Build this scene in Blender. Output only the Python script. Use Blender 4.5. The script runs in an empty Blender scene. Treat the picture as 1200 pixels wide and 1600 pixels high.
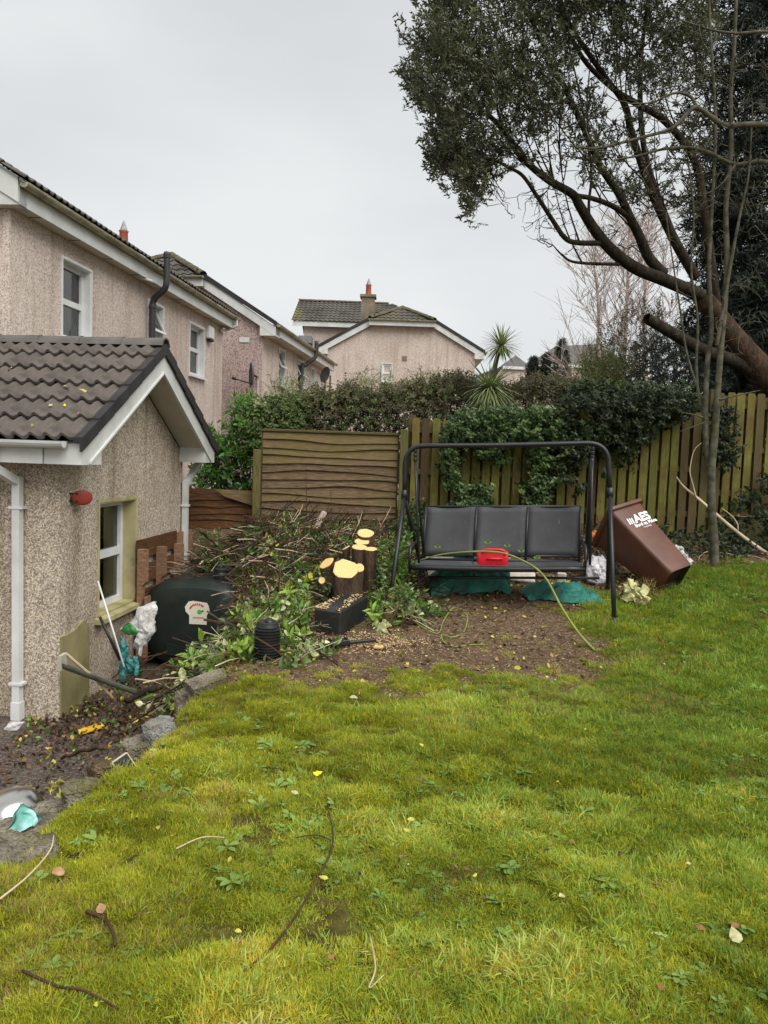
import bpy, math, random
import numpy as np
from mathutils import Vector, Matrix, kdtree, noise as mnoise

rnd = random.Random(11)
rng = np.random.default_rng(11)
C = bpy.context.scene.collection
R = math.radians

# ------------------------------------------------------------------ camera
CAM = Vector((0, 0, 1.5))
PITCH, ROLL, FPX = R(-4.2), R(2.0), 1200.0
fwd = Vector((0, math.cos(PITCH), math.sin(PITCH)))
right0 = Vector((1, 0, 0))
up0 = right0.cross(fwd)
rgt = right0 * math.cos(ROLL) + up0 * math.sin(ROLL)
upv = rgt.cross(fwd)
cd = bpy.data.cameras.new('camera')
cd.sensor_fit = 'VERTICAL'; cd.sensor_height = 36; cd.sensor_width = 27
cd.lens = 36 * FPX / 1600
cd.clip_start = 0.05; cd.clip_end = 2000
co = bpy.data.objects.new('camera', cd); C.objects.link(co)
co.matrix_world = Matrix(((rgt.x, upv.x, -fwd.x, CAM.x), (rgt.y, upv.y, -fwd.y, CAM.y), (rgt.z, upv.z, -fwd.z, CAM.z), (0, 0, 0, 1)))
bpy.context.scene.camera = co

# ------------------------------------------------------------------ sky, sun, exposure
sc = bpy.context.scene
wd = bpy.data.worlds.new('World'); sc.world = wd; wd.use_nodes = True
wt = wd.node_tree; wt.nodes.clear()
SUN_EL, SUN_AZ = 54, 142          # high, behind the camera, veiled by cloud
def wn(t, **k):
    n = wt.nodes.new(t)
    for a, b in k.items(): setattr(n, a, b)
    return n
sky = wn('ShaderNodeTexSky', sky_type='NISHITA', sun_disc=False)
sky.sun_elevation = R(SUN_EL); sky.sun_rotation = R(SUN_AZ)
hs = wn('ShaderNodeHueSaturation'); hs.inputs['Saturation'].default_value = .25; hs.inputs['Value'].default_value = .5
wt.links.new(sky.outputs[0], hs.inputs['Color'])
tc = wn('ShaderNodeTexCoord')
nz = wn('ShaderNodeTexNoise'); nz.inputs['Scale'].default_value = 1.7; nz.inputs['Detail'].default_value = 4; nz.inputs['Roughness'].default_value = .45
mp = wn('ShaderNodeMapping'); mp.inputs['Scale'].default_value = (1, 1, 2.6)
wt.links.new(tc.outputs['Generated'], mp.inputs[0]); wt.links.new(mp.outputs[0], nz.inputs['Vector'])
cr = wn('ShaderNodeValToRGB'); e = cr.color_ramp.elements
e[0].position = .32; e[0].color = (.53, .555, .57, 1); e[1].position = .7; e[1].color = (.72, .74, .745, 1)
wt.links.new(nz.outputs['Fac'], cr.inputs[0])
SKY_GAIN = 2.92
vs = wn('ShaderNodeVectorMath', operation='SCALE'); vs.inputs['Scale'].default_value = SKY_GAIN
wt.links.new(cr.outputs[0], vs.inputs[0])
mxs = wn('ShaderNodeMix', data_type='RGBA'); mxs.inputs['Factor'].default_value = .93
wt.links.new(hs.outputs[0], mxs.inputs['A']); wt.links.new(vs.outputs[0], mxs.inputs['B'])
bgn = wn('ShaderNodeBackground'); bgn.inputs['Strength'].default_value = .15
wt.links.new(mxs.outputs['Result'], bgn.inputs['Color'])
wo = wn('ShaderNodeOutputWorld'); wt.links.new(bgn.outputs[0], wo.inputs[0])
sl = bpy.data.lights.new('sun', 'SUN'); sl.energy = 1.5; sl.angle = R(60); sl.color = (1, .975, .94)
so = bpy.data.objects.new('sun', sl); C.objects.link(so)
so.rotation_euler = (R(90 - SUN_EL), 0, R(SUN_AZ - 180 + 0) * -1)
so.rotation_euler = Vector((math.sin(R(SUN_AZ)) * math.cos(R(SUN_EL)), math.cos(R(SUN_AZ)) * math.cos(R(SUN_EL)), math.sin(R(SUN_EL)))).to_track_quat('Z', 'Y').to_euler()
sc.view_settings.view_transform = 'Standard'; sc.view_settings.look = 'None'
sc.view_settings.gamma = 1; sc.view_settings.use_curve_mapping = False
sc.view_settings.exposure = 1.4
sc.render.engine = 'CYCLES'
sc.cycles.max_bounces = 6; sc.cycles.diffuse_bounces = 3; sc.cycles.glossy_bounces = 2
sc.cycles.transmission_bounces = 4; sc.cycles.transparent_max_bounces = 8

# ------------------------------------------------------------------ geometry helpers
def ray(px, py):
    return (rgt * ((px - 600) / FPX) - upv * ((py - 800) / FPX) + fwd)
def W(px, py, Y):
    d = ray(px, py); return CAM + d * (Y / d.y)
def proj(p):
    q = Vector(p) - CAM; z = q.dot(fwd)
    return 600 + FPX * q.dot(rgt) / z, 800 - FPX * q.dot(upv) / z
def ss(a, b, x):
    t = np.clip((x - a) / (b - a), 0, 1); return t * t * (3 - 2 * t)
_EY = [0, 2.6, 2.87, 3.25, 3.5, 4.0, 4.5, 5, 6.0, 7, 8, 9, 11]
_EX = [-1.45, -1.38, -1.27, -1.22, -1.14, -1.13, -1.12, -1.07, -1.12, -1.3, -1.45, -1.5, -1.5]
def edge_x(y): return np.interp(y, _EY, _EX)
def _wob(x, y):
    return (np.sin(x * 2.1 + y * 1.3) * .5 + np.sin(x * 4.7 - y * 3.1 + 1) * .3 + np.sin(x * 9.3 + y * 7.7 + 2) * .2)
def trench(x, y):
    e_ = edge_x(y) + .05 * _wob(x * 0 + y * 3, y * 2)
    return (1 - ss(e_ - .22, e_ + .06, x)) * (1 - ss(8.75, 9.9, y))
def height(x, y):
    x = np.asarray(x, float); y = np.asarray(y, float)
    lawn = .45 * ss(5.3, 10, y) + .018 * _wob(x * 1.6, y * 1.6) + .05 * ss(2.0, 3.6, x) * ss(3, 6, y) + .012 * (np.sin(x * 19 + 3 * np.sin(y * 7)) * np.sin(y * 17 + 2 * np.sin(x * 9)))
    low = -.85 + .02 * _wob(x * 2, y * 2)  + .2 * np.exp(-((x + 1.55) / .35) ** 2) * ss(4.2, 5.6, y)
    t = trench(x, y)
    h = lawn * (1 - t) + low * t
    h = h + .26 * np.exp(-((x + .95) / .62) ** 2 - ((y - 8.1) / .95) ** 2) * (1 - t)
    far = ss(14, 30, np.hypot(x, y))
    return h * (1 - far) + (-.2) * far
def hz(x, y): return float(height(x, y))
def RZ(px, py, z):      # where the view through a photo point meets the level z
    d = ray(px, py); return CAM + d * ((z - CAM.z) / d.z)
def G(px, py):
    d = ray(px, py); p = CAM.copy(); s = .02
    while p.y < 60:
        q = p + d * s
        if q.z < hz(q.x, q.y):
            a, b = p, q
            for _ in range(12):
                m = (a + b) * .5
                if m.z < hz(m.x, m.y): b = m
                else: a = m
            return b
        p = q; s = .02 + .01 * p.y
    return p
def origin_of(o):
    v = Vector((0, 0, 0))
    while o is not None: v += o.location; o = o.parent
    return v
def mk(name, V, F, mat=None, parent=None, smooth=False, local=False, kind=None, mats=None, mi=None):
    V = np.asarray(V, float).reshape(-1, 3)
    if parent is not None and not local:
        V = V - np.array(origin_of(parent))
    me = bpy.data.meshes.new(name)
    me.from_pydata(V.tolist(), [], F if isinstance(F, list) else F.tolist())
    for m in (mats or ([mat] if mat else [])): me.materials.append(m)
    if mi is not None: me.polygons.foreach_set('material_index', np.asarray(mi, np.int32))
    if smooth: me.polygons.foreach_set('use_smooth', np.ones(len(me.polygons), bool))
    me.update()
    o = bpy.data.objects.new(name, me); C.objects.link(o)
    if parent is not None: o.parent = parent
    if kind: o['kind'] = kind
    return o
def tag(o, label, cat, group=None):
    o['label'] = label; o['category'] = cat
    if group: o['group'] = group
    return o
def thing(name, label, cat, loc, group=None):
    o = bpy.data.objects.new(name, None); C.objects.link(o)
    o.empty_display_size = .1; o.location = loc
    return tag(o, label, cat, group)
class MB:
    def __init__(s): s.V = []; s.F = []
    def add(s, V, F):
        n = len(s.V); s.V += [tuple(v) for v in V]; s.F += [tuple(i + n for i in f) for f in F]; return s
    def hexa(s, p):    # 8 points: bottom 4 ccw, top 4
        return s.add(p, [(3, 2, 1, 0), (4, 5, 6, 7), (0, 1, 5, 4), (1, 2, 6, 5), (2, 3, 7, 6), (3, 0, 4, 7)])
    def box(s, o, a, b, c, bev=0):  # corner o and three edge vectors
        o, a, b, c = map(Vector, (o, a, b, c))
        if bev <= 0:
            return s.hexa([o, o + a, o + a + b, o + b, o + c, o + a + c, o + a + b + c, o + b + c])
        # chamfered box: 24 verts
        la, lb, lc = a.length, b.length, c.length
        A, B, D = a / la, b / lb, c / lc
        P = {}
        vs_ = []
        for i in (0, 1):
            for j in (0, 1):
                for k in (0, 1):
                    base = o + a * i + b * j + c * k
                    si, sj, sk = (1 if i == 0 else -1), (1 if j == 0 else -1), (1 if k == 0 else -1)
                    P[i, j, k, 0] = len(vs_); vs_.append(base + B * sj * bev + D * sk * bev)
                    P[i, j, k, 1] = len(vs_); vs_.append(base + A * si * bev + D * sk * bev)
                    P[i, j, k, 2] = len(vs_); vs_.append(base + A * si * bev + B * sj * bev)
        fs = []
        for i in (0, 1): fs.append((P[i, 0, 0, 0], P[i, 1, 0, 0], P[i, 1, 1, 0], P[i, 0, 1, 0]))
        for j in (0, 1): fs.append((P[0, j, 0, 1], P[1, j, 0, 1], P[1, j, 1, 1], P[0, j, 1, 1]))
        for k in (0, 1): fs.append((P[0, 0, k, 2], P[1, 0, k, 2], P[1, 1, k, 2], P[0, 1, k, 2]))
        for j in (0, 1):
            for k in (0, 1): fs.append((P[0, j, k, 1], P[1, j, k, 1], P[1, j, k, 2], P[0, j, k, 2]))
        for i in (0, 1):
            for k in (0, 1): fs.append((P[i, 0, k, 0], P[i, 1, k, 0], P[i, 1, k, 2], P[i, 0, k, 2]))
        for i in (0, 1):
            for j in (0, 1): fs.append((P[i, j, 0, 0], P[i, j, 1, 0], P[i, j, 1, 1], P[i, j, 0, 1]))
        for i in (0, 1):
            for j in (0, 1):
                for k in (0, 1): fs.append((P[i, j, k, 0], P[i, j, k, 1], P[i, j, k, 2]))
        return s.add(vs_, fs)
    def tube(s, pts, rad, n=8, cap=True, squash=1):
        pts = [Vector(p) for p in pts]
        if not hasattr(rad, '__len__'): rad = [rad] * len(pts)
        N = len(pts); b0 = len(s.V)
        prev = None
        for i, p in enumerate(pts):
            t = (pts[min(i + 1, N - 1)] - pts[max(i - 1, 0)])
            if t.length < 1e-9: t = Vector((0, 0, 1))
            t.normalize()
            if prev is None:
                a = t.orthogonal().normalized()
            else:
                a = prev - t * prev.dot(t)
                a = a.normalized() if a.length > 1e-6 else t.orthogonal().normalized()
            prev = a; b = t.cross(a)
            for k in range(n):
                an = 2 * math.pi * k / n
                q = p + (a * math.cos(an) + b * math.sin(an) * squash) * rad[i]
                s.V.append((q.x, q.y, q.z))
        for i in range(N - 1):
            for k in range(n):
                k2 = (k + 1) % n
                s.F.append((b0 + i * n + k, b0 + i * n + k2, b0 + (i + 1) * n + k2, b0 + (i + 1) * n + k))
        if cap and n > 2:
            s.F.append(tuple(b0 + k for k in reversed(range(n))))
            s.F.append(tuple(b0 + (N - 1) * n + k for k in range(n)))
        return s
    def prism(s, poly, ext):   # polygon (3D pts) extruded by vector
        n = len(poly); ext = Vector(ext)
        P = [Vector(p) for p in poly]
        V = P + [p + ext for p in P]
        F = [tuple(reversed(range(n))), tuple(range(n, 2 * n))] + [(i, (i + 1) % n, n + (i + 1) % n, n + i) for i in range(n)]
        return s.add(V, F)
    def lathe(s, prof, o, ax=(0, 0, 1), n=20, cap=False):   # profile (r, h)
        ax = Vector(ax).normalized(); a = ax.orthogonal().normalized(); b = ax.cross(a); o = Vector(o)
        b0 = len(s.V)
        for r, h in prof:
            for k in range(n):
                an = 2 * math.pi * k / n
                q = o + ax * h + (a * math.cos(an) + b * math.sin(an)) * r
                s.V.append(tuple(q))
        for i in range(len(prof) - 1):
            for k in range(n):
                k2 = (k + 1) % n
                s.F.append((b0 + i * n + k, b0 + i * n + k2, b0 + (i + 1) * n + k2, b0 + (i + 1) * n + k))
        if cap:
            s.F.append(tuple(b0 + k for k in reversed(range(n)))); s.F.append(tuple(b0 + (len(prof) - 1) * n + k for k in range(n)))
        return s
    def build(s, name, mat, parent=None, smooth=False, **k):
        o = mk(name, s.V, s.F, mat, parent, smooth, **k)
        return o
def auto_smooth(o, ang=35):
    me = o.data
    me.polygons.foreach_set('use_smooth', np.ones(len(me.polygons), bool))
    try: me.set_sharp_from_angle(angle=R(ang))
    except Exception: pass
    return o
def spline(pts, n=8):
    pts = [Vector(p) for p in pts]
    if len(pts) < 3: return [pts[0].lerp(pts[-1], i / n) for i in range(n + 1)]
    out = []
    for i in range(len(pts) - 1):
        p0 = pts[max(i - 1, 0)]; p1 = pts[i]; p2 = pts[i + 1]; p3 = pts[min(i + 2, len(pts) - 1)]
        for k in range(n):
            t = k / n
            out.append(.5 * ((2 * p1) + (p2 - p0) * t + (2 * p0 - 5 * p1 + 4 * p2 - p3) * t * t + (3 * p1 - p0 - 3 * p2 + p3) * t ** 3))
    out.append(pts[-1]); return out
def lerp_list(vals, n):
    return list(np.interp(np.linspace(0, len(vals) - 1, n), range(len(vals)), vals))

# ------------------------------------------------------------------ scatter (geometry nodes)
_ng = {}
def scatter_group(key, protos):
    if key in _ng: return _ng[key]
    ng = bpy.data.node_groups.new('scatter_' + key, 'GeometryNodeTree')
    ng.interface.new_socket('Geometry', in_out='INPUT', socket_type='NodeSocketGeometry')
    ng.interface.new_socket('Geometry', in_out='OUTPUT', socket_type='NodeSocketGeometry')
    N = ng.nodes; L = ng.links
    gi = N.new('NodeGroupInput'); go = N.new('NodeGroupOutput')
    ip = N.new('GeometryNodeInstanceOnPoints'); jg = N.new('GeometryNodeJoinGeometry')
    for p in reversed(protos):     # links are joined last first
        oi = N.new('GeometryNodeObjectInfo'); oi.inputs['Object'].default_value = p; oi.inputs['As Instance'].default_value = True
        L.new(oi.outputs['Geometry'], jg.inputs[0])
    def na(nm, dt):
        n = N.new('GeometryNodeInputNamedAttribute'); n.data_type = dt; n.inputs['Name'].default_value = nm
        return n.outputs['Attribute']
    er = N.new('FunctionNodeEulerToRotation')
    L.new(na('rot', 'FLOAT_VECTOR'), er.inputs[0]); L.new(er.outputs[0], ip.inputs['Rotation'])
    L.new(na('scl', 'FLOAT'), ip.inputs['Scale']); L.new(na('idx', 'INT'), ip.inputs['Instance Index'])
    ip.inputs['Pick Instance'].default_value = True
    L.new(gi.outputs[0], ip.inputs['Points']); L.new(jg.outputs[0], ip.inputs['Instance']); L.new(ip.outputs[0], go.inputs[0])
    _ng[key] = ng
    return ng
def scatter(name, key, protos, P, E, S, tint, parent=None, kind='stuff', idx=None):
    P = np.asarray(P, float)
    if parent is not None: P = P - np.array(origin_of(parent))
    n = len(P)
    me = bpy.data.meshes.new(name); me.vertices.add(n)
    me.vertices.foreach_set('co', P.astype(np.float32).ravel())
    def at(nm, ty, data, f):
        a = me.attributes.new(nm, ty, 'POINT'); a.data.foreach_set(f, np.ascontiguousarray(data).ravel())
    at('rot', 'FLOAT_VECTOR', np.asarray(E, np.float32), 'vector')
    at('scl', 'FLOAT', np.asarray(S, np.float32), 'value')
    at('idx', 'INT', (idx if idx is not None else rng.integers(0, len(protos), n)).astype(np.int32), 'value')
    at('tint', 'FLOAT', np.asarray(tint, np.float32), 'value')
    for p in protos:
        for m in p.data.materials:
            if m and m.name not in [q.name for q in me.materials if q]: me.materials.append(m)
    o = bpy.data.objects.new(name, me); C.objects.link(o)
    if parent is not None: o.parent = parent
    if kind: o['kind'] = kind
    md = o.modifiers.new('scatter', 'NODES'); md.node_group = scatter_group(key, protos)
    return o
def proto(name, mb, mat, smooth=False):
    me = bpy.data.meshes.new(name); me.from_pydata([tuple(v) for v in mb.V], [], mb.F); me.materials.append(mat)
    if smooth: me.polygons.foreach_set('use_smooth', np.ones(len(me.polygons), bool))
    me.update()
    return bpy.data.objects.new(name, me)

# ------------------------------------------------------------------ materials
def S(r, g, b):
    f = lambda c: (c / 255 / 12.92) if c / 255 <= .04045 else ((c / 255 + .055) / 1.055) ** 2.4
    return (f(r), f(g), f(b), 1)
class NB:
    def __init__(s, name):
        s.m = bpy.data.materials.new(name); s.m.use_nodes = True; s.t = s.m.node_tree; s.t.nodes.clear()
    def n(s, ty, ins=None, **k):
        x = s.t.nodes.new('ShaderNode' + ty)
        for a, b in k.items(): setattr(x, a, b)
        for a, b in (ins or {}).items(): s.put(x.inputs[a], b)
        return x
    def put(s, sock, v):
        if isinstance(v, bpy.types.NodeSocket): s.t.links.new(v, sock)
        elif isinstance(v, bpy.types.Node): s.t.links.new(v.outputs[0], sock)
        else:
            if hasattr(sock.default_value, '__len__') and not hasattr(v, '__len__'): v = [v] * len(sock.default_value)
            if hasattr(v, '__len__') and len(v) == 4 and len(sock.default_value) == 3: v = v[:3]
            sock.default_value = v
    def coord(s, scale=(1, 1, 1), kind='Object'):
        t = s.n('TexCoord'); m = s.n('Mapping', {'Vector': t.outputs[kind], 'Scale': scale}); return m.outputs[0]
    def noise(s, scale, vec=None, detail=4, rough=.55, dist=0):
        d = {'Scale': scale, 'Detail': detail, 'Roughness': rough, 'Distortion': dist}
        if vec is not None: d['Vector'] = vec
        return s.n('TexNoise', d).outputs['Fac']
    def ramp(s, fac, stops, interp='LINEAR'):
        r = s.n('ValToRGB', {'Fac': fac}); cr = r.color_ramp; cr.interpolation = interp
        while len(cr.elements) < len(stops): cr.elements.new(.5)
        for el, (p, c) in zip(cr.elements, stops):
            el.position = p; el.color = c if hasattr(c, '__len__') else (c, c, c, 1)
        return r.outputs[0]
    def mix(s, f, a, b, bt='MIX'):
        m = s.n('Mix', data_type='RGBA', blend_type=bt)
        s.put(m.inputs['Factor'], f); s.put(m.inputs['A'], a); s.put(m.inputs['B'], b); return m.outputs['Result']
    def math(s, op, a, b=0.0):
        m = s.n('Math', operation=op); s.put(m.inputs[0], a); s.put(m.inputs[1], b); return m.outputs[0]
    def bump(s, h, strength=.3, dist=.01):
        return s.n('Bump', {'Height': h, 'Strength': strength, 'Distance': dist}).outputs[0]
    def out(s, col, rough=.7, spec=.4, normal=None, metal=0, translucent=0, coat=0):
        p = s.n('BsdfPrincipled', {'Base Color': col, 'Roughness': rough, 'Metallic': metal, 'Specular IOR Level': spec, 'Coat Weight': coat})
        if normal is not None: s.put(p.inputs['Normal'], normal)
        sh = p.outputs[0]
        if translucent:
            t = s.n('BsdfTranslucent', {'Color': col}); mx = s.n('MixShader', {0: translucent, 1: sh, 2: t.outputs[0]}); sh = mx.outputs[0]
        o = s.n('OutputMaterial'); s.t.links.new(sh, o.inputs[0]); return s.m
def simple(name, c1, c2, scale=8, rough=.6, spec=.4, bump=.15, bscale=60, metal=0, rand=0, stretch=(1, 1, 1), lo=.35, hi=.65, dist=.004, dirt=None, dirt_amt=.5):
    b = NB(name); v = b.coord(stretch)
    col = b.ramp(b.noise(scale, v, 5), [(lo, c1), (hi, c2)])
    if dirt:
        f = b.ramp(b.noise(scale * .45, b.coord((1.3, 1.1, .9)), 8, .7), [(.5, 0), (.72, dirt_amt)])
        col = b.mix(f, col, dirt)
    if rand:
        oi = b.n('ObjectInfo').outputs['Random']
        k = b.math('ADD', b.math('MULTIPLY', oi, rand), 1 - rand / 2)
        hv = b.n('HueSaturation', {'Value': k, 'Color': col}); col = hv.outputs[0]
    nm = b.bump(b.noise(bscale, v, 6, .6), bump, dist) if bump else None
    return b.out(col, rough, spec, nm, metal)
def pebble(name, tones, scale, base_blotch):
    b = NB(name); v = b.coord()
    vo = b.n('TexVoronoi', {'Vector': v, 'Scale': scale, 'Randomness': 1.0})
    sep = b.n('SeparateColor', {'Color': vo.outputs['Color']}).outputs[0]
    col = b.ramp(sep, tones, 'CONSTANT')
    vo2 = b.n('TexVoronoi', {'Vector': v, 'Scale': scale * .55})
    s2 = b.n('SeparateColor', {'Color': vo2.outputs['Color']}).outputs[1]
    col = b.mix(b.ramp(s2, [(.0, .0), (.82, .0), (.84, .55)], 'CONSTANT'), col, tones[0][1])
    bl = b.noise(1.1, b.coord((1, 1, .5)), 7, .65)
    col = b.mix(b.ramp(bl, [(.42, 0), (.72, .55)]), col, base_blotch, 'MULTIPLY')
    stv = b.noise(2.0, b.coord((2.4, 2.4, .22)), 6, .6); col = b.mix(b.ramp(stv, [(.5, 0), (.7, .65)]), col, base_blotch[:3] + (1,), 'MULTIPLY')
    h = b.math('SUBTRACT', 1.0, vo.outputs['Distance'])
    return b.out(col, .85, .25, b.bump(h, .35, .006))
def leafmat(name, dark, light, alt=None, rough=.42, spec=.4, trans=.22, edge=None):
    b = NB(name)
    t = b.n('Attribute', attribute_type='INSTANCER', attribute_name='tint').outputs['Fac']
    nz_ = b.noise(35, b.coord(), 2)
    f = b.math('ADD', t, b.math('MULTIPLY', b.math('SUBTRACT', nz_, .5), .5))
    st = [(0, dark), (.75, light)] + ([(1, alt)] if alt else [])
    col = b.ramp(f, st)
    return b.out(col, rough, spec, None, 0, trans)

white = simple('white_upvc', S(220, 221, 218), S(204, 205, 200), 3, .38, .45, .05, 30, dirt=S(120, 118, 98), dirt_amt=.35)
white_clean = simple('white_frame', S(222, 223, 222), S(208, 209, 206), 4, .35, .45, 0)
white_mossy = simple('white_gutter_algae', S(176, 172, 148), S(132, 128, 100), 5, .5, .4, .1, 30, stretch=(1, 1, 4), dirt=S(78, 80, 50), dirt_amt=.6)
soffit_m = simple('soffit_board', S(206, 202, 190), S(186, 182, 168), 2, .55, .3, .05)
pebble_near = pebble('pebbledash_tan', [(0, S(128, 116, 106)), (.09, S(162, 148, 130)), (.34, S(206, 194, 174)), (.6, S(188, 172, 154)), (.78, S(226, 213, 194)), (.93, S(150, 134, 122))], 104, S(184, 176, 154))
pebble_far = pebble('pebbledash_pink', [(0, S(158, 144, 136)), (.10, S(206, 190, 178)), (.4, S(222, 208, 195)), (.66, S(212, 194, 184)), (.84, S(232, 220, 208)), (.95, S(176, 160, 152))], 92, S(206, 198, 188))
pebble_end = pebble('pebbledash_rose', [(0, S(128, 106, 104)), (.12, S(188, 166, 160)), (.4, S(204, 184, 176)), (.66, S(194, 170, 164)), (.84, S(214, 198, 188)), (.95, S(150, 128, 124))], 66, S(222, 212, 206))
plaster = simple('mossy_plaster', S(184, 174, 132), S(158, 150, 106), 3.5, .85, .2, .3, 40, dirt=S(96, 98, 52), dirt_amt=.7)
plinth_m = simple('algae_render', S(150, 140, 102), S(120, 114, 76), 3, .9, .2, .3, 30, dirt=S(84, 86, 50), dirt_amt=.7)
tile_m = simple('concrete_tile', S(98, 90, 84), S(72, 67, 63), 7, .78, .3, .35, 90, rand=.22, dirt=S(118, 112, 92), dirt_amt=.55)
tile_far = simple('weathered_tile', S(94, 90, 84), S(70, 67, 62), 1.3, .85, .25, .3, 20, rand=.2, dirt=S(112, 110, 64), dirt_amt=.85)
tile_moss = simple('mossy_ridge_tile', S(98, 93, 78), S(80, 78, 54), 3, .9, .2, .4, 20, dirt=S(104, 100, 54), dirt_amt=.7)
ridge_m = simple('ridge_tile', S(106, 100, 96), S(86, 82, 78), 4, .75, .3, .25, 60, rand=.15, dirt=S(70, 74, 40), dirt_amt=.5)
verge_m = simple('dark_verge', S(58, 56, 55), S(46, 45, 44), 5, .7, .3, .2, 40)
blackpipe = simple('grey_black_pipe', S(66, 66, 66), S(52, 52, 52), 5, .5, .4, .05)
terracotta = simple('terracotta_pot', S(164, 92, 68), S(140, 76, 56), 6, .8, .25, .1)
stackm = simple('chimney_render', S(142, 130, 112), S(112, 104, 88), 3, .9, .2, .3, 25)
brickred = simple('red_brick', S(128, 70, 58), S(106, 56, 48), 8, .85, .2, .2)
def plank(name, a, b_, c, stretch, rand=.35, rough=.8, dirt=None, da=.6):
    b = NB(name); v = b.coord(stretch)
    g = b.noise(6, v, 8, .65, .4)
    col = b.ramp(g, [(.3, a), (.52, b_), (.72, c)])
    oi = b.n('ObjectInfo').outputs['Random']
    if dirt:
        f = b.ramp(b.math('ADD', b.noise(2.2, b.coord(), 6, .6), b.math('MULTIPLY', b.math('SUBTRACT', oi, .5), .25)), [(.45, 0), (.66, da)])
        col = b.mix(f, col, dirt)
    k = b.math('ADD', b.math('MULTIPLY', oi, rand), 1 - rand / 2)
    col = b.n('HueSaturation', {'Value': k, 'Color': col}).outputs[0]
    return b.out(col, rough, .25, b.bump(b.noise(14, v, 8, .7), .5, .006))
lap_m = plank('lap_panel_wood', S(68, 54, 40), S(112, 92, 68), S(150, 128, 96), (1.2, 1, 16), .4, dirt=S(98, 90, 46), da=.6)
lap_dark = plank('dark_lap_wood', S(58, 38, 24), S(92, 62, 38), S(130, 92, 56), (1.2, 1, 14), .4)
picket_m = plank('algae_picket_wood', S(86, 84, 38), S(116, 113, 54), S(134, 130, 72), (14, 1, 1.0), .45, dirt=S(92, 70, 42), da=.75)
picket_brown = plank('brown_picket_wood', S(66, 53, 36), S(90, 74, 50), S(110, 92, 64), (14, 1, 1.0), .4, dirt=S(92, 88, 46), da=.6)
post_m = plank('olive_post_wood', S(76, 72, 40), S(100, 94, 54), S(112, 106, 66), (8, 8, 1), .1)
rail_m = plank('old_rail_wood', S(70, 60, 38), S(88, 78, 48), S(104, 92, 60), (1, 8, 8), .2)
pallet_m = plank('pallet_wood', S(104, 78, 58), S(138, 106, 82), S(160, 130, 104), (2, 2, 8), .3)
concrete_m = simple('gravel_board_concrete', S(142, 134, 96), S(108, 104, 66), 3, .9, .2, .3, 30, dirt=S(80, 84, 40), dirt_amt=.7)
bark_red = simple('reddish_bark', S(100, 80, 64), S(58, 47, 40), 5, .95, .1, 1, 16, stretch=(3, 3, .6), dist=.05, dirt=S(84, 84, 56), dirt_amt=.4)
bark_dark = simple('dark_bark', S(62, 54, 46), S(38, 33, 29), 9, .95, .1, .8, 26, stretch=(2, 2, .7), dist=.02, dirt=S(84, 88, 62), dirt_amt=.45)
bark_grey = simple('grey_bark', S(104, 100, 86), S(64, 61, 50), 12, .9, .15, .6, 30, dist=.01, dirt=S(88, 94, 52), dirt_amt=.6)
bark_birch = simple('birch_bark', S(200, 188, 176), S(150, 132, 120), 4, .8, .2, 0)
twig_birch = simple('birch_twig', S(196, 182, 174), S(166, 150, 143), 3, .8, .2, 0)
twig_brown = simple('brown_twig', S(92, 70, 50), S(60, 46, 36), 9, .9, .15, .3, 40)
twig_pale = simple('pale_peeled_wood', S(206, 190, 160), S(176, 156, 124), 7, .75, .25, .2, 40)
def cutmat():
    b = NB('fresh_cut_wood'); v = b.coord(); w_ = b.n('TexWave', {'Vector': v, 'Scale': 16.0, 'Distortion': 2.5, 'Detail': 3.0, 'Detail Scale': 2.0}, wave_type='RINGS', rings_direction='Z').outputs['Fac']
    col = b.mix(b.ramp(w_, [(.2, 0), (.9, .35)]), S(226, 196, 134), S(184, 142, 86)); col = b.mix(b.ramp(b.noise(26, b.coord((1, 3, 1)), 6, .7), [(.5, 0), (.75, .4)]), col, S(206, 170, 112))
    return b.out(col, .8, .2, b.bump(b.noise(90, b.coord((1, 4, 1)), 4, .6), .5, .004))
cutwood = cutmat(); sawdust_m = simple('sawdust', S(206, 182, 140), S(168, 138, 100), 30, .9, .1, 0)
bramble_m = simple('green_bramble_stem', S(138, 148, 74), S(112, 122, 60), 9, .6, .3, .1)
steelblk = simple('black_powder_coat', S(34, 36, 38), S(24, 25, 27), 8, .4, .5, .08, 80)
rubber = simple('black_plastic', S(38, 39, 39), S(28, 29, 29), 6, .42, .45, .12, 60, dirt=S(96, 92, 76), dirt_amt=.25)
tank_m = simple('tank_plastic', S(40, 48, 44), S(28, 36, 33), 3, .38, .45, .06, 30, dirt=S(80, 82, 64), dirt_amt=.2)
redplastic = simple('red_plastic', S(214, 30, 46), S(196, 22, 38), 6, .38, .45, .05)
binbrown = simple('brown_plastic', S(98, 60, 44), S(80, 48, 36), 4, .45, .45, .08, 60, dirt=S(120, 92, 74), dirt_amt=.25)
bindark = simple('dark_bin_base', S(44, 30, 24), S(32, 22, 18), 5, .6, .35, .2, 30)
tarp_m = simple('green_tarp', S(50, 130, 114), S(24, 88, 80), 9, .55, .3, .7, 20, dist=.02, dirt=S(90, 84, 62), dirt_amt=.4)
bagwhite = simple('white_sack_plastic', S(222, 220, 216), S(176, 174, 172), 14, .42, .4, .8, 26, dist=.02, dirt=S(150, 140, 120), dirt_amt=.4)
baggreen = simple('green_sack_print', S(66, 140, 72), S(44, 108, 54), 8, .45, .4, .1)
bagteal = simple('teal_bag_plastic', S(84, 158, 152), S(34, 104, 106), 14, .42, .4, .8, 26, dist=.02, dirt=S(30, 60, 60), dirt_amt=.6)
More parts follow.
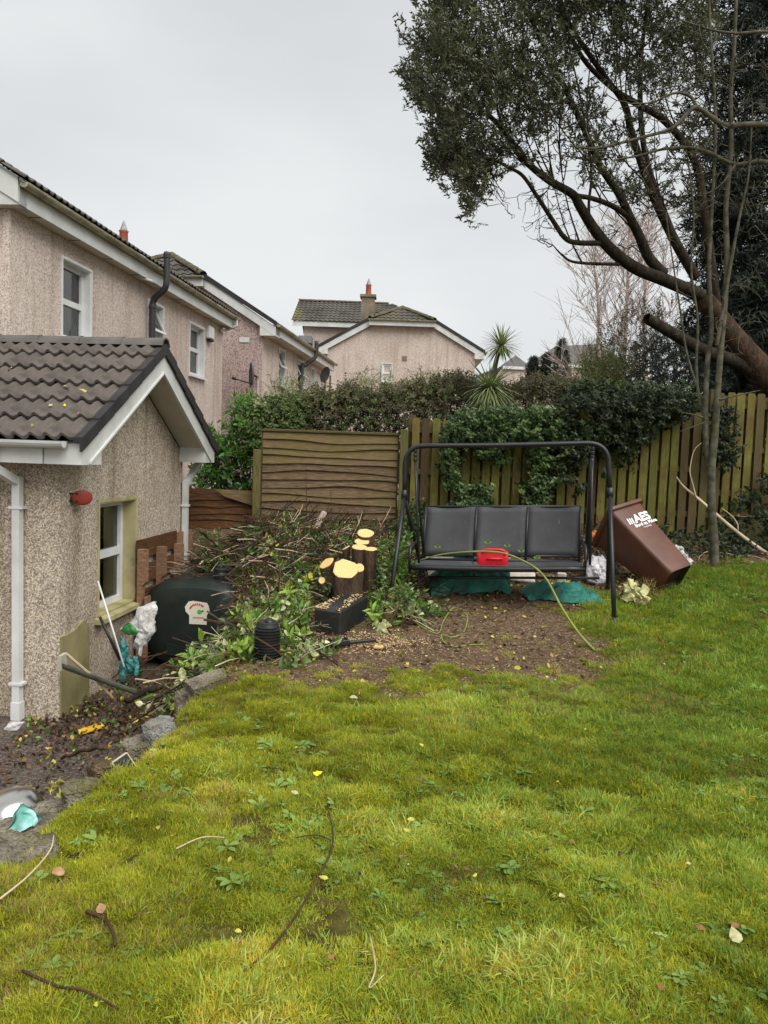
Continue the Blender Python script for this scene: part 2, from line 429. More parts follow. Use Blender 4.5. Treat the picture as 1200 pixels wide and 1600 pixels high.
steel_m = simple('brushed_steel', S(214, 212, 208), S(182, 178, 172), 4, .22, .5, .05, 30, metal=1)
def stonemat(name, pale, dark, moss, ma=.7):
    b = NB(name); v = b.coord(); n1 = b.noise(7, v, 9, .72); col = b.ramp(n1, [(.32, dark), (.5, [(p + q) / 2 for p, q in zip(pale, dark)]), (.68, pale)])
    vo = b.n('TexVoronoi', {'Vector': v, 'Scale': 85.0}); sp = b.n('SeparateColor', {'Color': vo.outputs['Color']}).outputs[0]
    col = b.mix(b.ramp(sp, [(.74, 0), (.76, .55)], 'CONSTANT'), col, dark); col = b.mix(b.ramp(b.noise(48, v, 5, .7), [(.5, 0), (.7, .55)]), col, pale)
    col = b.mix(b.ramp(b.noise(4.5, b.coord((1.2, 1, 1.4)), 8, .7), [(.5, 0), (.64, ma)]), col, moss)
    h = b.math('ADD', b.noise(22, v, 9, .75), b.math('MULTIPLY', vo.outputs['Distance'], -.5)); return b.out(col, .95, .15, b.bump(h, 1.0, .035))
stone_m = stonemat('concrete_rubble', S(178, 168, 148), S(92, 84, 70), S(110, 106, 48))
stone_brown = stonemat('brown_stone', S(150, 130, 102), S(84, 70, 54), S(72, 60, 42))
stone_pale = stonemat('pale_stone', S(190, 188, 182), S(118, 113, 104), S(130, 124, 100), .4)
solar_m = simple('solar_cell', S(36, 40, 48), S(28, 31, 38), 8, .55, .2, 0)
redoval = simple('red_enamel', S(156, 62, 50), S(132, 48, 40), 6, .6, .35, .15)
redlabel = simple('red_print', S(212, 50, 60), S(204, 40, 52), 6, .6, .3, 0)
pinklabel = simple('pink_print', S(224, 150, 160), S(216, 140, 150), 6, .6, .3, 0)
greenlabel = simple('green_print', S(90, 190, 70), S(80, 176, 60), 6, .6, .3, 0)
labelm = simple('label_paper', S(238, 234, 214), S(228, 222, 200), 4, .5, .4, 0)
logo_m = simple('white_print', S(232, 232, 230), S(222, 222, 220), 6, .5, .3, 0)
orange_m = simple('orange_plastic', S(232, 130, 50), S(220, 112, 38), 6, .5, .4, 0)
polyst = simple('white_panel', S(226, 218, 204), S(198, 188, 172), 7, .75, .25, .3, 20, dirt=S(130, 112, 88), dirt_amt=.5)
cable_m = simple('black_cable', S(40, 40, 40), S(34, 34, 34), 6, .6, .3, 0)
dishm = simple('grey_dish', S(92, 92, 94), S(80, 80, 82), 6, .55, .4, 0)
curtain_m = simple('net_curtain', S(204, 206, 202), S(160, 164, 160), 5, .8, .2, 0, stretch=(9, 9, .2))
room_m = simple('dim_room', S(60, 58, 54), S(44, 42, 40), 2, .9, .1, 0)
def glassmat():
    b = NB('window_glass')
    fr = b.n('Fresnel', {'IOR': 1.9}).outputs[0]
    t = b.n('BsdfTransparent', {'Color': (.62, .66, .66, 1)}); g = b.n('BsdfGlossy', {'Roughness': .03, 'Color': (.9, .9, .9, 1)})
    m = b.n('MixShader', {0: fr, 1: t.outputs[0], 2: g.outputs[0]}); o = b.n('OutputMaterial'); b.t.links.new(m.outputs[0], o.inputs[0]); return b.m
glass_m = glassmat()
def fabricmat():
    b = NB('dark_mesh_fabric'); v = b.coord()
    w = b.n('TexWave', {'Vector': v, 'Scale': 160.0, 'Distortion': 0.0}, bands_direction='Z').outputs['Fac']
    n1 = b.noise(2.6, v, 6, .6)
    col = b.ramp(n1, [(.3, S(58, 58, 60)), (.62, S(74, 75, 77)), (.8, S(92, 94, 96))])
    drip = b.ramp(b.noise(9, b.coord((9, 9, .9)), 3, .5), [(.71, 0), (.76, .8)])
    col = b.mix(drip, col, S(126, 130, 132))
    return b.out(col, .62, .3, b.bump(w, .2, .002))
fabric_m = fabricmat()
# ================================================================== ground
def soil_amt(x, y):
    x = np.asarray(x, float); y = np.asarray(y, float)
    w = .3 * _wob(x * 1.9, y * 2.3) + .2 * _wob(x * 5, y * 6) + .1 * _wob(x * 13, y * 12)
    a = ss(4.2, 5.7, y + 1.2 * w - .25 * np.clip(x - .3, 0, 2) + .45 * (1 - ss(-.9, -.3, x))) * ss(-1.8, -1.1, x + w) * (1 - ss(1.45, 2.15, x + w * .7))
    b_ = ss(8.35, 8.95, y + w * .5)
    c = ss(7.3, 7.9, y + w) * (1 - ss(2.6, 3.2, x + w))
    return np.clip(np.maximum(np.maximum(a, b_), c), 0, 1)
def axis(lo, hi, st, far, grow=1.35):
    a = list(np.arange(lo, hi + 1e-6, st)); s_ = st; q = a[-1]
    while q < far: s_ *= grow; q += s_; a.append(q)
    s_ = st; q = a[0]; pre = []
    while q > -far: s_ *= grow; q -= s_; pre.append(q)
    return np.array(pre[::-1] + a)
gx = axis(-5, 5, .055, 500); gy = axis(0, 11, .055, 500)
XX, YY = np.meshgrid(gx, gy); ZZ = height(XX, YY)
nx, ny = len(gx), len(gy)
V = np.stack([XX, YY, ZZ], -1).reshape(-1, 3)
ii = np.arange(nx - 1)[None, :] + nx * np.arange(ny - 1)[:, None]
F = np.stack([ii, ii + 1, ii + nx + 1, ii + nx], -1).reshape(-1, 4)
b = NB('lawn_soil'); v = b.coord()
soil_n = b.n('Attribute', attribute_name='soil').outputs['Fac']; tr_n = b.n('Attribute', attribute_name='trench').outputs['Fac']
moss = b.ramp(b.noise(9, v, 8, .7), [(.3, S(58, 50, 30)), (.5, S(88, 80, 38)), (.7, S(116, 108, 50))])
earth = b.ramp(b.noise(26, v, 8, .75), [(.3, S(62, 50, 38)), (.5, S(98, 80, 62)), (.64, S(124, 104, 80)), (.74, S(156, 134, 104))])
chips = b.n('TexVoronoi', {'Vector': v, 'Scale': 95.0}); cs = b.n('SeparateColor', {'Color': chips.outputs['Color']}).outputs[0]
earth = b.mix(b.ramp(cs, [(.9, 0), (.92, .6)], 'CONSTANT'), earth, S(196, 172, 136))
dark = b.ramp(b.noise(30, v, 8, .75), [(.3, S(62, 54, 48)), (.52, S(92, 82, 76)), (.7, S(118, 106, 98))])
dark = b.mix(b.ramp(cs, [(.8, 0), (.82, .6)], 'CONSTANT'), dark, S(150, 138, 124))
e1 = b.math('ADD', soil_n, b.math('MULTIPLY', b.math('SUBTRACT', b.noise(7, v, 8, .75), .5), 1.3))
col = b.mix(b.ramp(e1, [(.25, 0), (.7, 1)]), moss, earth)
col = b.mix(b.ramp(tr_n, [(.3, 0), (.6, 1)]), col, dark)
ground_m = b.out(col, .95, .15, b.bump(b.noise(60, v, 8, .75), .9, .02))
ground = mk('ground', V, F, ground_m, smooth=True, kind='structure')
for nm, d in (('soil', soil_amt(XX, YY)), ('trench', trench(XX, YY))):
    a = ground.data.attributes.new(nm, 'FLOAT', 'POINT'); a.data.foreach_set('value', d.astype(np.float32).ravel())

# ================================================================== houses
class Frame:   # u = back along the house, v = to the right, z = up
    def __init__(s, o, az):
        s.o = Vector(o); s.e1 = Vector((math.sin(R(az)), math.cos(R(az)), 0)); s.e2 = Vector((math.cos(R(az)), -math.sin(R(az)), 0))
    def __call__(s, u, v, z): return Vector((s.o.x, s.o.y, 0)) + s.e1 * u + s.e2 * v + Vector((0, 0, z))
    def hit_v(s, px, py, v=0):    # where the view through a photo point meets the plane v = const
        d = ray(px, py); t = ((s(0, v, 0) - CAM).dot(s.e2)) / d.dot(s.e2); p = CAM + d * t
        return (p - s.o).dot(s.e1), p.z
    def hit_u(s, px, py, u=0):
        d = ray(px, py); t = ((s(u, 0, 0) - CAM).dot(s.e1)) / d.dot(s.e1); p = CAM + d * t
        return (p - s.o).dot(s.e2), p.z
def fbox(mb, f, u0, u1, v0, v1, z0, z1, bev=0):
    return mb.box(f(u0, v0, z0), f.e1 * (u1 - u0), f.e2 * (v1 - v0), Vector((0, 0, z1 - z0)), bev)

def wall_with_holes(P, holes, W_, H_, depth, inward):
    """a flat wall W_ x H_ (P(s, z) -> point), rectangular holes (s0, s1, z0, z1), with reveals going inward"""
    xs = sorted({0, W_} | {h[0] for h in holes} | {h[1] for h in holes}); zs = sorted({H_[0], H_[1]} | {h[2] for h in holes} | {h[3] for h in holes})
    mb = MB()
    for i in range(len(xs) - 1):
        for j in range(len(zs) - 1):
            cx, cz = (xs[i] + xs[i + 1]) / 2, (zs[j] + zs[j + 1]) / 2
            if any(h[0] < cx < h[1] and h[2] < cz < h[3] for h in holes): continue
            mb.add([P(xs[i], zs[j]), P(xs[i + 1], zs[j]), P(xs[i + 1], zs[j + 1]), P(xs[i], zs[j + 1])], [(0, 1, 2, 3)])
    return mb
def window(f, plane, s0, s1, z0, z1, parent, outward, trim=True, split=.5, sill=True, openq=False, reveal_mat=None, recess=.1, curtain=True):
    """plane: function (s, z, d) -> point, d = depth into the wall"""
    rm = reveal_mat or white_clean
    mb = MB(); t = .012
    # reveal lining
    for a in ((s0, s0 + t, z0, z1), (s1 - t, s1, z0, z1), (s0 + t, s1 - t, z1 - t, z1), (s0 + t, s1 - t, z0, z0 + t)):
        mb.hexa([plane(a[0], a[2], recess), plane(a[1], a[2], recess), plane(a[1], a[2], -.004), plane(a[0], a[2], -.004),
                 plane(a[0], a[3], recess), plane(a[1], a[3], recess), plane(a[1], a[3], -.004), plane(a[0], a[3], -.004)])
    w = mb.build('window', rm, parent)
    if trim:
        mb = MB(); b_ = .035
        for a in ((s0 - b_, s0, z0 - b_, z1 + b_), (s1, s1 + b_, z0 - b_, z1 + b_), (s0, s1, z1, z1 + b_)):
            mb.hexa([plane(a[0], a[2], -.002), plane(a[1], a[2], -.002), plane(a[1], a[2], -.016), plane(a[0], a[2], -.016),
                     plane(a[0], a[3], -.002), plane(a[1], a[3], -.002), plane(a[1], a[3], -.016), plane(a[0], a[3], -.016)])
        mb.build('window_surround', rm, w)
    mb = MB(); b_ = .055; zs = z0 + (z1 - z0) * split
    A0, A1, B0, B1 = s0 + t, s1 - t, z0 + t, z1 - t
    for a in ((A0, A0 + b_, B0, B1), (A1 - b_, A1, B0, B1), (A0 + b_, A1 - b_, B1 - b_, B1), (A0 + b_, A1 - b_, B0, B0 + b_), (A0 + b_, A1 - b_, zs - b_ * .7, zs + b_ * .7)):
        mb.hexa([plane(a[0], a[2], recess + .05), plane(a[1], a[2], recess + .05), plane(a[1], a[2], recess - .015), plane(a[0], a[2], recess - .015),
                 plane(a[0], a[3], recess + .05), plane(a[1], a[3], recess + .05), plane(a[1], a[3], recess - .015), plane(a[0], a[3], recess - .015)])
    mb.build('window_frame', white_clean, w)
    for q, (za, zb) in enumerate(((B0 + b_, zs - b_ * .7), (zs + b_ * .7, B1 - b_))):
        tl = .16 if (openq and q == 1) else 0
        mb = MB(); d0 = recess + .02
        mb.add([plane(A0 + b_, za, d0 - tl), plane(A1 - b_, za, d0 - tl), plane(A1 - b_, zb, d0), plane(A0 + b_, zb, d0)], [(0, 1, 2, 3)])
        mb.build('pane', glass_m, w)
        if tl:
            mb = MB(); bb = .045
            for a in ((A0 + .02, A0 + .02 + bb, za, zb), (A1 - .02 - bb, A1 - .02, za, zb), (A0 + .02, A1 - .02, za - bb, za), (A0 + .02, A1 - .02, zb, zb + bb)):
                dd = lambda z: d0 - tl * (zb - z) / (zb - za) - .01
                mb.hexa([plane(a[0], a[2], dd(a[2])), plane(a[1], a[2], dd(a[2])), plane(a[1], a[2], dd(a[2]) - .03), plane(a[0], a[2], dd(a[2]) - .03),
                         plane(a[0], a[3], dd(a[3])), plane(a[1], a[3], dd(a[3])), plane(a[1], a[3], dd(a[3]) - .03), plane(a[0], a[3], dd(a[3]) - .03)])
            mb.build('open_sash', white_clean, w)
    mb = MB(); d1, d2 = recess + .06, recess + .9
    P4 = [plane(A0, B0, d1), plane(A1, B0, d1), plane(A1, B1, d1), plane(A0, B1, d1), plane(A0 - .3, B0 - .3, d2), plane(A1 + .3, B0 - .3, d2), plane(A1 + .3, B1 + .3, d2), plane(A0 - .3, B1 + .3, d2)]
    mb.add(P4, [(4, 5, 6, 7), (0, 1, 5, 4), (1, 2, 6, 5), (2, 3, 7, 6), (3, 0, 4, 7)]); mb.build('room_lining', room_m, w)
    if curtain:
        mb = MB(); n = 18; c0, c1 = A0 + .02, A1 - .02
        for k in range(n + 1):
            s_ = c0 + (c1 - c0) * k / n; d_ = recess + .1 + .02 * math.sin(k * 1.9)
            mb.V += [tuple(plane(s_, B0 + .02, d_)), tuple(plane(s_, zs + (B1 - zs) * (.96 if curtain == 2 else .1), d_))]
        mb.F += [(2 * k, 2 * k + 2, 2 * k + 3, 2 * k + 1) for k in range(n) if curtain == 2 or k > n * .45 or k < 3]
        mb.build('curtain', curtain_m, w, smooth=True)
    if sill:
        mb = MB(); s = .04
        mb.hexa([plane(s0 - s, z0 - .05, .06), plane(s1 + s, z0 - .05, .06), plane(s1 + s, z0 - .05, -.07), plane(s0 - s, z0 - .05, -.07),
                 plane(s0 - s, z0 - .003, .06), plane(s1 + s, z0 - .003, .06), plane(s1 + s, z0 - .012, -.07), plane(s0 - s, z0 - .012, -.07)])
        mb.build('window_sill', white_clean if not reveal_mat else white_mossy, w)
    return w
def half_gutter(mb, a, b, r, up=Vector((0, 0, 1)), side=None, n=8):
    a, b = Vector(a), Vector(b); s = side.normalized(); b0 = len(mb.V)
    for p in (a, b):
        for rr in (r, r * .86):
            for k in range(n + 1):
                an = math.pi * k / n; mb.V.append(tuple(p + s * (math.cos(an) * rr) - up * (math.sin(an) * rr)))
    m = n + 1
    for k in range(n):
        mb.F.append((b0 + k, b0 + k + 1, b0 + 2 * m + k + 1, b0 + 2 * m + k))
        mb.F.append((b0 + m + k, b0 + 3 * m + k, b0 + 3 * m + k + 1, b0 + m + k + 1))
    for q in (0, 2): mb.F += [(b0 + q * m + k, b0 + (q + 1) * m + k, b0 + (q + 1) * m + k + 1, b0 + q * m + k + 1) for k in range(n)]
    for q in (0, m - 1): mb.F.append((b0 + q, b0 + 2 * m + q, b0 + 3 * m + q, b0 + m + q))
    for e_ in (0, 2): mb.F.append(tuple(b0 + e_ * m + k for k in range(m)))
def tile_mesh(w, l, waves, amp, th, n=9, lift=.03):
    """one roof tile: x across, y up the slope, z out; wavy profile with a front edge"""
    mb = MB(); N = n * waves + 1
    for k in range(N):
        x = w * k / (N - 1) * 1.0; ph = (k / (N - 1)) * waves % 1.0
        z = amp * (max(0, math.sin(ph * 2 * math.pi)) ** .8 - .35 * max(0, -math.sin(ph * 2 * math.pi)))
        mb.V += [(x, 0, z + lift - th), (x, 0, z + lift - .004), (x, .012, z + lift), (x, l, z)]
    for k in range(N - 1):
        a = 4 * k; c = a + 4
        mb.F += [(a, c, c + 1, a + 1), (a + 1, c + 1, c + 2, a + 2), (a + 2, c + 2, c + 3, a + 3)]
    mb.F += [(0, 1, 2, 3), (4 * (N - 1), 4 * (N - 1) + 3, 4 * (N - 1) + 2, 4 * (N - 1) + 1)]
    me = bpy.data.meshes.new('tile'); me.from_pydata(mb.V, [], mb.F)
    return me
def tile_part(me, o, ex, ey, parent, jig=.004):
    ex = Vector(ex).normalized(); ey = Vector(ey).normalized(); ez = ex.cross(ey)
    ob = bpy.data.objects.new('tile', me); C.objects.link(ob); ob.parent = parent
    rot = Matrix((ex, ey, ez)).transposed().to_4x4() @ Matrix.Rotation(rnd.gauss(0, .006), 4, 'Z') @ Matrix.Rotation(rnd.gauss(0, .008), 4, 'X')
    loc = Vector(o) + ez * rnd.uniform(0, jig) + ex * rnd.gauss(0, jig * .6) - origin_of(parent)
    ob.matrix_local = Matrix.Translation(loc) @ rot
    return ob
def tile_sheet(o, ex, ey, poly, tw, tl, wv, amp, step=.025):
    """courses of wavy tiles over a roof plane, clipped to the polygon (x along ex, y along ey), one mesh"""
    ex = Vector(ex).normalized(); ey = Vector(ey).normalized(); ez = ex.cross(ey); o = Vector(o)
    mb = MB(); ys = [p[1] for p in poly]; y = min(ys); ymax = max(ys)
    def span(yy):
        xs = []
        for i in range(len(poly)):
            (x0, y0), (x1, y1) = poly[i], poly[(i + 1) % len(poly)]
            if (y0 <= yy < y1) or (y1 <= yy < y0): xs.append(x0 + (x1 - x0) * (yy - y0) / (y1 - y0))
        return (min(xs), max(xs)) if len(xs) >= 2 else None
    while y < ymax - 1e-4:
        yb = min(y + tl, ymax)
        sa = span(y + 1e-4); sb = span(yb - 1e-4)
        if sa and sb:
            n = max(2, int(max(sa[1] - sa[0], sb[1] - sb[0]) / (tw / (wv * 4))))
            b0 = len(mb.V)
            for k in range(n + 1):
                xa = sa[0] + (sa[1] - sa[0]) * k / n; xb = sb[0] + (sb[1] - sb[0]) * k / n
                za = amp * math.sin(xa / tw * wv * 2 * math.pi); zb = amp * math.sin(xb / tw * wv * 2 * math.pi)
                j = rnd.uniform(0, .006)
                for (x_, y_, z_) in ((xa, y, za - .005), (xa, y, za + step + j), (xb, yb, zb + .002)):
                    mb.V.append(tuple(o + ex * x_ + ey * y_ + ez * z_))
            for k in range(n):
                a = b0 + 3 * k
                mb.F += [(a, a + 3, a + 4, a + 1), (a + 1, a + 4, a + 5, a + 2)]
        y = yb
    return mb
def ridge_run(a, b, r, parent, mat, seg=.42, tilt=Vector((0, 0, 1)), name='ridge_tile'):
    a, b = Vector(a), Vector(b); d = b - a; L = d.length; d.normalize(); n = max(1, int(L / seg)); st = L / n
    s = d.cross(tilt).normalized(); u = s.cross(d)
    for i in range(n):
        mb = MB(); N = 7; p0 = a + d * (st * i - .0); p1 = a + d * (st * (i + 1) + .012)
        for (p, q) in ((p0, 1.04), (p1, .96)):
            for rr in (r * q, r * q - .014):
                for k in range(N):
                    an = math.pi * (.06 + .88 * k / (N - 1)); mb.V.append(tuple(p + s * math.cos(an) * rr + u * (math.sin(an) * rr - r * .45)))
        for k in range(N - 1):
            mb.F += [(k, k + 1, 2 * N + k + 1, 2 * N + k), (N + k, 3 * N + k, 3 * N + k + 1, N + k + 1), (k, N + k, N + k + 1, k + 1), (2 * N + k, 2 * N + k + 1, 3 * N + k + 1, 3 * N + k)]
        mb.F += [(0, 2 * N, 3 * N, N), (N - 1, 2 * N - 1, 4 * N - 1, 3 * N - 1)]
        auto_smooth(mb.build(name, mat, parent), 50)
def quad(name, pts, mat, parent, **k): return mk(name, pts, [tuple(range(len(pts)))], mat, parent, **k)

# ------------------------------------------------------------------ the low wing beside us
c0 = Vector((-2.72, 6.43, 0))
fp = Frame(c0, 5.0)
GW, OV, EO = 2.92, .31, .26
low = -.9
zs_, pitch = 1.37, 29.6
tp = math.tan(R(pitch))
wing = thing('pebbledash_wing', 'low tan pebbledash wing with brown tiled roof, gable window and white barge boards', 'house', fp(0, 0, -.85))
VL = -4.2
hw = [fp.hit_v(154, 940)[0], fp.hit_v(211, 930)[0], fp.hit_v(157, 957)[1], fp.hit_v(155, 786)[1]]
wu0, wu1, wz0, wz1 = hw[0], hw[1] , hw[2] - .03, hw[3]
zr = lambda u: zs_ - .02 + (min(u, GW - u) + EO) * tp - .06
P = lambda s, z: fp(s, 0, z)
mb = wall_with_holes(P, [(wu0, wu1, wz0, wz1)], GW, (low, zs_), .1, None)
mb.add([P(0, zs_), P(GW, zs_), P(GW, zr(GW)), P(GW / 2, zr(GW / 2)), P(0, zr(0))], [(0, 1, 2, 3, 4)])
mb.add([fp(0, VL, low), fp(0, 0, low), fp(0, 0, zs_ + .2), fp(0, VL, zs_ + .2)], [(0, 1, 2, 3)])
mb.add([fp(GW, VL, low), fp(GW, 0, low), fp(GW, 0, zs_ + .2), fp(GW, VL, zs_ + .2)], [(3, 2, 1, 0)])
mb.add([fp(0, VL, low), fp(GW, VL, low), fp(GW, VL, zr(GW)), fp(GW / 2, VL, zr(GW / 2)), fp(0, VL, zr(0))], [(4, 3, 2, 1, 0)])
mb.build('wall', pebble_near, wing)
# plain band of render at the foot of the gable corner
mb = MB(); pu = fp.hit_v(137, 1000)[0]
zt = fp.hit_v(110, 985)[1]
pts = [(.0, low), (pu * 1.0, low), (pu, zt - .03), (pu * .8, zt + .05), (pu * .45, zt - .01), (0, zt - .02)]
mb.prism([fp(s, .0, z) for s, z in pts], fp.e2 * .018); mb.build('plinth_render', plinth_m, wing)
mb = MB(); pl2 = [(pu + .005, low), (GW - .02, low), (GW - .02, -.2), (wu0 + .1, -.22), (pu + .02, -.3)]
mb.prism([fp(s, .0, z) for s, z in pl2], fp.e2 * .01)
plane = lambda s, z, d: fp(s, -d, z)
w = window(fp, plane, wu0, wu1, wz0, wz1, wing, None, trim=False, split=.5, sill=False, reveal_mat=plaster, recess=.15, curtain=0)
mb = MB(); s = .09
mb.hexa([fp(wu0 - s, .08, wz0 - .06), fp(wu0 - s, -.14, wz0 - .06), fp(wu1 + s, -.14, wz0 - .06), fp(wu1 + s, .08, wz0 - .06),
         fp(wu0 - s, .08, wz0 - .016), fp(wu0 - s, -.14, wz0 + .006), fp(wu1 + s, -.14, wz0 + .006), fp(wu1 + s, .08, wz0 - .016)])
mb.build('window_sill', plaster, w)
mb = MB()
for a in ((wu0 - .03, wu0, wz0, wz1 + .03), (wu1, wu1 + .03, wz0, wz1 + .03), (wu0, wu1, wz1, wz1 + .03)):
    mb.box(fp(a[0], .001, a[2]), fp.e1 * (a[1] - a[0]), fp.e2 * .008, Vector((0, 0, a[3] - a[2])))
mb.build('window_surround', plaster, w)
# roof of the wing
slope_l = (GW / 2 + EO + .04) / math.cos(R(pitch))
ztop = zs_ + .16
ex = -fp.e2; ncr = 6; ex_l = .262; expo = slope_l / ncr
tme = tile_mesh(ex_l + .012, expo + .045, 2, .03, .03, 9, .042); tme.materials.append(tile_m)
roofo = fp(-EO - .04, OV - .03, ztop)
eyv = fp.e1 * math.cos(R(pitch)) + Vector((0, 0, math.sin(R(pitch))))
exv = fp.e2
base = mk('roof_deck', [fp(-EO, OV - .02, ztop - .03), fp(GW / 2, OV - .02, ztop - .03 + (GW / 2 + EO) * tp), fp(GW / 2, VL, ztop - .03 + (GW / 2 + EO) * tp), fp(-EO, VL, ztop - .03),
                        fp(GW + EO, OV - .02, ztop - .03), fp(GW + EO, VL, ztop - .03)], [(0, 1, 2, 3), (1, 4, 5, 2)], verge_m, wing)
for r_ in range(ncr):
    for k in range(13):
        tile_part(tme, roofo - exv * (ex_l * (k + 1)) + eyv * (expo * r_), exv, eyv, wing)
ey2 = -fp.e1 * math.cos(R(pitch)) + Vector((0, 0, math.sin(R(pitch))))
Lw = OV - .04 - VL
tile_sheet(fp(GW + EO + .04, OV - .04, ztop), -fp.e2, ey2, [(0, 0), (Lw, 0), (Lw, slope_l), (0, slope_l)], ex_l, expo, 2, .018).build('back_roof_slope', tile_m, wing, kind='stuff')
zrid = ztop + (GW / 2 + EO) * tp
ridge_run(fp(GW / 2, OV + .03, zrid + .04), fp(GW / 2, -3.6, zrid + .04), .105, wing, ridge_m, .42)
# barge boards, verge caps, soffits, box ends
for sgn in (0, 1):
    U = (lambda u: u) if sgn == 0 else (lambda u: GW - u)
    mb = MB(); zz = lambda u: ztop + .0 + (u + EO) * tp
    a, bq = -EO + .004, GW / 2 - .002
    poly = [fp(U(a), OV - .02, zz(a) - .06), fp(U(bq), OV - .02, zz(bq) - .06), fp(U(bq), OV - .02, zz(bq) - .26), fp(U(-EO + .07 / tp), OV - .02, zs_ - .03), fp(U(a), OV - .02, zs_ - .03)]
    mb.prism(poly, fp.e2 * .022); mb.build('barge_board', white, wing)
    mb = MB()
    a = -EO + .07 / tp + .02
    poly = [fp(U(a), OV + .004, zz(a) - .24), fp(U(bq), OV + .004, zz(bq) - .24), fp(U(bq), OV + .004, zz(bq) - .262), fp(U(a), OV + .004, zz(a) - .262)]
    mb.prism(poly, fp.e2 * .012); mb.build('barge_trim', white_clean, wing)
    mb = MB(); nseg = 6
    for k in range(nseg):       # lapped dark verge units, one per course
        u0, u1 = -EO - .05 + (GW / 2 + EO + .05) * k / nseg, -EO - .05 + (GW / 2 + EO + .05) * (k + 1) / nseg
        mb2 = MB(); lift = .018
        mb2.hexa([fp(U(u0), OV - .04, zz(u0) + .0 + lift), fp(U(u0), OV + .035, zz(u0) + lift), fp(U(u1), OV + .03, zz(u1) + .004), fp(U(u1), OV - .04, zz(u1) + .004),
                  fp(U(u0), OV - .04, zz(u0) + .04 + lift), fp(U(u0), OV + .035, zz(u0) + .04 + lift), fp(U(u1), OV + .03, zz(u1) + .04), fp(U(u1), OV - .04, zz(u1) + .04)])
        mb2.hexa([fp(U(u0), OV + .012, zz(u0) - .075 + lift), fp(U(u0), OV + .035, zz(u0) - .075 + lift), fp(U(u1), OV + .03, zz(u1) - .07), fp(U(u1), OV + .008, zz(u1) - .07),
                  fp(U(u0), OV + .012, zz(u0) + .0 + lift), fp(U(u0), OV + .035, zz(u0) + lift), fp(U(u1), OV + .03, zz(u1) + .004), fp(U(u1), OV + .008, zz(u1) + .004)])
        mb2.build('verge_tile', verge_m, wing)
    mb = MB()                   # sloping soffit under the verge
    mb.add([fp(U(0), .0, zz(0) - .22), fp(U(0), OV - .02, zz(0) - .22), fp(U(bq), OV - .02, zz(bq) - .22), fp(U(bq), 0, zz(bq) - .22)], [(0, 1, 2, 3)])
    mb.build('verge_soffit', soffit_m, wing)
    mb = MB()                   # boxed end of the eave
    mb.hexa([fp(U(-EO), -.0, zs_ - .03), fp(U(-EO), OV, zs_ - .03), fp(U(.1), OV, zs_ - .03), fp(U(.1), 0, zs_ - .03),
             fp(U(-EO), 0, ztop - .02), fp(U(-EO), OV, ztop - .02), fp(U(.1), OV, ztop + .12), fp(U(.1), 0, ztop + .12)])
    mb.build('eave_box', white, wing)
    mb = MB(); fbox(mb, fp, U(-EO) - (.02 if sgn == 0 else 0), U(-EO) + (.02 if sgn else 0), VL, -.004, zs_ - .03, ztop - .02); mb.build('fascia', white, wing)
    mb = MB(); mb.add([fp(U(-EO), VL, zs_ - .02), fp(U(0), VL, zs_ - .02), fp(U(0), -.003, zs_ - .02), fp(U(-EO), -.003, zs_ - .02)], [(0, 1, 2, 3)]); mb.build('eave_soffit', soffit_m, wing)
    mb = MB(); sd = fp.e1 * (-1 if sgn == 0 else 1)
    half_gutter(mb, fp(U(-EO), VL, ztop - .005) + sd * .078, fp(U(-EO), OV - .1, ztop - .005) + sd * .078, .058, side=sd); mb.build('gutter', white, wing)
# downpipes: the near one with an offset, and one at the far corner
def square_pipe(pts, w_, parent, name, mat):
    mb = MB(); mb.tube(pts, w_ * .707, 4); return mb.build(name, mat, parent)
gp = fp(-EO - .085, -.40, 0); wp = fp(-.06, -.34, 0)
dp = MB()
def rect_run(mb, a, b_, w_):
    a, b_ = Vector(a), Vector(b_); d = (b_ - a); s_ = fp.e2 * w_; q = d.normalized().cross(fp.e2).normalized() * w_
    mb.hexa([a - s_ / 2 - q / 2, a + s_ / 2 - q / 2, a + s_ / 2 + q / 2, a - s_ / 2 + q / 2, b_ - s_ / 2 - q / 2, b_ + s_ / 2 - q / 2, b_ + s_ / 2 + q / 2, b_ - s_ / 2 + q / 2])
Z3 = lambda p, z: Vector((p.x, p.y, z))
rect_run(dp, Z3(gp, ztop - .05), Z3(gp, zs_ - .1), .075)
rect_run(dp, Z3(gp, zs_ - .06), Z3(wp, zs_ - .2), .066)
rect_run(dp, Z3(wp, zs_ - .16), Z3(wp, -.86), .066)
dpo = dp.build('downpipe', white, wing)
for z in (.95, -.55):
    mb = MB(); mb.box(Z3(wp, z) - fp.e2 * .06 - fp.e1 * .04, fp.e2 * .12, fp.e1 * .085, Vector((0, 0, .022))); mb.build('pipe_clip', white_clean, dpo)
mb = MB(); mb.box(Z3(wp, -.86) - fp.e2 * .04 - fp.e1 * .04, fp.e2 * .08, fp.e1 * .08, Vector((0, 0, .16))); mb.build('pipe_shoe', white, dpo)
g2 = fp(GW + EO + .08, OV - .22, 0); w2 = fp(GW - .02, .05, 0)
dp = MB(); rect_run(dp, Z3(g2, ztop - .05), Z3(g2, zs_ - .06), .07); rect_run(dp, Z3(g2, zs_ - .03), Z3(w2, zs_ - .3), .062); rect_run(dp, Z3(w2, zs_ - .26), Z3(w2, -.7), .064)
dpo = dp.build('downpipe', white, wing)
for z in (.8, .2):
    mb = MB(); mb.box(Z3(w2, z) - fp.e2 * .045 - fp.e1 * .045, fp.e2 * .09, fp.e1 * .09, Vector((0, 0, .022))); mb.build('pipe_clip', white_clean, dpo)
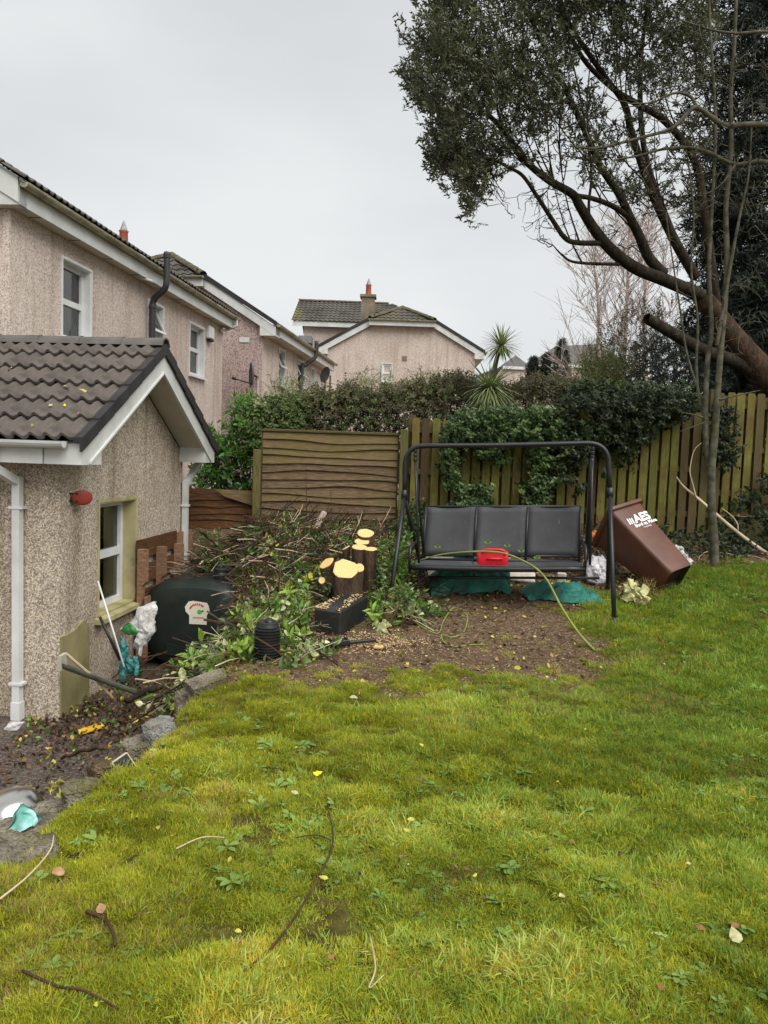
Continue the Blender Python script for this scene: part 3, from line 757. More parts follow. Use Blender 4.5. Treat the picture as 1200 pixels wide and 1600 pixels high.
# red oval plate on the corner of the wing
ou, oz = fp.hit_v(131, 778, .1)
ov = thing('wall_plate', 'red oval enamel plate on a black bracket beside the gable window', 'plate', fp(ou, .0, oz))
mb = MB(); nrm = (fp.e2 * .75 - fp.e1 * .65).normalized(); side_ = nrm.cross(Vector((0, 0, 1))).normalized(); oc = fp(ou, .085, oz)
for d_, k_ in ((-.012, .9), (-.006, 1), (.004, 1), (.012, .9), (.016, .45), (.017, .0001)):
    for k in range(24):
        an = 2 * math.pi * k / 24; q = oc + nrm * d_ + side_ * (math.cos(an) * .092 * k_) + Vector((0, 0, math.sin(an) * .066 * k_)); mb.V.append(tuple(q))
for i in range(5): mb.F += [(i * 24 + k, i * 24 + (k + 1) % 24, (i + 1) * 24 + (k + 1) % 24, (i + 1) * 24 + k) for k in range(24)]
mb.F.append(tuple(reversed(range(24)))); mb.build('plate', redoval, ov, smooth=True)
for dz in (-.03, .035):
    mb = MB(); mb.tube([fp(ou - .05, .0, oz + dz), fp(ou - .05, .06, oz + dz), oc + Vector((0, 0, dz)) - nrm * .01], .009, 6); mb.build('bracket', rubber, ov)

# ------------------------------------------------------------------ two-storey house behind the wing
f1 = Frame(Vector((-4.38, 8.98, 0)), 5.2)
L1 = 8.05; EZ = 4.16; GO = .15; rp = 30.8; t1 = math.tan(R(rp)); W1 = 11.0
h1 = thing('two_storey_house', 'two storey pink pebbledash house with three windows and long white gutter', 'house', f1(0, 0, -.85))
def uz(px, py): return f1.hit_v(px, py)
wins = []
for (xa, xb, yt, yb, zt_x) in ((97, 141, 403, 527, 97), (231, 254, 470, 558, 231), (296, 318.5, 504, 584, 296)):
    ua = uz(xa, (yt + yb) / 2)[0]; ub = uz(xb, (yt + yb) / 2)[0]; wins.append((ua, ub, uz(xa, yb)[1], uz(xa, yt)[1]))
mb = wall_with_holes(lambda s, z: f1(s, 0, z), wins, L1, (-.9, EZ + .1), .1, None)
zr1 = lambda v: EZ + .15 + (-v) * t1
gpoly = lambda u: [f1(u, 0, -.9), f1(u, 0, EZ + .1), f1(u, -W1 / 2, EZ + .1 + W1 / 2 * t1), f1(u, -W1, EZ + .1), f1(u, -W1, -.9)]
mb.add(gpoly(0), [(0, 1, 2, 3, 4)]); mb.add(gpoly(L1), [(4, 3, 2, 1, 0)])
mb.add([f1(0, -W1, -.9), f1(L1, -W1, -.9), f1(L1, -W1, EZ + .1), f1(0, -W1, EZ + .1)], [(0, 1, 2, 3)])
mb.build('wall', pebble_far, h1)
for i, (a, b_, z0, z1) in enumerate(wins):
    window(f1, lambda s, z, d: f1(s, -d, z), a, b_, z0, z1, h1, None, trim=True, split=(.5, .5, .54)[i], openq=(i == 1), curtain=(1, 2, 2)[i], recess=.11)
mb = MB(); fbox(mb, f1, -GO, L1 + .22, .18, .202, EZ, EZ + .21); mb.build('fascia', white, h1)
mb = MB(); mb.add([f1(-GO, 0.001, EZ + .01), f1(L1 + .22, 0.001, EZ + .01), f1(L1 + .22, .18, EZ + .01), f1(-GO, .18, EZ + .01)], [(0, 1, 2, 3)]); mb.build('eave_soffit', soffit_m, h1)
mb = MB()
for k in range(9): fbox(mb, f1, .35 + k * .95, .36 + k * .95, .02, .175, EZ + .004, EZ + .009)
mb.build('soffit_joint', verge_m, h1)
mb = MB(); half_gutter(mb, f1(-GO - .02, .262, EZ + .235), f1(L1 + .25, .262, EZ + .235), .058, side=f1.e2); mb.build('gutter', white_mossy, h1)
for uu in np.linspace(.2, 7.9, 10):
    mb = MB(); half_gutter(mb, f1(uu, .262, EZ + .236), f1(uu + .03, .262, EZ + .236), .064, side=f1.e2, n=6); mb.build('gutter_bracket', white_mossy, h1)
mb = MB(); mb.prism([f1(-GO, -.25, EZ), f1(-GO, .202, EZ), f1(-GO, .202, EZ + .21), f1(-GO, -.25, EZ + .21 + .56 * t1)], f1.e1 * .14); mb.build('eave_box', white, h1)
mb = MB(); mb.prism([f1(L1 + .01, 0, EZ), f1(L1 + .01, .202, EZ), f1(L1 + .01, .202, EZ + .21), f1(L1 + .01, 0, EZ + .38)], f1.e1 * .21); mb.build('eave_box', white, h1)
for uu in (-GO - .02, L1 + .19):
    mb = MB(); mb.prism([f1(uu, .19, EZ + .02), f1(uu, .19, EZ + .3), f1(uu, -W1 / 2, EZ + .32 + (W1 / 2 + .15) * t1), f1(uu, -W1 / 2, EZ + .02 + (W1 / 2 + .15) * t1)], f1.e1 * .025); mb.build('barge_board', white, h1)
ey1 = -f1.e2 * math.cos(R(rp)) + Vector((0, 0, math.sin(R(rp)))); sl1 = (W1 / 2 + .25) / math.cos(R(rp))
ro1 = f1(-GO - .05, .28, EZ + .27)
tme1 = tile_mesh(.312, .36, 2, .02, .022, 6); tme1.materials.append(tile_far)
nt = int((L1 + GO + .3) / .3); rows = 9
for r_ in range(rows):
    for k in range(nt):
        tile_part(tme1, ro1 + f1.e1 * (.3 * k) + ey1 * (.325 * r_), f1.e1, ey1, h1)
tile_sheet(ro1, f1.e1, ey1, [(0, rows * .325), (nt * .3, rows * .325), (nt * .3, sl1), (0, sl1)], .3, .325, 2, .018).build('upper_roof_slope', tile_far, h1, kind='stuff')
mk('roof_deck', [ro1 - Vector((0, 0, .03)), ro1 + f1.e1 * nt * .3 - Vector((0, 0, .03)), ro1 + f1.e1 * nt * .3 + ey1 * sl1 - Vector((0, 0, .03)), ro1 + ey1 * sl1 - Vector((0, 0, .03)),
                 f1(-GO - .05, -W1 - .4, EZ + .24), f1(L1 + .3, -W1 - .4, EZ + .24)], [(0, 1, 2, 3), (3, 2, 5, 4)], verge_m, h1)
ridge_run(f1(-GO, -W1 / 2, EZ + .32 + (W1 / 2 + .28) * t1), f1(L1 + .25, -W1 / 2, EZ + .32 + (W1 / 2 + .28) * t1), .12, h1, ridge_m)
# soil pipe that bends round the gutter
us, _ = uz(229, 500)
mb = MB(); pz = lambda z, v, u=0: f1(us + u, v, z)
mb.tube(spline([pz(1.6, .1), pz(3.2, .1), pz(EZ - .42, .1), pz(EZ - .24, .12, .0), pz(EZ - .14, .24, -.04), pz(EZ - .06, .34, -.08), pz(EZ + .1, .37, -.09), pz(EZ + .42, .37, -.09)], 5), .052, 10)
sp = mb.build('soil_pipe', blackpipe, h1, smooth=True)
for z in (3.15, EZ - .38):
    mb = MB(); mb.lathe([(.058, 0), (.062, .01), (.062, .05), (.058, .06)], pz(z, .1), n=12, cap=True); mb.build('pipe_collar', blackpipe, sp)
mb = MB(); mb.lathe([(.055, 0), (.06, .02), (.06, .08), (.05, .11), (.02, .12)], pz(EZ + .4, .37, -.09), n=12, cap=True); mb.build('pipe_cowl', blackpipe, sp)
ua, za = uz(325, 520)
mb = MB(); fbox(mb, f1, ua - .16, ua + .16, .0, .09, za - .13, za + .13, .02); ab = mb.build('alarm_box', white_clean, h1)
mb = MB(); fbox(mb, f1, ua - .08, ua + .08, .02, .1, za - .18, za - .132); mb.build('alarm_lamp', verge_m, ab)
ua, za = uz(210, 435)
mb = MB(); mb.tube([f1(ua, -.02, za + .04), f1(ua, .3, za - .04)], .02, 8); mb.build('overflow_pipe', white_clean, h1)
mb = MB(); mb.tube([f1(L1 + .1, .27, EZ + .2), f1(L1 + .1, .27, EZ + .06), f1(L1 + .02, .04, EZ - .06), f1(L1 - .3, .06, EZ - .1)], .035, 8); mb.build('downpipe', white, h1)

# ------------------------------------------------------------------ half-hipped houses further back
def half_hip_house(name, label, f, Wd, L, ez, pit, hv, side=1, gablemat=pebble_end, sidemat=pebble_far):
    """gable in the plane u=0 from v=-Wd..0, ridge along u; hv = length of each verge before the half hip"""
    t = math.tan(R(pit)); h = thing(name, label, 'house', f(0, 0, -.3))
    zv = lambda v: ez + min(-v, Wd + v) * t
    zh = ez + hv * t; zr = ez + Wd / 2 * t; bk = (zr - zh) / t
    mk('gable_wall', [f(0, 0, -.3), f(0, 0, ez), f(0, -hv, zh), f(0, -Wd + hv, zh), f(0, -Wd, ez), f(0, -Wd, -.3)], [(0, 1, 2, 3, 4, 5)], gablemat, h)
    ct = math.cos(R(pit)); o_ = .34
    for sg in (0, 1):
        V_ = (lambda v: v) if sg == 0 else (lambda v: -Wd - v)
        ex_ = f.e1 if sg == 0 else -f.e1
        ey_ = (-f.e2 if sg == 0 else f.e2) * ct + Vector((0, 0, math.sin(R(pit))))
        s0 = -.12; sl = (Wd / 2 + o_) / ct; sh = (hv + o_) / ct
        poly = [(-.12, 0), (L, 0), (L, sl), (bk, sl), (-.2, sh), (-.12, sh)]
        if sg: poly = [(-x, y) for x, y in poly]
        tile_sheet(f(0, V_(o_), ez - o_ * t + .2), ex_, ey_, poly, .3, .33, 1.5, .022, .03).build('roof_slope', tile_far, h, kind='stuff')
        mb = MB(); mb.prism([f(-.13, V_(o_ - .06), ez - o_ * t - .06), f(-.13, V_(o_ - .06), ez - o_ * t + .16), f(-.13, V_(-hv), zh + .16), f(-.13, V_(-hv), zh - .08)], f.e1 * .03); mb.build('barge_board', white, h)
        mb = MB(); mb.prism([f(-.16, V_(o_ + .02), ez - o_ * t + .14), f(-.16, V_(o_ + .02), ez - o_ * t + .25), f(-.16, V_(-hv - .1), zh + .33), f(-.16, V_(-hv - .1), zh + .2)], f.e1 * .08); mb.build('verge_cap', verge_m, h)
        mb = MB(); mb.prism([f(-.125, V_(-.04), ez - o_ * t - .08), f(-.125, V_(o_), ez - o_ * t - .08), f(-.125, V_(o_), ez - o_ * t + .17), f(-.125, V_(-.04), ez - .0)], f.e1 * .4); mb.build('eave_box', white, h)
        mb = MB(); fbox(mb, f, -.12, L, min(V_(o_ - .03), V_(o_)), max(V_(o_ - .03), V_(o_)), ez - o_ * t - .05, ez - o_ * t + .16); mb.build('fascia', white, h)
        mb = MB(); mb.add([f(0, V_(0), ez - o_ * t - .04), f(L, V_(0), ez - o_ * t - .04), f(L, V_(o_), ez - o_ * t - .04), f(0, V_(o_), ez - o_ * t - .04)], [(0, 1, 2, 3)]); mb.build('eave_soffit', soffit_m, h)
        mb = MB(); sd = f.e2 * (1 if sg == 0 else -1); half_gutter(mb, f(-.12, V_(o_), ez - o_ * t + .18) + sd * .065, f(L, V_(o_), ez - o_ * t + .18) + sd * .065, .06, side=sd); mb.build('gutter', white_mossy, h)
        if sg: quad('side_wall', [f(L, -Wd, -.3), f(0, -Wd, -.3), f(0, -Wd, ez), f(L, -Wd, ez)], sidemat, h)
        ridge_run(f(-.22, V_(-hv + .1), zh + .19), f(bk, V_(-Wd / 2), zr + .22), .1, h, tile_moss, .4)
    eyh = f.e1 * ct + Vector((0, 0, math.sin(R(pit)))); hb = (Wd - 2 * hv) / 2; oh = .28
    tile_sheet(f(-oh, -Wd / 2, zh + .2 - oh * t), f.e2 * 1, eyh, [(-hb - .2, 0), (hb + .2, 0), (.0, (bk + oh) / ct)], .3, .33, 1.5, .022, .03).build('half_hip_slope', tile_far, h, kind='stuff')
    mb = MB(); fbox(mb, f, -oh - .02, -oh, -Wd + hv - .12, -hv + .12, zh - .12, zh + .08); mb.build('hip_fascia', white, h)
    mb = MB(); half_gutter(mb, f(-oh - .075, -Wd + hv - .14, zh + .1), f(-oh - .075, -hv + .14, zh + .1), .055, side=-f.e1); mb.build('hip_gutter', white_mossy, h)
    quad('hip_soffit', [f(-oh, -Wd + hv - .1, zh - .1), f(0, -Wd + hv - .1, zh - .1), f(0, -hv + .1, zh - .1), f(-oh, -hv + .1, zh - .1)], soffit_m, h)
    ridge_run(f(bk, -Wd / 2, zr + .22), f(L, -Wd / 2, zr + .22), .1, h, tile_moss, .45)
    quad('far_wall', [f(L, 0, -.3), f(L, -Wd, -.3), f(L, -Wd, ez), f(L, -Wd / 2, zr), f(L, 0, ez)], gablemat, h)
    return h, zh, zr
def chimney(f, u, v, zb, zt, w_, parent, pots=1):
    mb = MB(); fbox(mb, f, u - w_ / 2, u + w_ / 2, v - w_ / 2, v + w_ / 2, zb, zt); ch = mb.build('chimney', stackm, parent)
    mb = MB(); fbox(mb, f, u - w_ * .62, u + w_ * .62, v - w_ * .62, v + w_ * .62, zt + .002, zt + .1); mb.build('chimney_cap', stackm, ch)
    mb = MB(); mb.lathe([(.12, 0), (.13, .05), (.115, .1), (.105, .38), (.13, .42), (.1, .43), (.1, .4)], f(u, v, zt + .1), n=14); mb.build('chimney_pot', terracotta, ch, smooth=True)
    mb = MB(); mb.lathe([(.1, 0), (.09, .04), (.015, .26), (.0, .27)], f(u, v, zt + .52), n=10); mb.build('chimney_cowl', simple('zinc_cowl%d' % int(u * 10), S(150, 152, 154), S(120, 122, 124), 5, .5, .4, 0, metal=.4), ch)
    return ch
f2 = Frame(Vector((W(409, 600, 18.4).x, 18.4, 0)), 6.4)
h2, zh2, zr2 = half_hip_house('half_hipped_house', 'pink pebbledash house with mossy half hipped roof and grey dish on its gable', f2, 5.6, 7.6, 4.50, 31.5, 1.5)
wins2 = []
for (xa, xb, yt, yb) in ((435, 444.5, 544, 601), (464.5, 475.5, 562, 607), (485, 491, 574, 612)):
    ua = f2.hit_v(xa, (yt + yb) / 2)[0]; ub = f2.hit_v(xb, (yt + yb) / 2)[0]; wins2.append((ua, ub, f2.hit_v(xa, yb)[1], f2.hit_v(xa, yt)[1]))
wall_with_holes(lambda s, z: f2(s, 0, z), wins2, 7.6, (-.3, 4.5), .1, None).build('side_wall', pebble_far, h2)
for i, (a, b_, z0, z1) in enumerate(wins2):
    window(f2, lambda s, z, d: f2(s, -d, z), a, b_, z0, z1, h2, None, trim=True, curtain=2, openq=(i < 2))
up_, _ = f2.hit_v(466, 570)
mb = MB(); mb.tube(spline([f2(up_, .09, 0), f2(up_, .09, 3.6), f2(up_ + .1, .2, 4.0), f2(up_ + .2, .45, 4.25), f2(up_ + .2, .47, 4.7)], 4), .06, 8); mb.build('soil_pipe', blackpipe, h2, smooth=True)
vb, zb = f2.hit_u(382, 531)
mb = MB(); fbox(mb, f2, -.02, .0, vb - .12, vb + .12, zb - .06, zb + .06); mb.build('wall_vent', white_clean, h2)
vc, zc = f2.hit_u(193, 393, 1.6)
chimney(f2, 1.6, vc, 4.6, zc, .46, h2)
def dish(f, u, v, z, label, faceout, parent=None):
    d = thing('satellite_dish', label, 'satellite dish', f(u, v, z))
    ax = Vector(faceout).normalized(); c = f(u, v, z) - f.e1 * .28
    mb = MB(); mb.lathe([(0, .0), (.12, .01), (.22, .035), (.29, .07), (.295, .062), (.22, .02), (.12, -.004), (0, -.014)], c, ax, 18); mb.build('reflector', dishm, d, smooth=True)
    mb = MB(); mb.tube([c, f(u, v, z - .02)], .025, 6); mb.tube([c - Vector((0, 0, .22)), c + ax * .42 - Vector((0, 0, .12))], .014, 6); mb.build('arm', verge_m, d)
    mb = MB(); mb.tube([c + ax * .4 - Vector((0, 0, .12)), c + ax * .5 - Vector((0, 0, .1))], .035, 8); mb.build('receiver', verge_m, d)
    return d
vd, zd = f2.hit_u(397, 586, -.25)
dish(f2, -.02, vd, zd, 'grey satellite dish high on the rose gable wall', -f2.e2 * .8 - f2.e1 * .35)
vd2, _ = f2.hit_u(400, 600)
mb = MB(); mb.tube([f2(-.015, vd + .03, zd - .1), f2(-.015, vd + .03, zd - .9)], .012, 5); mb.build('dish_cable', white_clean, h2)

f3 = Frame(Vector((W(741, 600, 30).x, 30, 0)), 0.5)
x3l = W(489, 600, 30).x; W3 = f3.o.x - x3l - .5
h3, zh3, zr3 = half_hip_house('detached_house', 'distant pale pink house with half hipped gable, single small window and tall chimney', f3, W3, 6.0, 5.60, 29.5, 1.72, gablemat=pebble_far)
v0, z0 = f3.hit_u(597, 597, 0); v1, z1 = f3.hit_u(612, 569, 0)
quad('side_wall', [f3(0, 0, -.3), f3(6, 0, -.3), f3(6, 0, 5.62), f3(0, 0, 5.62)], pebble_far, h3)
window(f3, lambda s, z, d: f3(d - .05, s, z), v0, v1, z0, z1, h3, None, trim=True, curtain=1, recess=.04)
vw, zw = f3.hit_u(632, 560); mb = MB(); fbox(mb, f3, -.03, 0, vw - .09, vw + .09, zw - .09, zw + .09); mb.build('wall_vent', stackm, h3)
vc, zc = f3.hit_u(575.5, 466, 1.4); chimney(f3, 1.4, vc, 5.9, zc, .52, h3)
# taller block behind, ridge running across
u4 = 3.2; vl, zl = f3.hit_u(461, 505, u4); vr, _ = f3.hit_u(604, 480, u4); zr4 = f3.hit_u(530, 476, u4 + 2.2)[1]
mb = MB(); mb.prism([f3(u4 + .3, vl + .35, -.3), f3(u4 + 4.2, vl + .35, -.3), f3(u4 + 4.2, vl + .35, zl + .1), f3(u4 + 2.25, vl + .35, zr4 - .1), f3(u4 + .3, vl + .35, zl + .1)], f3.e2 * (vr - .5 - vl)); mb.build('main_block_wall', pebble_far, h3)
sl4 = math.hypot(2.3, zr4 - zl); eyb = Vector(f3.e1 * 2.3 + Vector((0, 0, zr4 - zl))).normalized()
Lr = vr - vl + .25
tile_sheet(f3(u4 - .05, vl - .15, zl + .12), f3.e2, eyb, [(0, 0), (Lr + 1.4, 0), (Lr + .2, sl4), (0, sl4)], .3, .33, 1.5, .02, .03).build('main_roof_slope', tile_far, h3, kind='stuff')
eyc = Vector(-f3.e1 * 2.3 + Vector((0, 0, zr4 - zl))).normalized()
tile_sheet(f3(u4 + 4.6, vl - .15, zl + .12), f3.e2, -eyc * -1, [(0, 0), (Lr, 0), (Lr, sl4), (0, sl4)], .3, .33, 1.5, .02, .03).build('main_roof_back', tile_far, h3, kind='stuff')
mb = MB(); fbox(mb, f3, u4, u4 + .03, vl - .1, -W3 / 2 + .2, zl - .1, zl + .12); mb.build('main_fascia', white, h3)
ridge_run(f3(u4 + 2.25, vl - .15, zr4 + .16), f3(u4 + 2.25, vr + .05, zr4 + .14), .1, h3, tile_moss, .45)
vb, zb = f3.hit_u(478, 545, u4); mb = MB(); fbox(mb, f3, u4 - .5, u4 + .2, vb - .24, vb + .24, zb - .9, zb + .18); bs = mb.build('brick_stack', brickred, h3)
mb = MB(); fbox(mb, f3, u4 - .52, u4 + .22, vb - .27, vb + .27, zb + .185, zb + .48); mb.build('lead_flashing', simple('lead', S(130, 132, 136), S(108, 110, 114), 4, .6, .4, 0), bs)
d2 = f3.hit_u(511, 587, -6)
dpl = thing('satellite_dish', 'grey satellite dish on a thin pole above the hedge', 'satellite dish', f3(-6, d2[0], 1.0))
cc = f3(-6.2, d2[0], d2[1]); ax = Vector((-.75, -.6, .2)).normalized()
mb = MB(); mb.lathe([(0, .0), (.12, .01), (.2, .035), (.25, .06), (.255, .05), (.2, .02), (.12, -.004), (0, -.014)], cc, ax, 18); mb.build('reflector', dishm, dpl, smooth=True)
mb = MB(); mb.tube([cc - ax * .02, f3(-6, d2[0] + .1, d2[1]), f3(-6, d2[0] + .1, .2)], .025, 6); mb.tube([cc - Vector((0, 0, .2)), cc + ax * .35], .012, 5); mb.build('pole', verge_m, dpl)
# overhead cable
cab = MB(); A = W(503, 597, 26); B = W(690, 604, 26); cab.tube([A.lerp(B, k / 10) - Vector((0, 0, .25 * math.sin(math.pi * k / 10) * .6)) for k in range(11)], .012, 4)
tag(cab.build('overhead_cable', cable_m), 'thin black cable strung across the far pink gable', 'cable')

# far roofs
def far_house(name, label, pts, Y, dep, wallz, tint):
    f = Frame(Vector((W(pts[0][0], 600, Y).x, Y, 0)), 0)
    h = thing(name, label, 'house', f(0, 0, 0)); P_ = [W(x, y, Y + (dep / 2 if up else 0)) for x, y, up in pts]
    return f, h, P_
dist_tile = simple('distant_roof', S(104, 100, 96), S(88, 85, 82), 1.2, .9, .2, .2, 8)
Y = 58
h5 = thing('bungalow', 'far off pale house with small hipped slate roof behind palm', 'house', W(800, 600, Y))
a, b_, c_ = W(782, 572, Y), W(828, 572, Y), W(806, 555, Y + 3)
mk('roof', [a, b_, c_, a + Vector((0, 6, 0)), b_ + Vector((0, 6, 0))], [(0, 1, 2), (1, 4, 2), (4, 3, 2), (3, 0, 2)], dist_tile, h5)
mb = MB(); mb.box(Vector((a.x + .15, a.y + .2, -.3)), (b_.x - a.x - .3, 0, 0), (0, 5.5, 0), (0, 0, a.z + .25)); mb.build('wall', pebble_far, h5)
mb = MB(); mb.box(a + Vector((0, -.02, -.2)), (b_.x - a.x, 0, 0), (0, .05, 0), (0, 0, .22)); mb.build('fascia', white, h5)
h6 = thing('broad_house', 'far off house with broad grey roof partly behind dark conifers', 'house', W(890, 600, Y + 4)); Y2 = Y + 4
a, b_ = W(826, 568, Y2), W(985, 572, Y2); c_, d_ = W(868, 541, Y2 + 4), W(940, 537, Y2 + 4)
mk('roof', [a, b_, d_, c_, a + Vector((0, 8, 0)), b_ + Vector((0, 8, 0))], [(0, 1, 2, 3), (1, 5, 2), (5, 4, 3, 2), (4, 0, 3)], dist_tile, h6)
mb = MB(); mb.box(Vector((a.x + .2, a.y + .2, -.3)), (b_.x - a.x - .4, 0, 0), (0, 7.5, 0), (0, 0, a.z + .25)); mb.build('wall', pebble_far, h6)
mb = MB(); mb.box(a + Vector((0, -.02, -.22)), (b_.x - a.x, 0, 0), (0, .05, 0), (0, 0, .24)); mb.build('fascia', white, h6)
h7 = thing('shed_roof_house', 'low grey roof edge just left of the palm trunk', 'house', W(760, 600, 46))
a, b_ = W(748, 585, 46), W(786, 572, 46)
mb = MB(); mb.prism([a, b_, b_ - Vector((0, 0, .12)), a - Vector((0, 0, .12))], (0, 5, 0)); mb.build('roof', dist_tile, h7)
mb = MB(); mb.prism([a - Vector((0, -.2, .13)), b_ - Vector((0, -.2, .13)), Vector((b_.x, b_.y + .2, -.3)), Vector((a.x, a.y + .2, -.3))], (0, 4.5, 0)); mb.build('wall', pebble_far, h7)
# ================================================================== fences
FY = 9.95
def wavy_plank(x0, x1, zt, zb, y, tilt, seed, amp=.018, th=.014, n=14):
    """a waney-edged overlap board, lower edge wandering, leaning out at the bottom"""
    r = random.Random(seed); ph = [r.uniform(0, 6) for _ in range(4)]; fr = [r.uniform(1.5, 3.2), r.uniform(4, 7), r.uniform(9, 13)]
    kx, kk = r.uniform(0, 1), r.choice([0, 0, 1.4]) * amp
    mb = MB()
    for k in range(n + 1):
        t = k / n; x = x0 + (x1 - x0) * t
        w = amp * (math.sin(fr[0] * t * 2 + ph[0]) + .5 * math.sin(fr[1] * t + ph[1]) + .3 * math.sin(fr[2] * t + ph[2])) - kk * math.exp(-((t - kx) / .09) ** 2)
        yb = y - tilt
        mb.V += [(x, y, zt), (x, yb, zb + w), (x, yb + th, zb + w), (x, y + th * .5, zt)]
    for k in range(n):
        a = 4 * k; c = a + 4
        mb.F += [(a, a + 1, c + 1, c), (a + 1, a + 2, c + 2, c + 1), (a + 2, a + 3, c + 3, c + 2), (a + 3, a, c, c + 3)]
    mb.F += [(0, 3, 2, 1), (4 * n, 4 * n + 1, 4 * n + 2, 4 * n + 3)]
    return mb
def roll_z(x0, z0, slope=0): return lambda x: z0 + slope * (x - x0)
# overlap panel in the middle
A = W(408, 674, FY); B = W(626, 674, FY)
panel = thing('overlap_fence_panel', 'brown waney-edge overlap fence panel facing the brush pile', 'fence panel', (A.x, FY, .4))
top, bot = A.z + .01, W(520, 833, FY).z; nb = 13
for k in range(nb):
    zt = top - (top - bot) * k / nb; zb = top - (top - bot) * (k + 1) / nb
    wavy_plank(A.x + .03, B.x - .03, zt + .03, zb - .014, FY + .012, .04, 100 + k, .02).build('plank', lap_m, panel)
mb = MB(); mb.box((A.x, FY - .03, top + .0), (B.x - A.x, 0, 0), (0, .07, 0), (0, 0, .022)); mb.build('cap_rail', rail_m, panel)
for x in (A.x + .01, B.x - .045):
    mb = MB(); mb.box((x, FY - .0, bot - .02), (.035, 0, 0), (0, .05, 0), (0, 0, top - bot + .02)); mb.build('frame_batten', rail_m, panel)
mb = MB(); mb.box((A.x + .02, FY + .03, bot - .3), (B.x - A.x - .04, 0, 0), (0, .05, 0), (0, 0, .27)); mb.build('gravel_board', concrete_m, panel)
def post(px, pt, pb, label, w_=.1):
    a = W(px, pt, FY - .06); p = thing('fence_post', label, 'post', (a.x, FY - .06, W(px, pb, FY).z))
    z0 = hz(a.x, FY) - .2
    mb = MB(); mb.box((a.x - w_ / 2, FY - .11, z0), (w_, 0, 0), (0, .1, 0), (0, 0, a.z - z0), .006); mb.build('shaft', post_m, p); return p
post(402.5, 702, 834, 'olive green timber post between the low panel and the tall overlap panel', .095)
post(632, 671, 838, 'olive green timber post right of the overlap panel', .1)
# low dark panel on the left
A2 = W(286, 766, FY + .12); B2 = W(397, 766, FY + .12)
lowp = thing('low_fence_panel', 'low dark brown lap panel with a cracked top board beside the wing', 'fence panel', (A2.x, FY, .3))
t2, b2 = A2.z, W(340, 836, FY).z; nb = 6
for k in range(nb):
    zt = t2 - (t2 - b2) * k / nb; zb = t2 - (t2 - b2) * (k + 1) / nb
    wavy_plank(A2.x - .1, B2.x, zt + .03, zb - .012, FY + .13, .026, 140 + k, .014).build('plank', lap_dark, lowp)
mb = MB(); q = [W(336, 764, FY + .07), W(396, 768, FY + .07), W(396, 790, FY + .07), W(352, 776, FY + .07)]
mb.prism(q, (0, -.018, 0)); mb.build('split_board', lap_m, lowp)
mb = MB(); mb.box((A2.x - .1, FY + .16, b2 - .3), (B2.x - A2.x + .1, 0, 0), (0, .05, 0), (0, 0, .3)); mb.build('gravel_board', concrete_m, lowp)
# hit and miss picket fence, stepping up to the right
def picket_panel(px0, px1, zt, zb, label, seed, brown):
    r = random.Random(seed); x0, x1 = W(px0, 700, FY).x, W(px1, 700, FY).x
    f = thing('picket_fence_panel', label, 'fence panel', (x0, FY, zb)); x = x0; k = 0; st = .1315
    while x < x1 - .05:
        w_ = .098 + r.uniform(-.004, .006); dz = r.uniform(-.012, .012); lean = r.gauss(0, .006)
        mb = MB(); z0_, z1_ = zb + r.uniform(-.012, .01), zt + dz; y0 = FY - .02 + r.uniform(-.004, .004)
        c = .018
        pts = [(x, y0, z0_), (x + w_, y0, z0_), (x + w_ + lean, y0, z1_ - c), (x + w_ - c + lean, y0, z1_), (x + c + lean, y0, z1_), (x + lean, y0, z1_ - c)]
        mb.prism(list(reversed(pts)), (0, .018, 0))
        mb.build('picket', picket_m if r.random() > brown(x) else picket_brown, f)
        if k % 1 == 0:
            mb = MB(); xb = x + st * .5 + .004; mb.box((xb + .0, FY + .062, zb + .02), (.094, 0, 0), (0, .016, 0), (0, 0, zt - zb - .05 + r.uniform(-.01, .01))); mb.build('rear_picket', picket_m if r.random() > .6 else picket_brown, f)
        x += st; k += 1
    for t in (.16, .52, .88):
        mb = MB(); mb.box((x0 - .02, FY + .0, zb + (zt - zb) * t), (x1 - x0 + .03, 0, 0), (0, .06, 0), (0, 0, .07)); mb.build('rail', rail_m, f)
    mb = MB(); mb.box((x0, FY - .0, zb - .3), (x1 - x0, 0, 0), (0, .05, 0), (0, 0, .285)); mb.build('gravel_board', concrete_m, f)
    for xp in (x0 - .05,):
        mb = MB(); mb.box((xp, FY + .07, zb - .4), (.095, 0, 0), (0, .095, 0), (0, 0, zt - zb + .45)); mb.build('post', rail_m, f)
    return f
pxm = lambda y, x: W(x, y, FY).z
picket_panel(643, 872, pxm(654, 660), pxm(836, 760) - .02, 'green stained picket panel behind the swing under trailing ivy', 1, lambda x: .04)
picket_panel(873, 1112, pxm(640, 1000), pxm(836, 1000), 'green stained picket panel behind the fallen brown bin', 2, lambda x: .85 if x > 3.72 else .1)
picket_panel(1115, 1345, pxm(616, 1180), pxm(806, 1160), 'taller picket panel right of the grey trunk', 3, lambda x: .3)
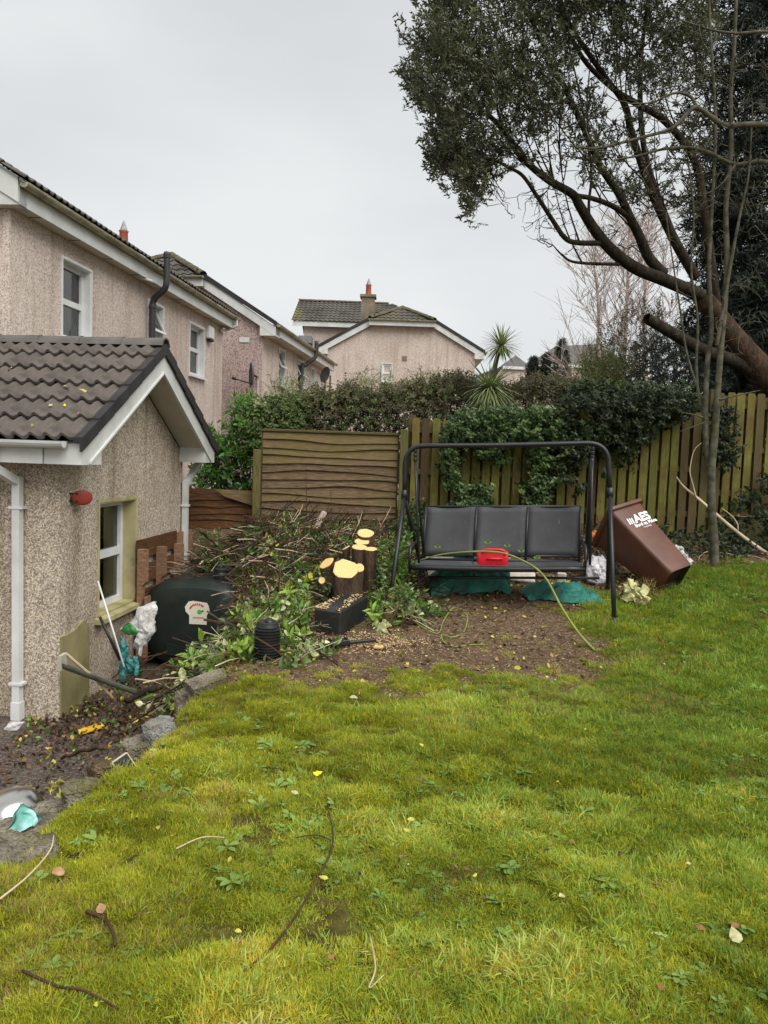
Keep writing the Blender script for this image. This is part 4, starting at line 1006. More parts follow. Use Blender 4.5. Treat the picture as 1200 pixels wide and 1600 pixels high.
# ================================================================== garden swing
FL = G(608, 950); FR = G(960, 976)
sx = (FR - FL); sx.z = 0; SWL = sx.length; sx.normalize(); sq = Vector((-sx.y, sx.x, 0))
swing = thing('garden_swing', 'black steel three seat garden swing with dark mesh panels', 'garden swing', (FL + FR) / 2)
def ground(p, dz=0): return Vector((p.x, p.y, hz(p.x, p.y) + dz))
BL = ground(W(660, 900, FL.y + 1.18)); BR = ground(W(949, 925, FR.y + 1.12))
JL = W(632, 775, FL.y + .55); JR = W(953, 772, FR.y + .52)
TL = W(633, 697, FL.y + .55); TR = W(950, 692, FR.y + .52)
def arch_pts(r=.19):
    a, b_ = JL, JR; up_l, up_r = TL, TR; d = (TR - TL).normalized()
    pts = [a, a.lerp(up_l, .3), a.lerp(up_l, .6)]
    dl = (up_l - a).normalized(); dr = (up_r - b_).normalized()
    for k in range(1, 8):
        t = k / 8; p0 = up_l - dl * r; p1 = up_l; p2 = up_l + d * r
        pts.append(p0 * (1 - t) ** 2 + p1 * 2 * t * (1 - t) + p2 * t * t)
    for k in range(1, 8): pts.append((up_l + d * r).lerp(up_r - d * r, k / 8) - Vector((0, 0, .006 * math.sin(math.pi * k / 8))))
    for k in range(0, 8):
        t = k / 8; p0 = up_r - d * r; p1 = up_r; p2 = up_r - dr * r
        pts.append(p0 * (1 - t) ** 2 + p1 * 2 * t * (1 - t) + p2 * t * t)
    pts += [up_r.lerp(b_, .6), b_]
    return pts
mb = MB(); mb.tube(arch_pts(), .0235, 12); mb.build('top_bar', steelblk, swing, smooth=True)
for a, b_ in ((JL, FL), (JL, BL), (JR, FR), (JR, BR)):
    mb = MB(); d = (b_ - a).normalized(); mb.tube([a - d * .04, a.lerp(b_, .5), b_ + d * .01], .0205, 10); lg = mb.build('leg', steelblk, swing, smooth=True)
    mb = MB(); mb.tube([b_ - d * .05, b_ + d * .015], .03, 10); mb.build('foot_cap', rubber, lg)
for j in (JL, JR):
    mb = MB(); mb.tube([j + Vector((0, 0, .06)), j - Vector((0, 0, .04))], .031, 10); mb.build('joint_collar', steelblk, swing, smooth=True)
S0 = W(640, 886, FL.y + .22); S1 = W(914, 889, FR.y + .2); sw = (S1 - S0); Ls = sw.length; swn = sw.normalized(); sqn = Vector((-swn.y, swn.x, 0)).normalized()
SP = lambda t, q, z: S0 + swn * (t * Ls) + sqn * q + Vector((0, 0, z))
# seat base: fabric slung between front and rear bar, dipping
mb = MB(); n, m = 24, 8
for i in range(n + 1):
    for j in range(m + 1):
        t, q = i / n, j / m * .46
        z = .018 - .05 * math.sin(math.pi * j / m) - .012 * math.sin(math.pi * t) + .012 * math.sin(t * 3 * math.pi) ** 2 * 0
        mb.V.append(tuple(SP(t, q, z)))
mb.F += [(i * (m + 1) + j, (i + 1) * (m + 1) + j, (i + 1) * (m + 1) + j + 1, i * (m + 1) + j + 1) for i in range(n) for j in range(m)]
mb.build('seat', fabric_m, swing, smooth=True)
mb = MB(); mb.tube([SP(k / 10, 0, .0 - .012 * math.sin(math.pi * k / 10)) for k in range(11)], .026, 8); mb.build('front_seat_bar', steelblk, swing, smooth=True)
mb = MB(); mb.tube([SP(0, .46, .01), SP(1, .46, .01)], .018, 8); mb.build('rear_seat_bar', steelblk, swing, smooth=True)
mb = MB(); mb.tube([SP(.05, .1, -.11), SP(1.09, .12, -.1)], .0125, 8); mb.build('lower_rail', steelblk, swing, smooth=True)
mb = MB(); mb.tube([SP(.09, .02, -.02), SP(.1, .06, -.12), SP(.11, .2, -.3)], .019, 8); mb.build('seat_strut', steelblk, swing, smooth=True)
# three back panels
KB = lambda t, h: SP(.045 + t * .94, .44 + .13 * h, .055 + .47 * h)
for i in range(3):
    t0, t1_ = i / 3 + .004, (i + 1) / 3 - .004; mb = MB(); n, m = 8, 8
    for j in range(m + 1):
        for k in range(n + 1):
            p = KB(t0 + (t1_ - t0) * k / n, j / m); bow = .02 * math.sin(math.pi * k / n) + .012 * math.sin(math.pi * j / m)
            mb.V.append(tuple(p + sqn * bow + Vector((0, 0, -.006 * math.sin(math.pi * k / n) * (j == m)))))
    b0 = len(mb.V); mb.V += [tuple(Vector(v_) + sqn * .008) for v_ in mb.V[:b0]]
    for j in range(m):
        for k in range(n):
            a = j * (n + 1) + k; mb.F += [(a, a + 1, a + n + 2, a + n + 1), (b0 + a, b0 + a + n + 1, b0 + a + n + 2, b0 + a + 1)]
    rim = [k for k in range(n + 1)] + [j * (n + 1) + n for j in range(1, m + 1)] + [m * (n + 1) + k for k in range(n - 1, -1, -1)] + [j * (n + 1) for j in range(m - 1, 0, -1)]
    mb.F += [(rim[i2], b0 + rim[i2], b0 + rim[(i2 + 1) % len(rim)], rim[(i2 + 1) % len(rim)]) for i2 in range(len(rim))]
    mb.build('back_panel', fabric_m, swing, smooth=True)
for t in (-.004, 1 / 3, 2 / 3, 1.004):
    mb = MB(); mb.tube([KB(t, -.1) + sqn * .004, KB(t, .5) + sqn * .012, KB(t, 1.0) + sqn * .006], .012, 8); mb.build('back_post', steelblk, swing, smooth=True)
for h in (0, 1):
    mb = MB(); mb.tube([KB(0, h) + sqn * .02, KB(.5, h) + sqn * .026, KB(1, h) + sqn * .02], .013, 8); mb.build('back_bar', steelblk, swing, smooth=True)
HL = TL + (TR - TL) * .055; HR = TL + (TR - TL) * .93
for hh, t, fl in ((HL, -.0, 1), (HR, 1.0, 1)):
    for q in (.06, .46):
        mb = MB(); e_ = SP(t + (.03 if t > .5 else .05), q, .03); mid = hh - Vector((0, 0, .14))
        mb.tube([mid, mid.lerp(e_, .3), e_], .0115 if q < .2 or t < .5 else .02, 8); mb.build('hanger', steelblk, swing, smooth=True)
    mb = MB(); mb.lathe([(.012, 0), (.02, .01), (.02, .03), (.012, .04), (.02, .05), (.02, .07), (.012, .08), (.02, .09), (.02, .11), (.012, .12)], hh - Vector((0, 0, .15)), n=10, cap=True); mb.build('spring', steelblk, swing)
for t in (0.0, 1.0):
    mb = MB(); mb.tube(spline([SP(t, .02, -.06), SP(t, -.02, .06), SP(t, .0, .16), SP(t, .1, .2), SP(t, .3, .19), SP(t, .47, .2)], 5), .0135, 8); mb.build('armrest', steelblk, swing, smooth=True)
# jerrycan on the seat
jl = SP(.386, .15, .0); jc = thing('jerrycan', 'small red plastic fuel can lying on the swing seat', 'fuel can', jl)
jx, jy = swn, sqn; J = lambda a, b_, c_: jl + jx * a + jy * b_ + Vector((0, 0, c_ + .004))
sec = [(0, .0), (.03, .0), (.1, -.004), (.13, .012), (.14, .05), (.13, .105), (.1, .13), (.03, .135), (.005, .12), (-.008, .06)]
xs_ = [(-.0, .72), (.015, .92), (.05, 1), (.12, 1.0), (.2, 1.0), (.245, 1.0), (.275, .93), (.288, .75)]
mb = MB()
for a, sc_ in xs_:
    for (b_, c_) in sec: mb.V.append(tuple(J(a, .065 + (b_ - .065) * sc_, .066 + (c_ - .066) * sc_)))
ns = len(sec)
for i in range(len(xs_) - 1): mb.F += [(i * ns + k, (i + 1) * ns + k, (i + 1) * ns + (k + 1) % ns, i * ns + (k + 1) % ns) for k in range(ns)]
mb.F += [tuple(reversed(range(ns))), tuple((len(xs_) - 1) * ns + k for k in range(ns))]
bo = mb.build('can_body', redplastic, jc); auto_smooth(bo, 45)
mb = MB(); mb.tube(spline([J(.05, .0, .12), J(.07, -.012, .145), J(.15, -.012, .148), J(.24, -.01, .14), J(.26, .0, .1)], 4), .013, 8); mb.build('handle', redplastic, jc, smooth=True)
mb = MB(); mb.tube([J(.09, -.008, .06), J(.13, -.012, .065), J(.24, -.012, .065)], .012, 6, squash=.6); mb.build('moulded_rib', redplastic, jc, smooth=True)
mb = MB(); mb.lathe([(.024, 0), (.026, .005), (.026, .03), (.02, .034)], J(-.03, .03, .055), jx, 12, cap=True); mb.build('cap', rubber, jc)
mb = MB(); mb.tube([J(-.03, .03, .055), J(-.045, .02, .03), J(-.03, .0, .01)], .007, 6); mb.build('cap_strap', rubber, jc)

# ================================================================== fallen wheelie bin
bc = W(1055, 905, 7.6); bc.z = max(bc.z, hz(bc.x, bc.y) + .07)
ax_ = Vector((.53, -.64, -.56)).normalized(); s_ = Vector((.84, .51, .21)); s_ = (s_ - ax_ * s_.dot(ax_)).normalized(); n_ = s_.cross(ax_)
if n_.z < 0: n_ = -n_
LB = 1.0
binr = thing('wheelie_bin', 'brown wheelie bin tipped over on its back beside the swing with its base towards us', 'wheelie bin', ground(bc))
KB_ = .9
def BP(l, a, b_): return bc + (s_ * a + n_ * b_ - ax_ * l) * KB_    # l from base to lid
def ring(l, w_, d_, r, k=5, off=0):
    out = []
    for (cx, cy, a0) in ((w_ - r, d_ - r, 0), (-w_ + r, d_ - r, 90), (-w_ + r, -d_ + r, 180), (w_ - r, -d_ + r, 270)):
        for i in range(k): an = R(a0 + 90 * i / (k - 1)); out.append(BP(l, cx + r * math.cos(an), cy + off + r * math.sin(an)))
    return out
LB = .93
lv = [(0.0, .172, .17, .05, 0), (.03, .185, .185, .05, 0), (.1, .19, .19, .045, 0), (.5, .213, .226, .045, .01), (.86, .236, .262, .045, .02), (.9, .25, .276, .05, .02), (.94, .25, .276, .05, .02)]
mb = MB(); nr = 20
for (l, w_, d_, r, off) in lv: mb.V += [tuple(p) for p in ring(l, w_, d_, r, 5, off)]
for i in range(len(lv) - 1): mb.F += [(i * nr + k, i * nr + (k + 1) % nr, (i + 1) * nr + (k + 1) % nr, (i + 1) * nr + k) for k in range(nr)]
bb = mb.build('bin_body', binbrown, binr); auto_smooth(bb, 30)
mb = MB(); mb.V += [tuple(p) for p in ring(.005, .168, .166, .05)] + [tuple(p) for p in ring(.05, .13, .12, .04)]
mb.F += [(k, nr + k, nr + (k + 1) % nr, (k + 1) % nr) for k in range(nr)] + [tuple(range(nr, 2 * nr))]
mb.build('base_plate', bindark, binr)
mb = MB(); mb.V += [tuple(p) for p in ring(.93, .285, .3, .06, 5, .03)] + [tuple(p) for p in ring(.965, .29, .31, .06, 5, .03)] + [tuple(p) for p in ring(1.0, .25, .26, .06, 5, .03)]
for i in range(2): mb.F += [(i * nr + k, i * nr + (k + 1) % nr, (i + 1) * nr + (k + 1) % nr, (i + 1) * nr + k) for k in range(nr)]
mb.F += [tuple(range(2 * nr, 3 * nr)), tuple(reversed(range(nr)))]
auto_smooth(mb.build('lid', binbrown, binr), 30)
mb = MB(); mb.tube([BP(.15, -.2, -.235), BP(.15, .2, -.235)], .012, 6); mb.build('axle', rubber, binr)
for sgn in (-1, 1):
    mb = MB(); c = BP(.12, .165 * sgn, -.19); mb.lathe([(.03, -.025), (.085, -.025), (.1, -.012), (.1, .012), (.085, .025), (.03, .025)], c, s_, 20, cap=True); wl = auto_smooth(mb.build('wheel', rubber, binr), 30)
    mb = MB(); mb.lathe([(.001, .03), (.035, .03), (.04, .02)], c, s_ * sgn, 12); mb.build('wheel_hub', bindark, wl)
def text(parent, body, o, xd, yd, size, mat, off, name='lettering', shear=.2, bold=.0):
    cu = bpy.data.curves.new(name, 'FONT'); cu.body = body; cu.size = size; cu.shear = shear; cu.offset = bold; cu.resolution_u = 3
    tmp = bpy.data.objects.new('tmp', cu); C.objects.link(tmp)
    dg = bpy.context.evaluated_depsgraph_get(); me = bpy.data.meshes.new_from_object(tmp.evaluated_get(dg)); bpy.data.objects.remove(tmp)
    me.materials.clear(); me.materials.append(mat); me.name = name
    xd = Vector(xd).normalized(); yd = Vector(yd); yd = (yd - xd * yd.dot(xd)).normalized(); zd = xd.cross(yd)
    V = np.empty(len(me.vertices) * 3); me.vertices.foreach_get('co', V); V = V.reshape(-1, 3)
    Wd_ = np.array(o)[None] + V[:, :1] * np.array(xd) + V[:, 1:2] * np.array(yd) + np.array(zd) * off
    Wd_ -= np.array(origin_of(parent)); me.vertices.foreach_set('co', Wd_.ravel()); me.update()
    ob = bpy.data.objects.new(name, me); C.objects.link(ob); ob.parent = parent; return ob
facen = lambda l: .19 + (l - .1) * (.262 + .02 - .19) / .76
fl = .70; fdir = (BP(.86, 0, .282) - BP(.1, 0, .19)).normalized()
text(binr, 'AES', BP(fl, -.062, facen(fl)), s_, fdir, .14, logo_m, .004, bold=.006)
text(binr, 'Bord na Móna', BP(fl - .056, -.12, facen(fl - .056)), s_, fdir, .056, logo_m, .004, bold=.002)
text(binr, 'recycling', BP(fl - .092, -.02, facen(fl - .092)), s_, fdir, .032, logo_m, .004)
for k in range(3):
    p = lambda a, b_: BP(fl + b_, -.165 + a + .25 * b_, facen(fl + b_)) + s_.cross(fdir) * .004
    a0 = .032 * k; mk('logo_bar', [p(a0, 0), p(a0 + .02, 0), p(a0 + .02, .085), p(a0, .085 - .01 * k)], [(0, 1, 2, 3)], logo_m, binr)
# ================================================================== oil tank in the gap
tkY = 8.05; tk = Vector((-1.98, tkY, -.87))
tank = thing('oil_tank', 'black plastic oil tank with pale label, half buried under cut branches', 'oil tank', tk)
tu, tv = fp.e2, fp.e1
TKW = 1.3; TKL = 1.25; TKH = .98
def tank_ring(q, k_=1.0):
    out = []
    for i in range(32):
        an = 2 * math.pi * i / 32; c, s = math.cos(an), math.sin(an)
        x = math.copysign(abs(c) ** .7, c) * TKW / 2 * k_; z = math.copysign(abs(s) ** .8, s) * TKH / 2 * k_
        out.append(tk + tu * x + tv * q + Vector((0, 0, TKH / 2 + z)))
    return out
mb = MB(); prof = [(-.02, .0), (-.02, .55), (-.0, .84), (.06, .94), (.16, 1), (.4, 1.0), (.44, .975), (.48, 1), (.8, 1), (.84, .975), (.88, 1.), (1.1, 1), (1.2, .94), (1.25, .8), (1.25, 0)]
for q, k_ in prof: mb.V += [tuple(p) for p in tank_ring(q, max(k_, .001))]
for i in range(len(prof) - 1): mb.F += [(i * 32 + k, i * 32 + (k + 1) % 32, (i + 1) * 32 + (k + 1) % 32, (i + 1) * 32 + k) for k in range(32)]
tb = mb.build('tank_body', tank_m, tank); auto_smooth(tb, 40)
mb = MB(); mb.lathe([(.085, -.03), (.085, .05), (.075, .07), (.078, .075), (.078, .1), (.06, .11), (.0, .112)], tk + tu * .22 + tv * .25 + Vector((0, 0, TKH)), n=18); mb.build('filler_cap', rubber, tank)
TF = lambda a, z, d=.0: tk + tu * a + tv * (-.024 - d) + Vector((0, 0, z))
mb = MB(); mb.prism([TF(-.28, .3), TF(.12, .24), TF(.12, .14), TF(-.28, .18)], tv * -.02); mb.build('moulded_panel', tank_m, tank)
# label: flat print on the tank end
lc = TF(.06, .62, .004)
lp = [(-.02, -.0), (.17, -.0), (.17, .1), (.2, .15), (.19, .2), (.17, .235), (.02, .25), (-.03, .24), (-.07, .18), (-.06, .13), (-.02, .09)]
lo = mk('label', [lc + tu * (a - .08) + Vector((0, 0, b_ - .1)) for a, b_ in lp], [tuple(range(len(lp)))], labelm, tank)
for k in range(9):   # arched red lettering, too small to read
    an = R(160 - k * 14); c = lc + tu * (-.01 + .085 * math.cos(an)) + Vector((0, 0, .045 + .07 * math.sin(an))) - tv * .003
    d1 = tu * .006 + Vector((0, 0, .0)); mk('red_letter', [c - tu * .007 - Vector((0, 0, .011)), c + tu * .007 - Vector((0, 0, .011)), c + tu * .007 + Vector((0, 0, .011)), c - tu * .007 + Vector((0, 0, .011))], [(0, 1, 2, 3)], redlabel, lo)
mb = MB(); cc = lc + tu * .01 + Vector((0, 0, .035)) - tv * .003
mb.V += [tuple(cc + tu * (.026 * math.cos(a)) + Vector((0, 0, .024 * math.sin(a)))) for a in np.linspace(0, 2 * math.pi, 14, endpoint=False)]; mb.F.append(tuple(range(14))); mb.build('green_dot', greenlabel, lo)
for dx in (.045, .1):
    mb = MB(); cc = lc + tu * dx + Vector((0, 0, .045)) - tv * .0035
    mb.V += [tuple(cc + tu * (.012 * math.cos(a)) + Vector((0, 0, .009 * math.sin(a)))) for a in np.linspace(0, 2 * math.pi, 10, endpoint=False)]; mb.F.append(tuple(range(10))); mb.build('black_blot', rubber, lo)
mk('pink_line', [lc + tu * a - tv * .003 + Vector((0, 0, z)) for a, z in ((-.06, -.035), (.06, -.035), (.06, -.02), (-.06, -.02))], [(0, 1, 2, 3)], pinklabel, lo)

# ================================================================== pallet against the wing
pal = thing('pallet', 'weathered timber pallet standing against the wing wall behind the tank', 'pallet', fp(1.82, .1, -.75))
pu0 = fp.hit_v(224, 900, .12)[0]; PU = 1.15
for k in range(5):
    z = -.75 + k * .27; mb = MB(); fbox(mb, fp, pu0 + .02, pu0 + PU, .03, .05, z, z + .2); mb.build('slat', lap_dark, pal)
for k, u in enumerate((pu0, pu0 + .52, pu0 + PU - .09)):
    mb = MB(); zt_ = .44 - .03 * k
    prof = [(.051, -.75), (.14, -.75), (.14, -.35), (.1, -.3), (.1, .05), (.14, .1), (.14, zt_), (.051, zt_)]
    mb.prism([fp(u, v_, z_) for v_, z_ in prof], fp.e1 * .09); mb.build('bearer', pallet_m, pal)
    mb = MB(); fbox(mb, fp, u - .012, u + .1, .141, .162, -.3, -.05); mb.build('nailed_block', pallet_m, pal)
pb = thing('wooden_board', 'plain brown board leaning along the wing wall past the pallet', 'board', fp(2.6, .1, .0))
mb = MB(); mb.prism([fp(pu0 + PU + .02, .025, -.4), fp(GW + .25, .025, -.4), fp(GW + .25, .025, .5), fp(pu0 + PU + .02, .025, .5)], fp.e2 * .02); mb.build('board', pallet_m, pb)

# ================================================================== sacks, poles, clutter by the wall
def crumple(name, c, a, b_, n_, mat, parent=None, amp=.04, seed=0, N=18, M_=14, bulge=.12, shape=None):
    """a crumpled sheet/sack between edge vectors a (up) and b (across), bulging along n"""
    r = random.Random(seed); o = Vector((r.uniform(0, 50), r.uniform(0, 50), 0)); mb = MB(); a, b_, n_ = Vector(a), Vector(b_), Vector(n_)
    for sgn in (1, -1):
        for i in range(N + 1):
            for j in range(M_ + 1):
                u, v_ = i / N, j / M_ * 2 - 1; w_ = (shape(u) if shape else 1)
                nn = mnoise.noise(o + Vector((u * 4, v_ * 3, sgn * 2))) + .5 * mnoise.noise(o + Vector((u * 11, v_ * 9, sgn * 3))); fold = abs(nn)
                m2 = mnoise.noise(o + Vector((u * 3 + 9, v_ * 2, 1)))
                p = Vector(c) + a * u + b_ * (v_ * w_ + .14 * m2 * (1 - u * .2)) + n_ * (sgn * bulge * max(0, 1 - v_ * v_) ** .5 * (math.sin(math.pi * min(1, u * .9 + .1)) ** .5) + amp * (nn))
                mb.V.append(tuple(p))
    q = (N + 1) * (M_ + 1)
    for s in (0, 1):
        for i in range(N):
            for j in range(M_):
                k = s * q + i * (M_ + 1) + j; f = (k, k + 1, k + M_ + 2, k + M_ + 1); mb.F.append(f if s == 0 else tuple(reversed(f)))
    return mb
def sack(pts, Y, th, seed, amp=.03, lean=0.0, rings=16):
    """closed crumpled bag: an outline at depth Y, inflated front and back and creased; lean tips its top away from us"""
    o = Vector((seed * 3.7, seed * 1.9, 0)); q = [W(x, y, Y) for x, y in pts]; q = [p for p in spline(q + [q[0]], 5)[:-1]]; n = len(q); c = sum(q, Vector()) / n; mb = MB()
    zb = min(p.z for p in q); q = [p + Vector((0, lean * (p.z - zb), 0)) for p in q]; c = sum(q, Vector()) / n
    for sgn in (-1, 1):
        for i in range(rings + 1):
            f = i / rings
            for k in range(n):
                p = c.lerp(q[k], f); w_ = Vector((p.x * 9, p.z * 9, sgn * 1.5)) + o
                cr_ = abs(mnoise.noise(w_)) * 1.1 + abs(mnoise.noise(w_ * 2.1)) * .9 + abs(mnoise.noise(w_ * 4.7)) * .45 - .6; d_ = th * max(0, 1 - f ** 3) ** .6 + amp * cr_ * (1 - f ** 6)
                mb.V.append((p.x + amp * .7 * mnoise.noise(w_ * 2.7) * f, p.y + sgn * d_, p.z + amp * .7 * mnoise.noise(w_ * 2.9 + o) * f))
    m = (rings + 1) * n
    for s_k in (0, 1):
        for i in range(rings):
            for k in range(n):
                a_ = s_k * m + i * n + k; b_ = s_k * m + i * n + (k + 1) % n; f_ = (a_, b_, b_ + n, a_ + n); mb.F.append(f_ if s_k == 0 else tuple(reversed(f_)))
    return mb
z4 = lambda L_: [(140 + x / 5.4545, 880 + y / 5.4545) for x, y in L_]
sk = thing('white_sack', 'crumpled white plastic sack with green print beside the oil tank', 'sack', W(215, 1030, 7.4))
sack(z4([(545, 330), (558, 380), (550, 480), (552, 590), (500, 655), (460, 720), (432, 800), (410, 740), (360, 712), (402, 680), (400, 620), (330, 612), (250, 575), (320, 515), (370, 455), (400, 395), (480, 350)]), 7.4, .05, 5, .03, .1).build('sack_body', bagwhite, sk, smooth=True)
sack(z4([(262, 572), (300, 536), (345, 512), (408, 572), (404, 602), (340, 606)]), 7.3, .012, 6, .015).build('green_print', baggreen, sk, smooth=True)
tb_ = thing('teal_bag', 'torn teal plastic bag below the white sack', 'bag', W(200, 1060, 7.2))
sack(z4([(270, 610), (315, 690), (300, 715), (330, 716), (326, 780), (296, 850), (304, 985), (262, 985), (254, 850), (245, 730), (265, 690)]), 7.2, .03, 7, .022).build('torn_strip', bagteal, tb_, smooth=True)
sack(z4([(372, 790), (414, 808), (424, 900), (408, 985), (384, 985), (388, 900), (376, 840)]), 7.2, .025, 8, .02).build('torn_strip', bagteal, tb_, smooth=True)
sack(z4([(300, 790), (345, 800), (385, 860), (370, 930), (320, 940), (300, 880)]), 7.28, .02, 9, .03).build('torn_strip', bagteal, tb_, smooth=True)
def pole(name, label, cat, a, b_, r, mat, mid=None, n=8, cap=None):
    t = thing(name, label, cat, b_); mb = MB(); pts = spline([a, mid, b_], 6) if mid is not None else [a, Vector(a).lerp(Vector(b_), .5), b_]
    mb.tube(pts, r, n); mb.build('shaft', mat, t, smooth=True)
    return t
pole('white_pole', 'thin white pole leaning on the gable window', 'pole', W(153, 908, 6.95), W(194, 1042, 6.75), .0085, white_clean)
t = pole('black_stick', 'short black handle leaning under the window sill', 'stick', W(156, 964, 6.95), W(188, 1032, 6.95), .014, rubber)
gt = thing('gutter_offcut', 'old grey plastic gutter offcut propped on sticks beside the wing corner', 'gutter', W(150, 1060, 6.35))
ga, gb = W(98, 1036, 6.15), W(212, 1078, 6.6)
mb = MB(); half_gutter(mb, ga, gb, .05, side=Vector((.3, -.9, .2))); mb.build('trough', simple('weathered_grey_plastic', S(110, 112, 100), S(74, 76, 66), 6, .6, .35, .2, 30), gt)
mb = MB(); mb.box(ga - Vector((.02, .06, .05)), (.03, .01, 0), (0, .12, 0), (0, 0, .12)); mb.build('end_stop', simple('pale_end_stop', S(190, 186, 170), S(160, 156, 140), 6, .6, .35, .2, 30), gt)
mb = MB(); mb.tube([W(104, 1022, 6.2), W(150, 1062, 6.4), W(176, 1090, 6.5)], [.012, .014, .01], 6); tag(mb.build('grey_batten', twig_pale), 'pale thin batten crossing the grey gutter offcut', 'batten')

# ================================================================== stump with fresh cuts
SD = .42
sb = ground(W(545, 940, 7.35 - SD)); st_ = thing('tree_stump', 'cluster of freshly sawn tree stumps with pale yellow cut faces', 'tree stump', sb)
def stem(px, py, Y, base_px, r, tilt=(0, 0), ell=1.0, seed=0, top=None):
    r_ = random.Random(seed); Y -= SD; r *= 1.0; t_ = W(px, py, Y); b_ = ground(W(base_px, 930, Y + .03), -.05)
    ax = (t_ - b_).normalized(); cut = (Vector((tilt[0], tilt[1], 1))).normalized(); n = 18; mb = MB()
    a = Vector((1, 0, 0)); a = (a - ax * a.dot(ax)).normalized(); c_ = ax.cross(a); off = [r_.uniform(.86, 1.12) for _ in range(n)]
    off = [(off[i - 1] + off[i] * 2 + off[(i + 1) % n]) / 4 for i in range(n)]
    levels = 7
    for i in range(levels):
        f = i / (levels - 1); rr = r * (1.22 - .22 * f + .25 * (1 - f) ** 4)
        for k in range(n):
            an = 2 * math.pi * k / n; q = b_.lerp(t_, f) + (a * math.cos(an) + c_ * math.sin(an) * ell) * rr * off[k] * (1 + .09 * mnoise.noise(Vector((k * .9, f * 5, seed))) + .05 * mnoise.noise(Vector((k * 2.3, f * 9, seed + 3))))
            if i == levels - 1: q = q + ax * (-(q - t_).dot(cut) / ax.dot(cut))
            mb.V.append(tuple(q))
    top = [Vector(v_) for v_ in mb.V[-n:]]
    mb.F += [(i * n + k, i * n + (k + 1) % n, (i + 1) * n + (k + 1) % n, (i + 1) * n + k) for i in range(levels - 1) for k in range(n)]
    so_ = mb.build('trunk', bark_red, st_, smooth=True)
    m2 = MB(); m2.V = [tuple(p.lerp(t_, .07) + cut * .004) for p in top] + [tuple(p + cut * .0) for p in top]; m2.F = [tuple(range(n))] + [(k, n + k, n + (k + 1) % n, (k + 1) % n) for k in range(n)]
    m2.V = [tuple(Vector(v_) - t_) for v_ in m2.V]; cf = mk('cut_face', m2.V, m2.F, cutwood, so_, local=True); cf.location = t_ - origin_of(so_)
stem(539, 889, 7.12, 545, .11, (-.0, -.75), .9, 1)
stem(510, 880, 7.25, 528, .066, (-.7, -.65), .8, 2)
stem(561, 887, 7.2, 556, .045, (.1, -.9), .9, 3)
stem(562, 855, 7.45, 566, .075, (0, -.25), .9, 4)
stem(579, 858, 7.4, 572, .06, (0, -.2), .9, 5)
stem(571, 833, 7.7, 580, .078, (0, -.5), .9, 6)
stem(565, 846, 7.62, 562, .075, (0, -.4), .85, 7)
stem(541, 856, 7.5, 540, .035, (-.6, -.1), .9, 8)
stem(503, 907, 7.2, 520, .032, (-.3, -.95), 1, 9)

# ================================================================== black box, ribbed pot, dark bar
def boxed(name, label, cat, c0_, c1_, c2_, h_, mat, bev=.015, rim=True):
    """c0 front-left, c1 front-right, c2 back-right ground corners"""
    t = thing(name, label, cat, c0_); a = Vector(c1_) - Vector(c0_); b_ = Vector(c2_) - Vector(c1_); mb = MB(); mb.box(c0_, a, b_, Vector((0, 0, h_)), bev); mb.build('box_body', mat, t)
    return t
k0 = G(490, 988) - Vector((0, 0, .02)); k1 = G(531, 994) - Vector((0, 0, .02)); k2 = G(574, 966) - Vector((0, 0, .02))
kb = boxed('black_box', 'black plastic box lying upside down in front of the stump, dusted with sawdust', 'box', k0, k1, k2, .22, rubber, .012)
nd = 700; uu = rng.random(nd); vv = np.clip(rng.random(nd) ** 1.5, .02, .97); aa = np.array(k1 - k0); bb2 = np.array(k2 - k1)
sawp = MB(); sawp.add([(-.006, -.003, 0), (.006, -.003, 0), (.006, .003, .003), (-.006, .003, .003)], [(0, 1, 2, 3)])
saw_proto = proto('sawdust_chip', sawp, sawdust_m)
keep = (np.sin(uu * 7 + vv * 3) + rng.random(nd) * 1.4 > .6)
P_ = np.array(k0) + uu[:, None] * aa * .94 + vv[:, None] * bb2 + np.array([0, 0, .223]); P_ = P_[keep]
scatter('sawdust', 'saw', [saw_proto], P_, rng.random((len(P_), 3)) * [.3, .3, 6.28], rng.uniform(.5, 1.6, len(P_)), rng.random(len(P_)), kb)
rb = G(417, 1026) - Vector((0, 0, .02)); rp_ = thing('ribbed_pot', 'black corrugated plastic pot standing among variegated leaves', 'pot', rb)
prof = [(.0, .0), (.07, .0)]
for k in range(11): z = .01 + k * .021; prof += [(.08, z), (.096, z + .004), (.096, z + .011), (.08, z + .015)]
prof += [(.084, .244), (.082, .254), (.078, .262), (.076, .276), (.068, .282), (.0, .284)]
mb = MB(); mb.lathe(prof, rb, n=28); auto_smooth(mb.build('ribbed_body', rubber, rp_), 30)
mb = MB(); mb.lathe([(.03, 0), (.034, .02), (.03, .03), (.0, .032)], rb + Vector((.015, -.02, .27)), (.2, -.3, 1), 10); mb.build('knob', rubber, rp_, smooth=True)
mb = MB(); q0, q1 = G(512, 1016) + Vector((0, 0, .02)), G(588, 1008) + Vector((0, 0, .02)); d_ = q1 - q0; pr = Vector((-d_.y, d_.x, 0)).normalized()
bar = thing('black_bar', 'black notched plastic bar lying on the sawdust below the box', 'bar', ground(q0))
mb.box(q0, d_ * .45, pr * .07, (0, 0, .045), .008); mb.build('thick_end', rubber, bar)
mb = MB(); mb.box(q0 + d_ * .44 + Vector((0, 0, .004)), d_ * .56, pr * .03, (0, 0, .025), .005); mb.build('thin_end', rubber, bar)
for k in range(5):
    mb = MB(); mb.box(q0 + d_ * (.05 + .08 * k) + Vector((0, 0, .046)), d_ * .03, pr * .06, (0, 0, .012)); mb.build('notch', rubber, bar)
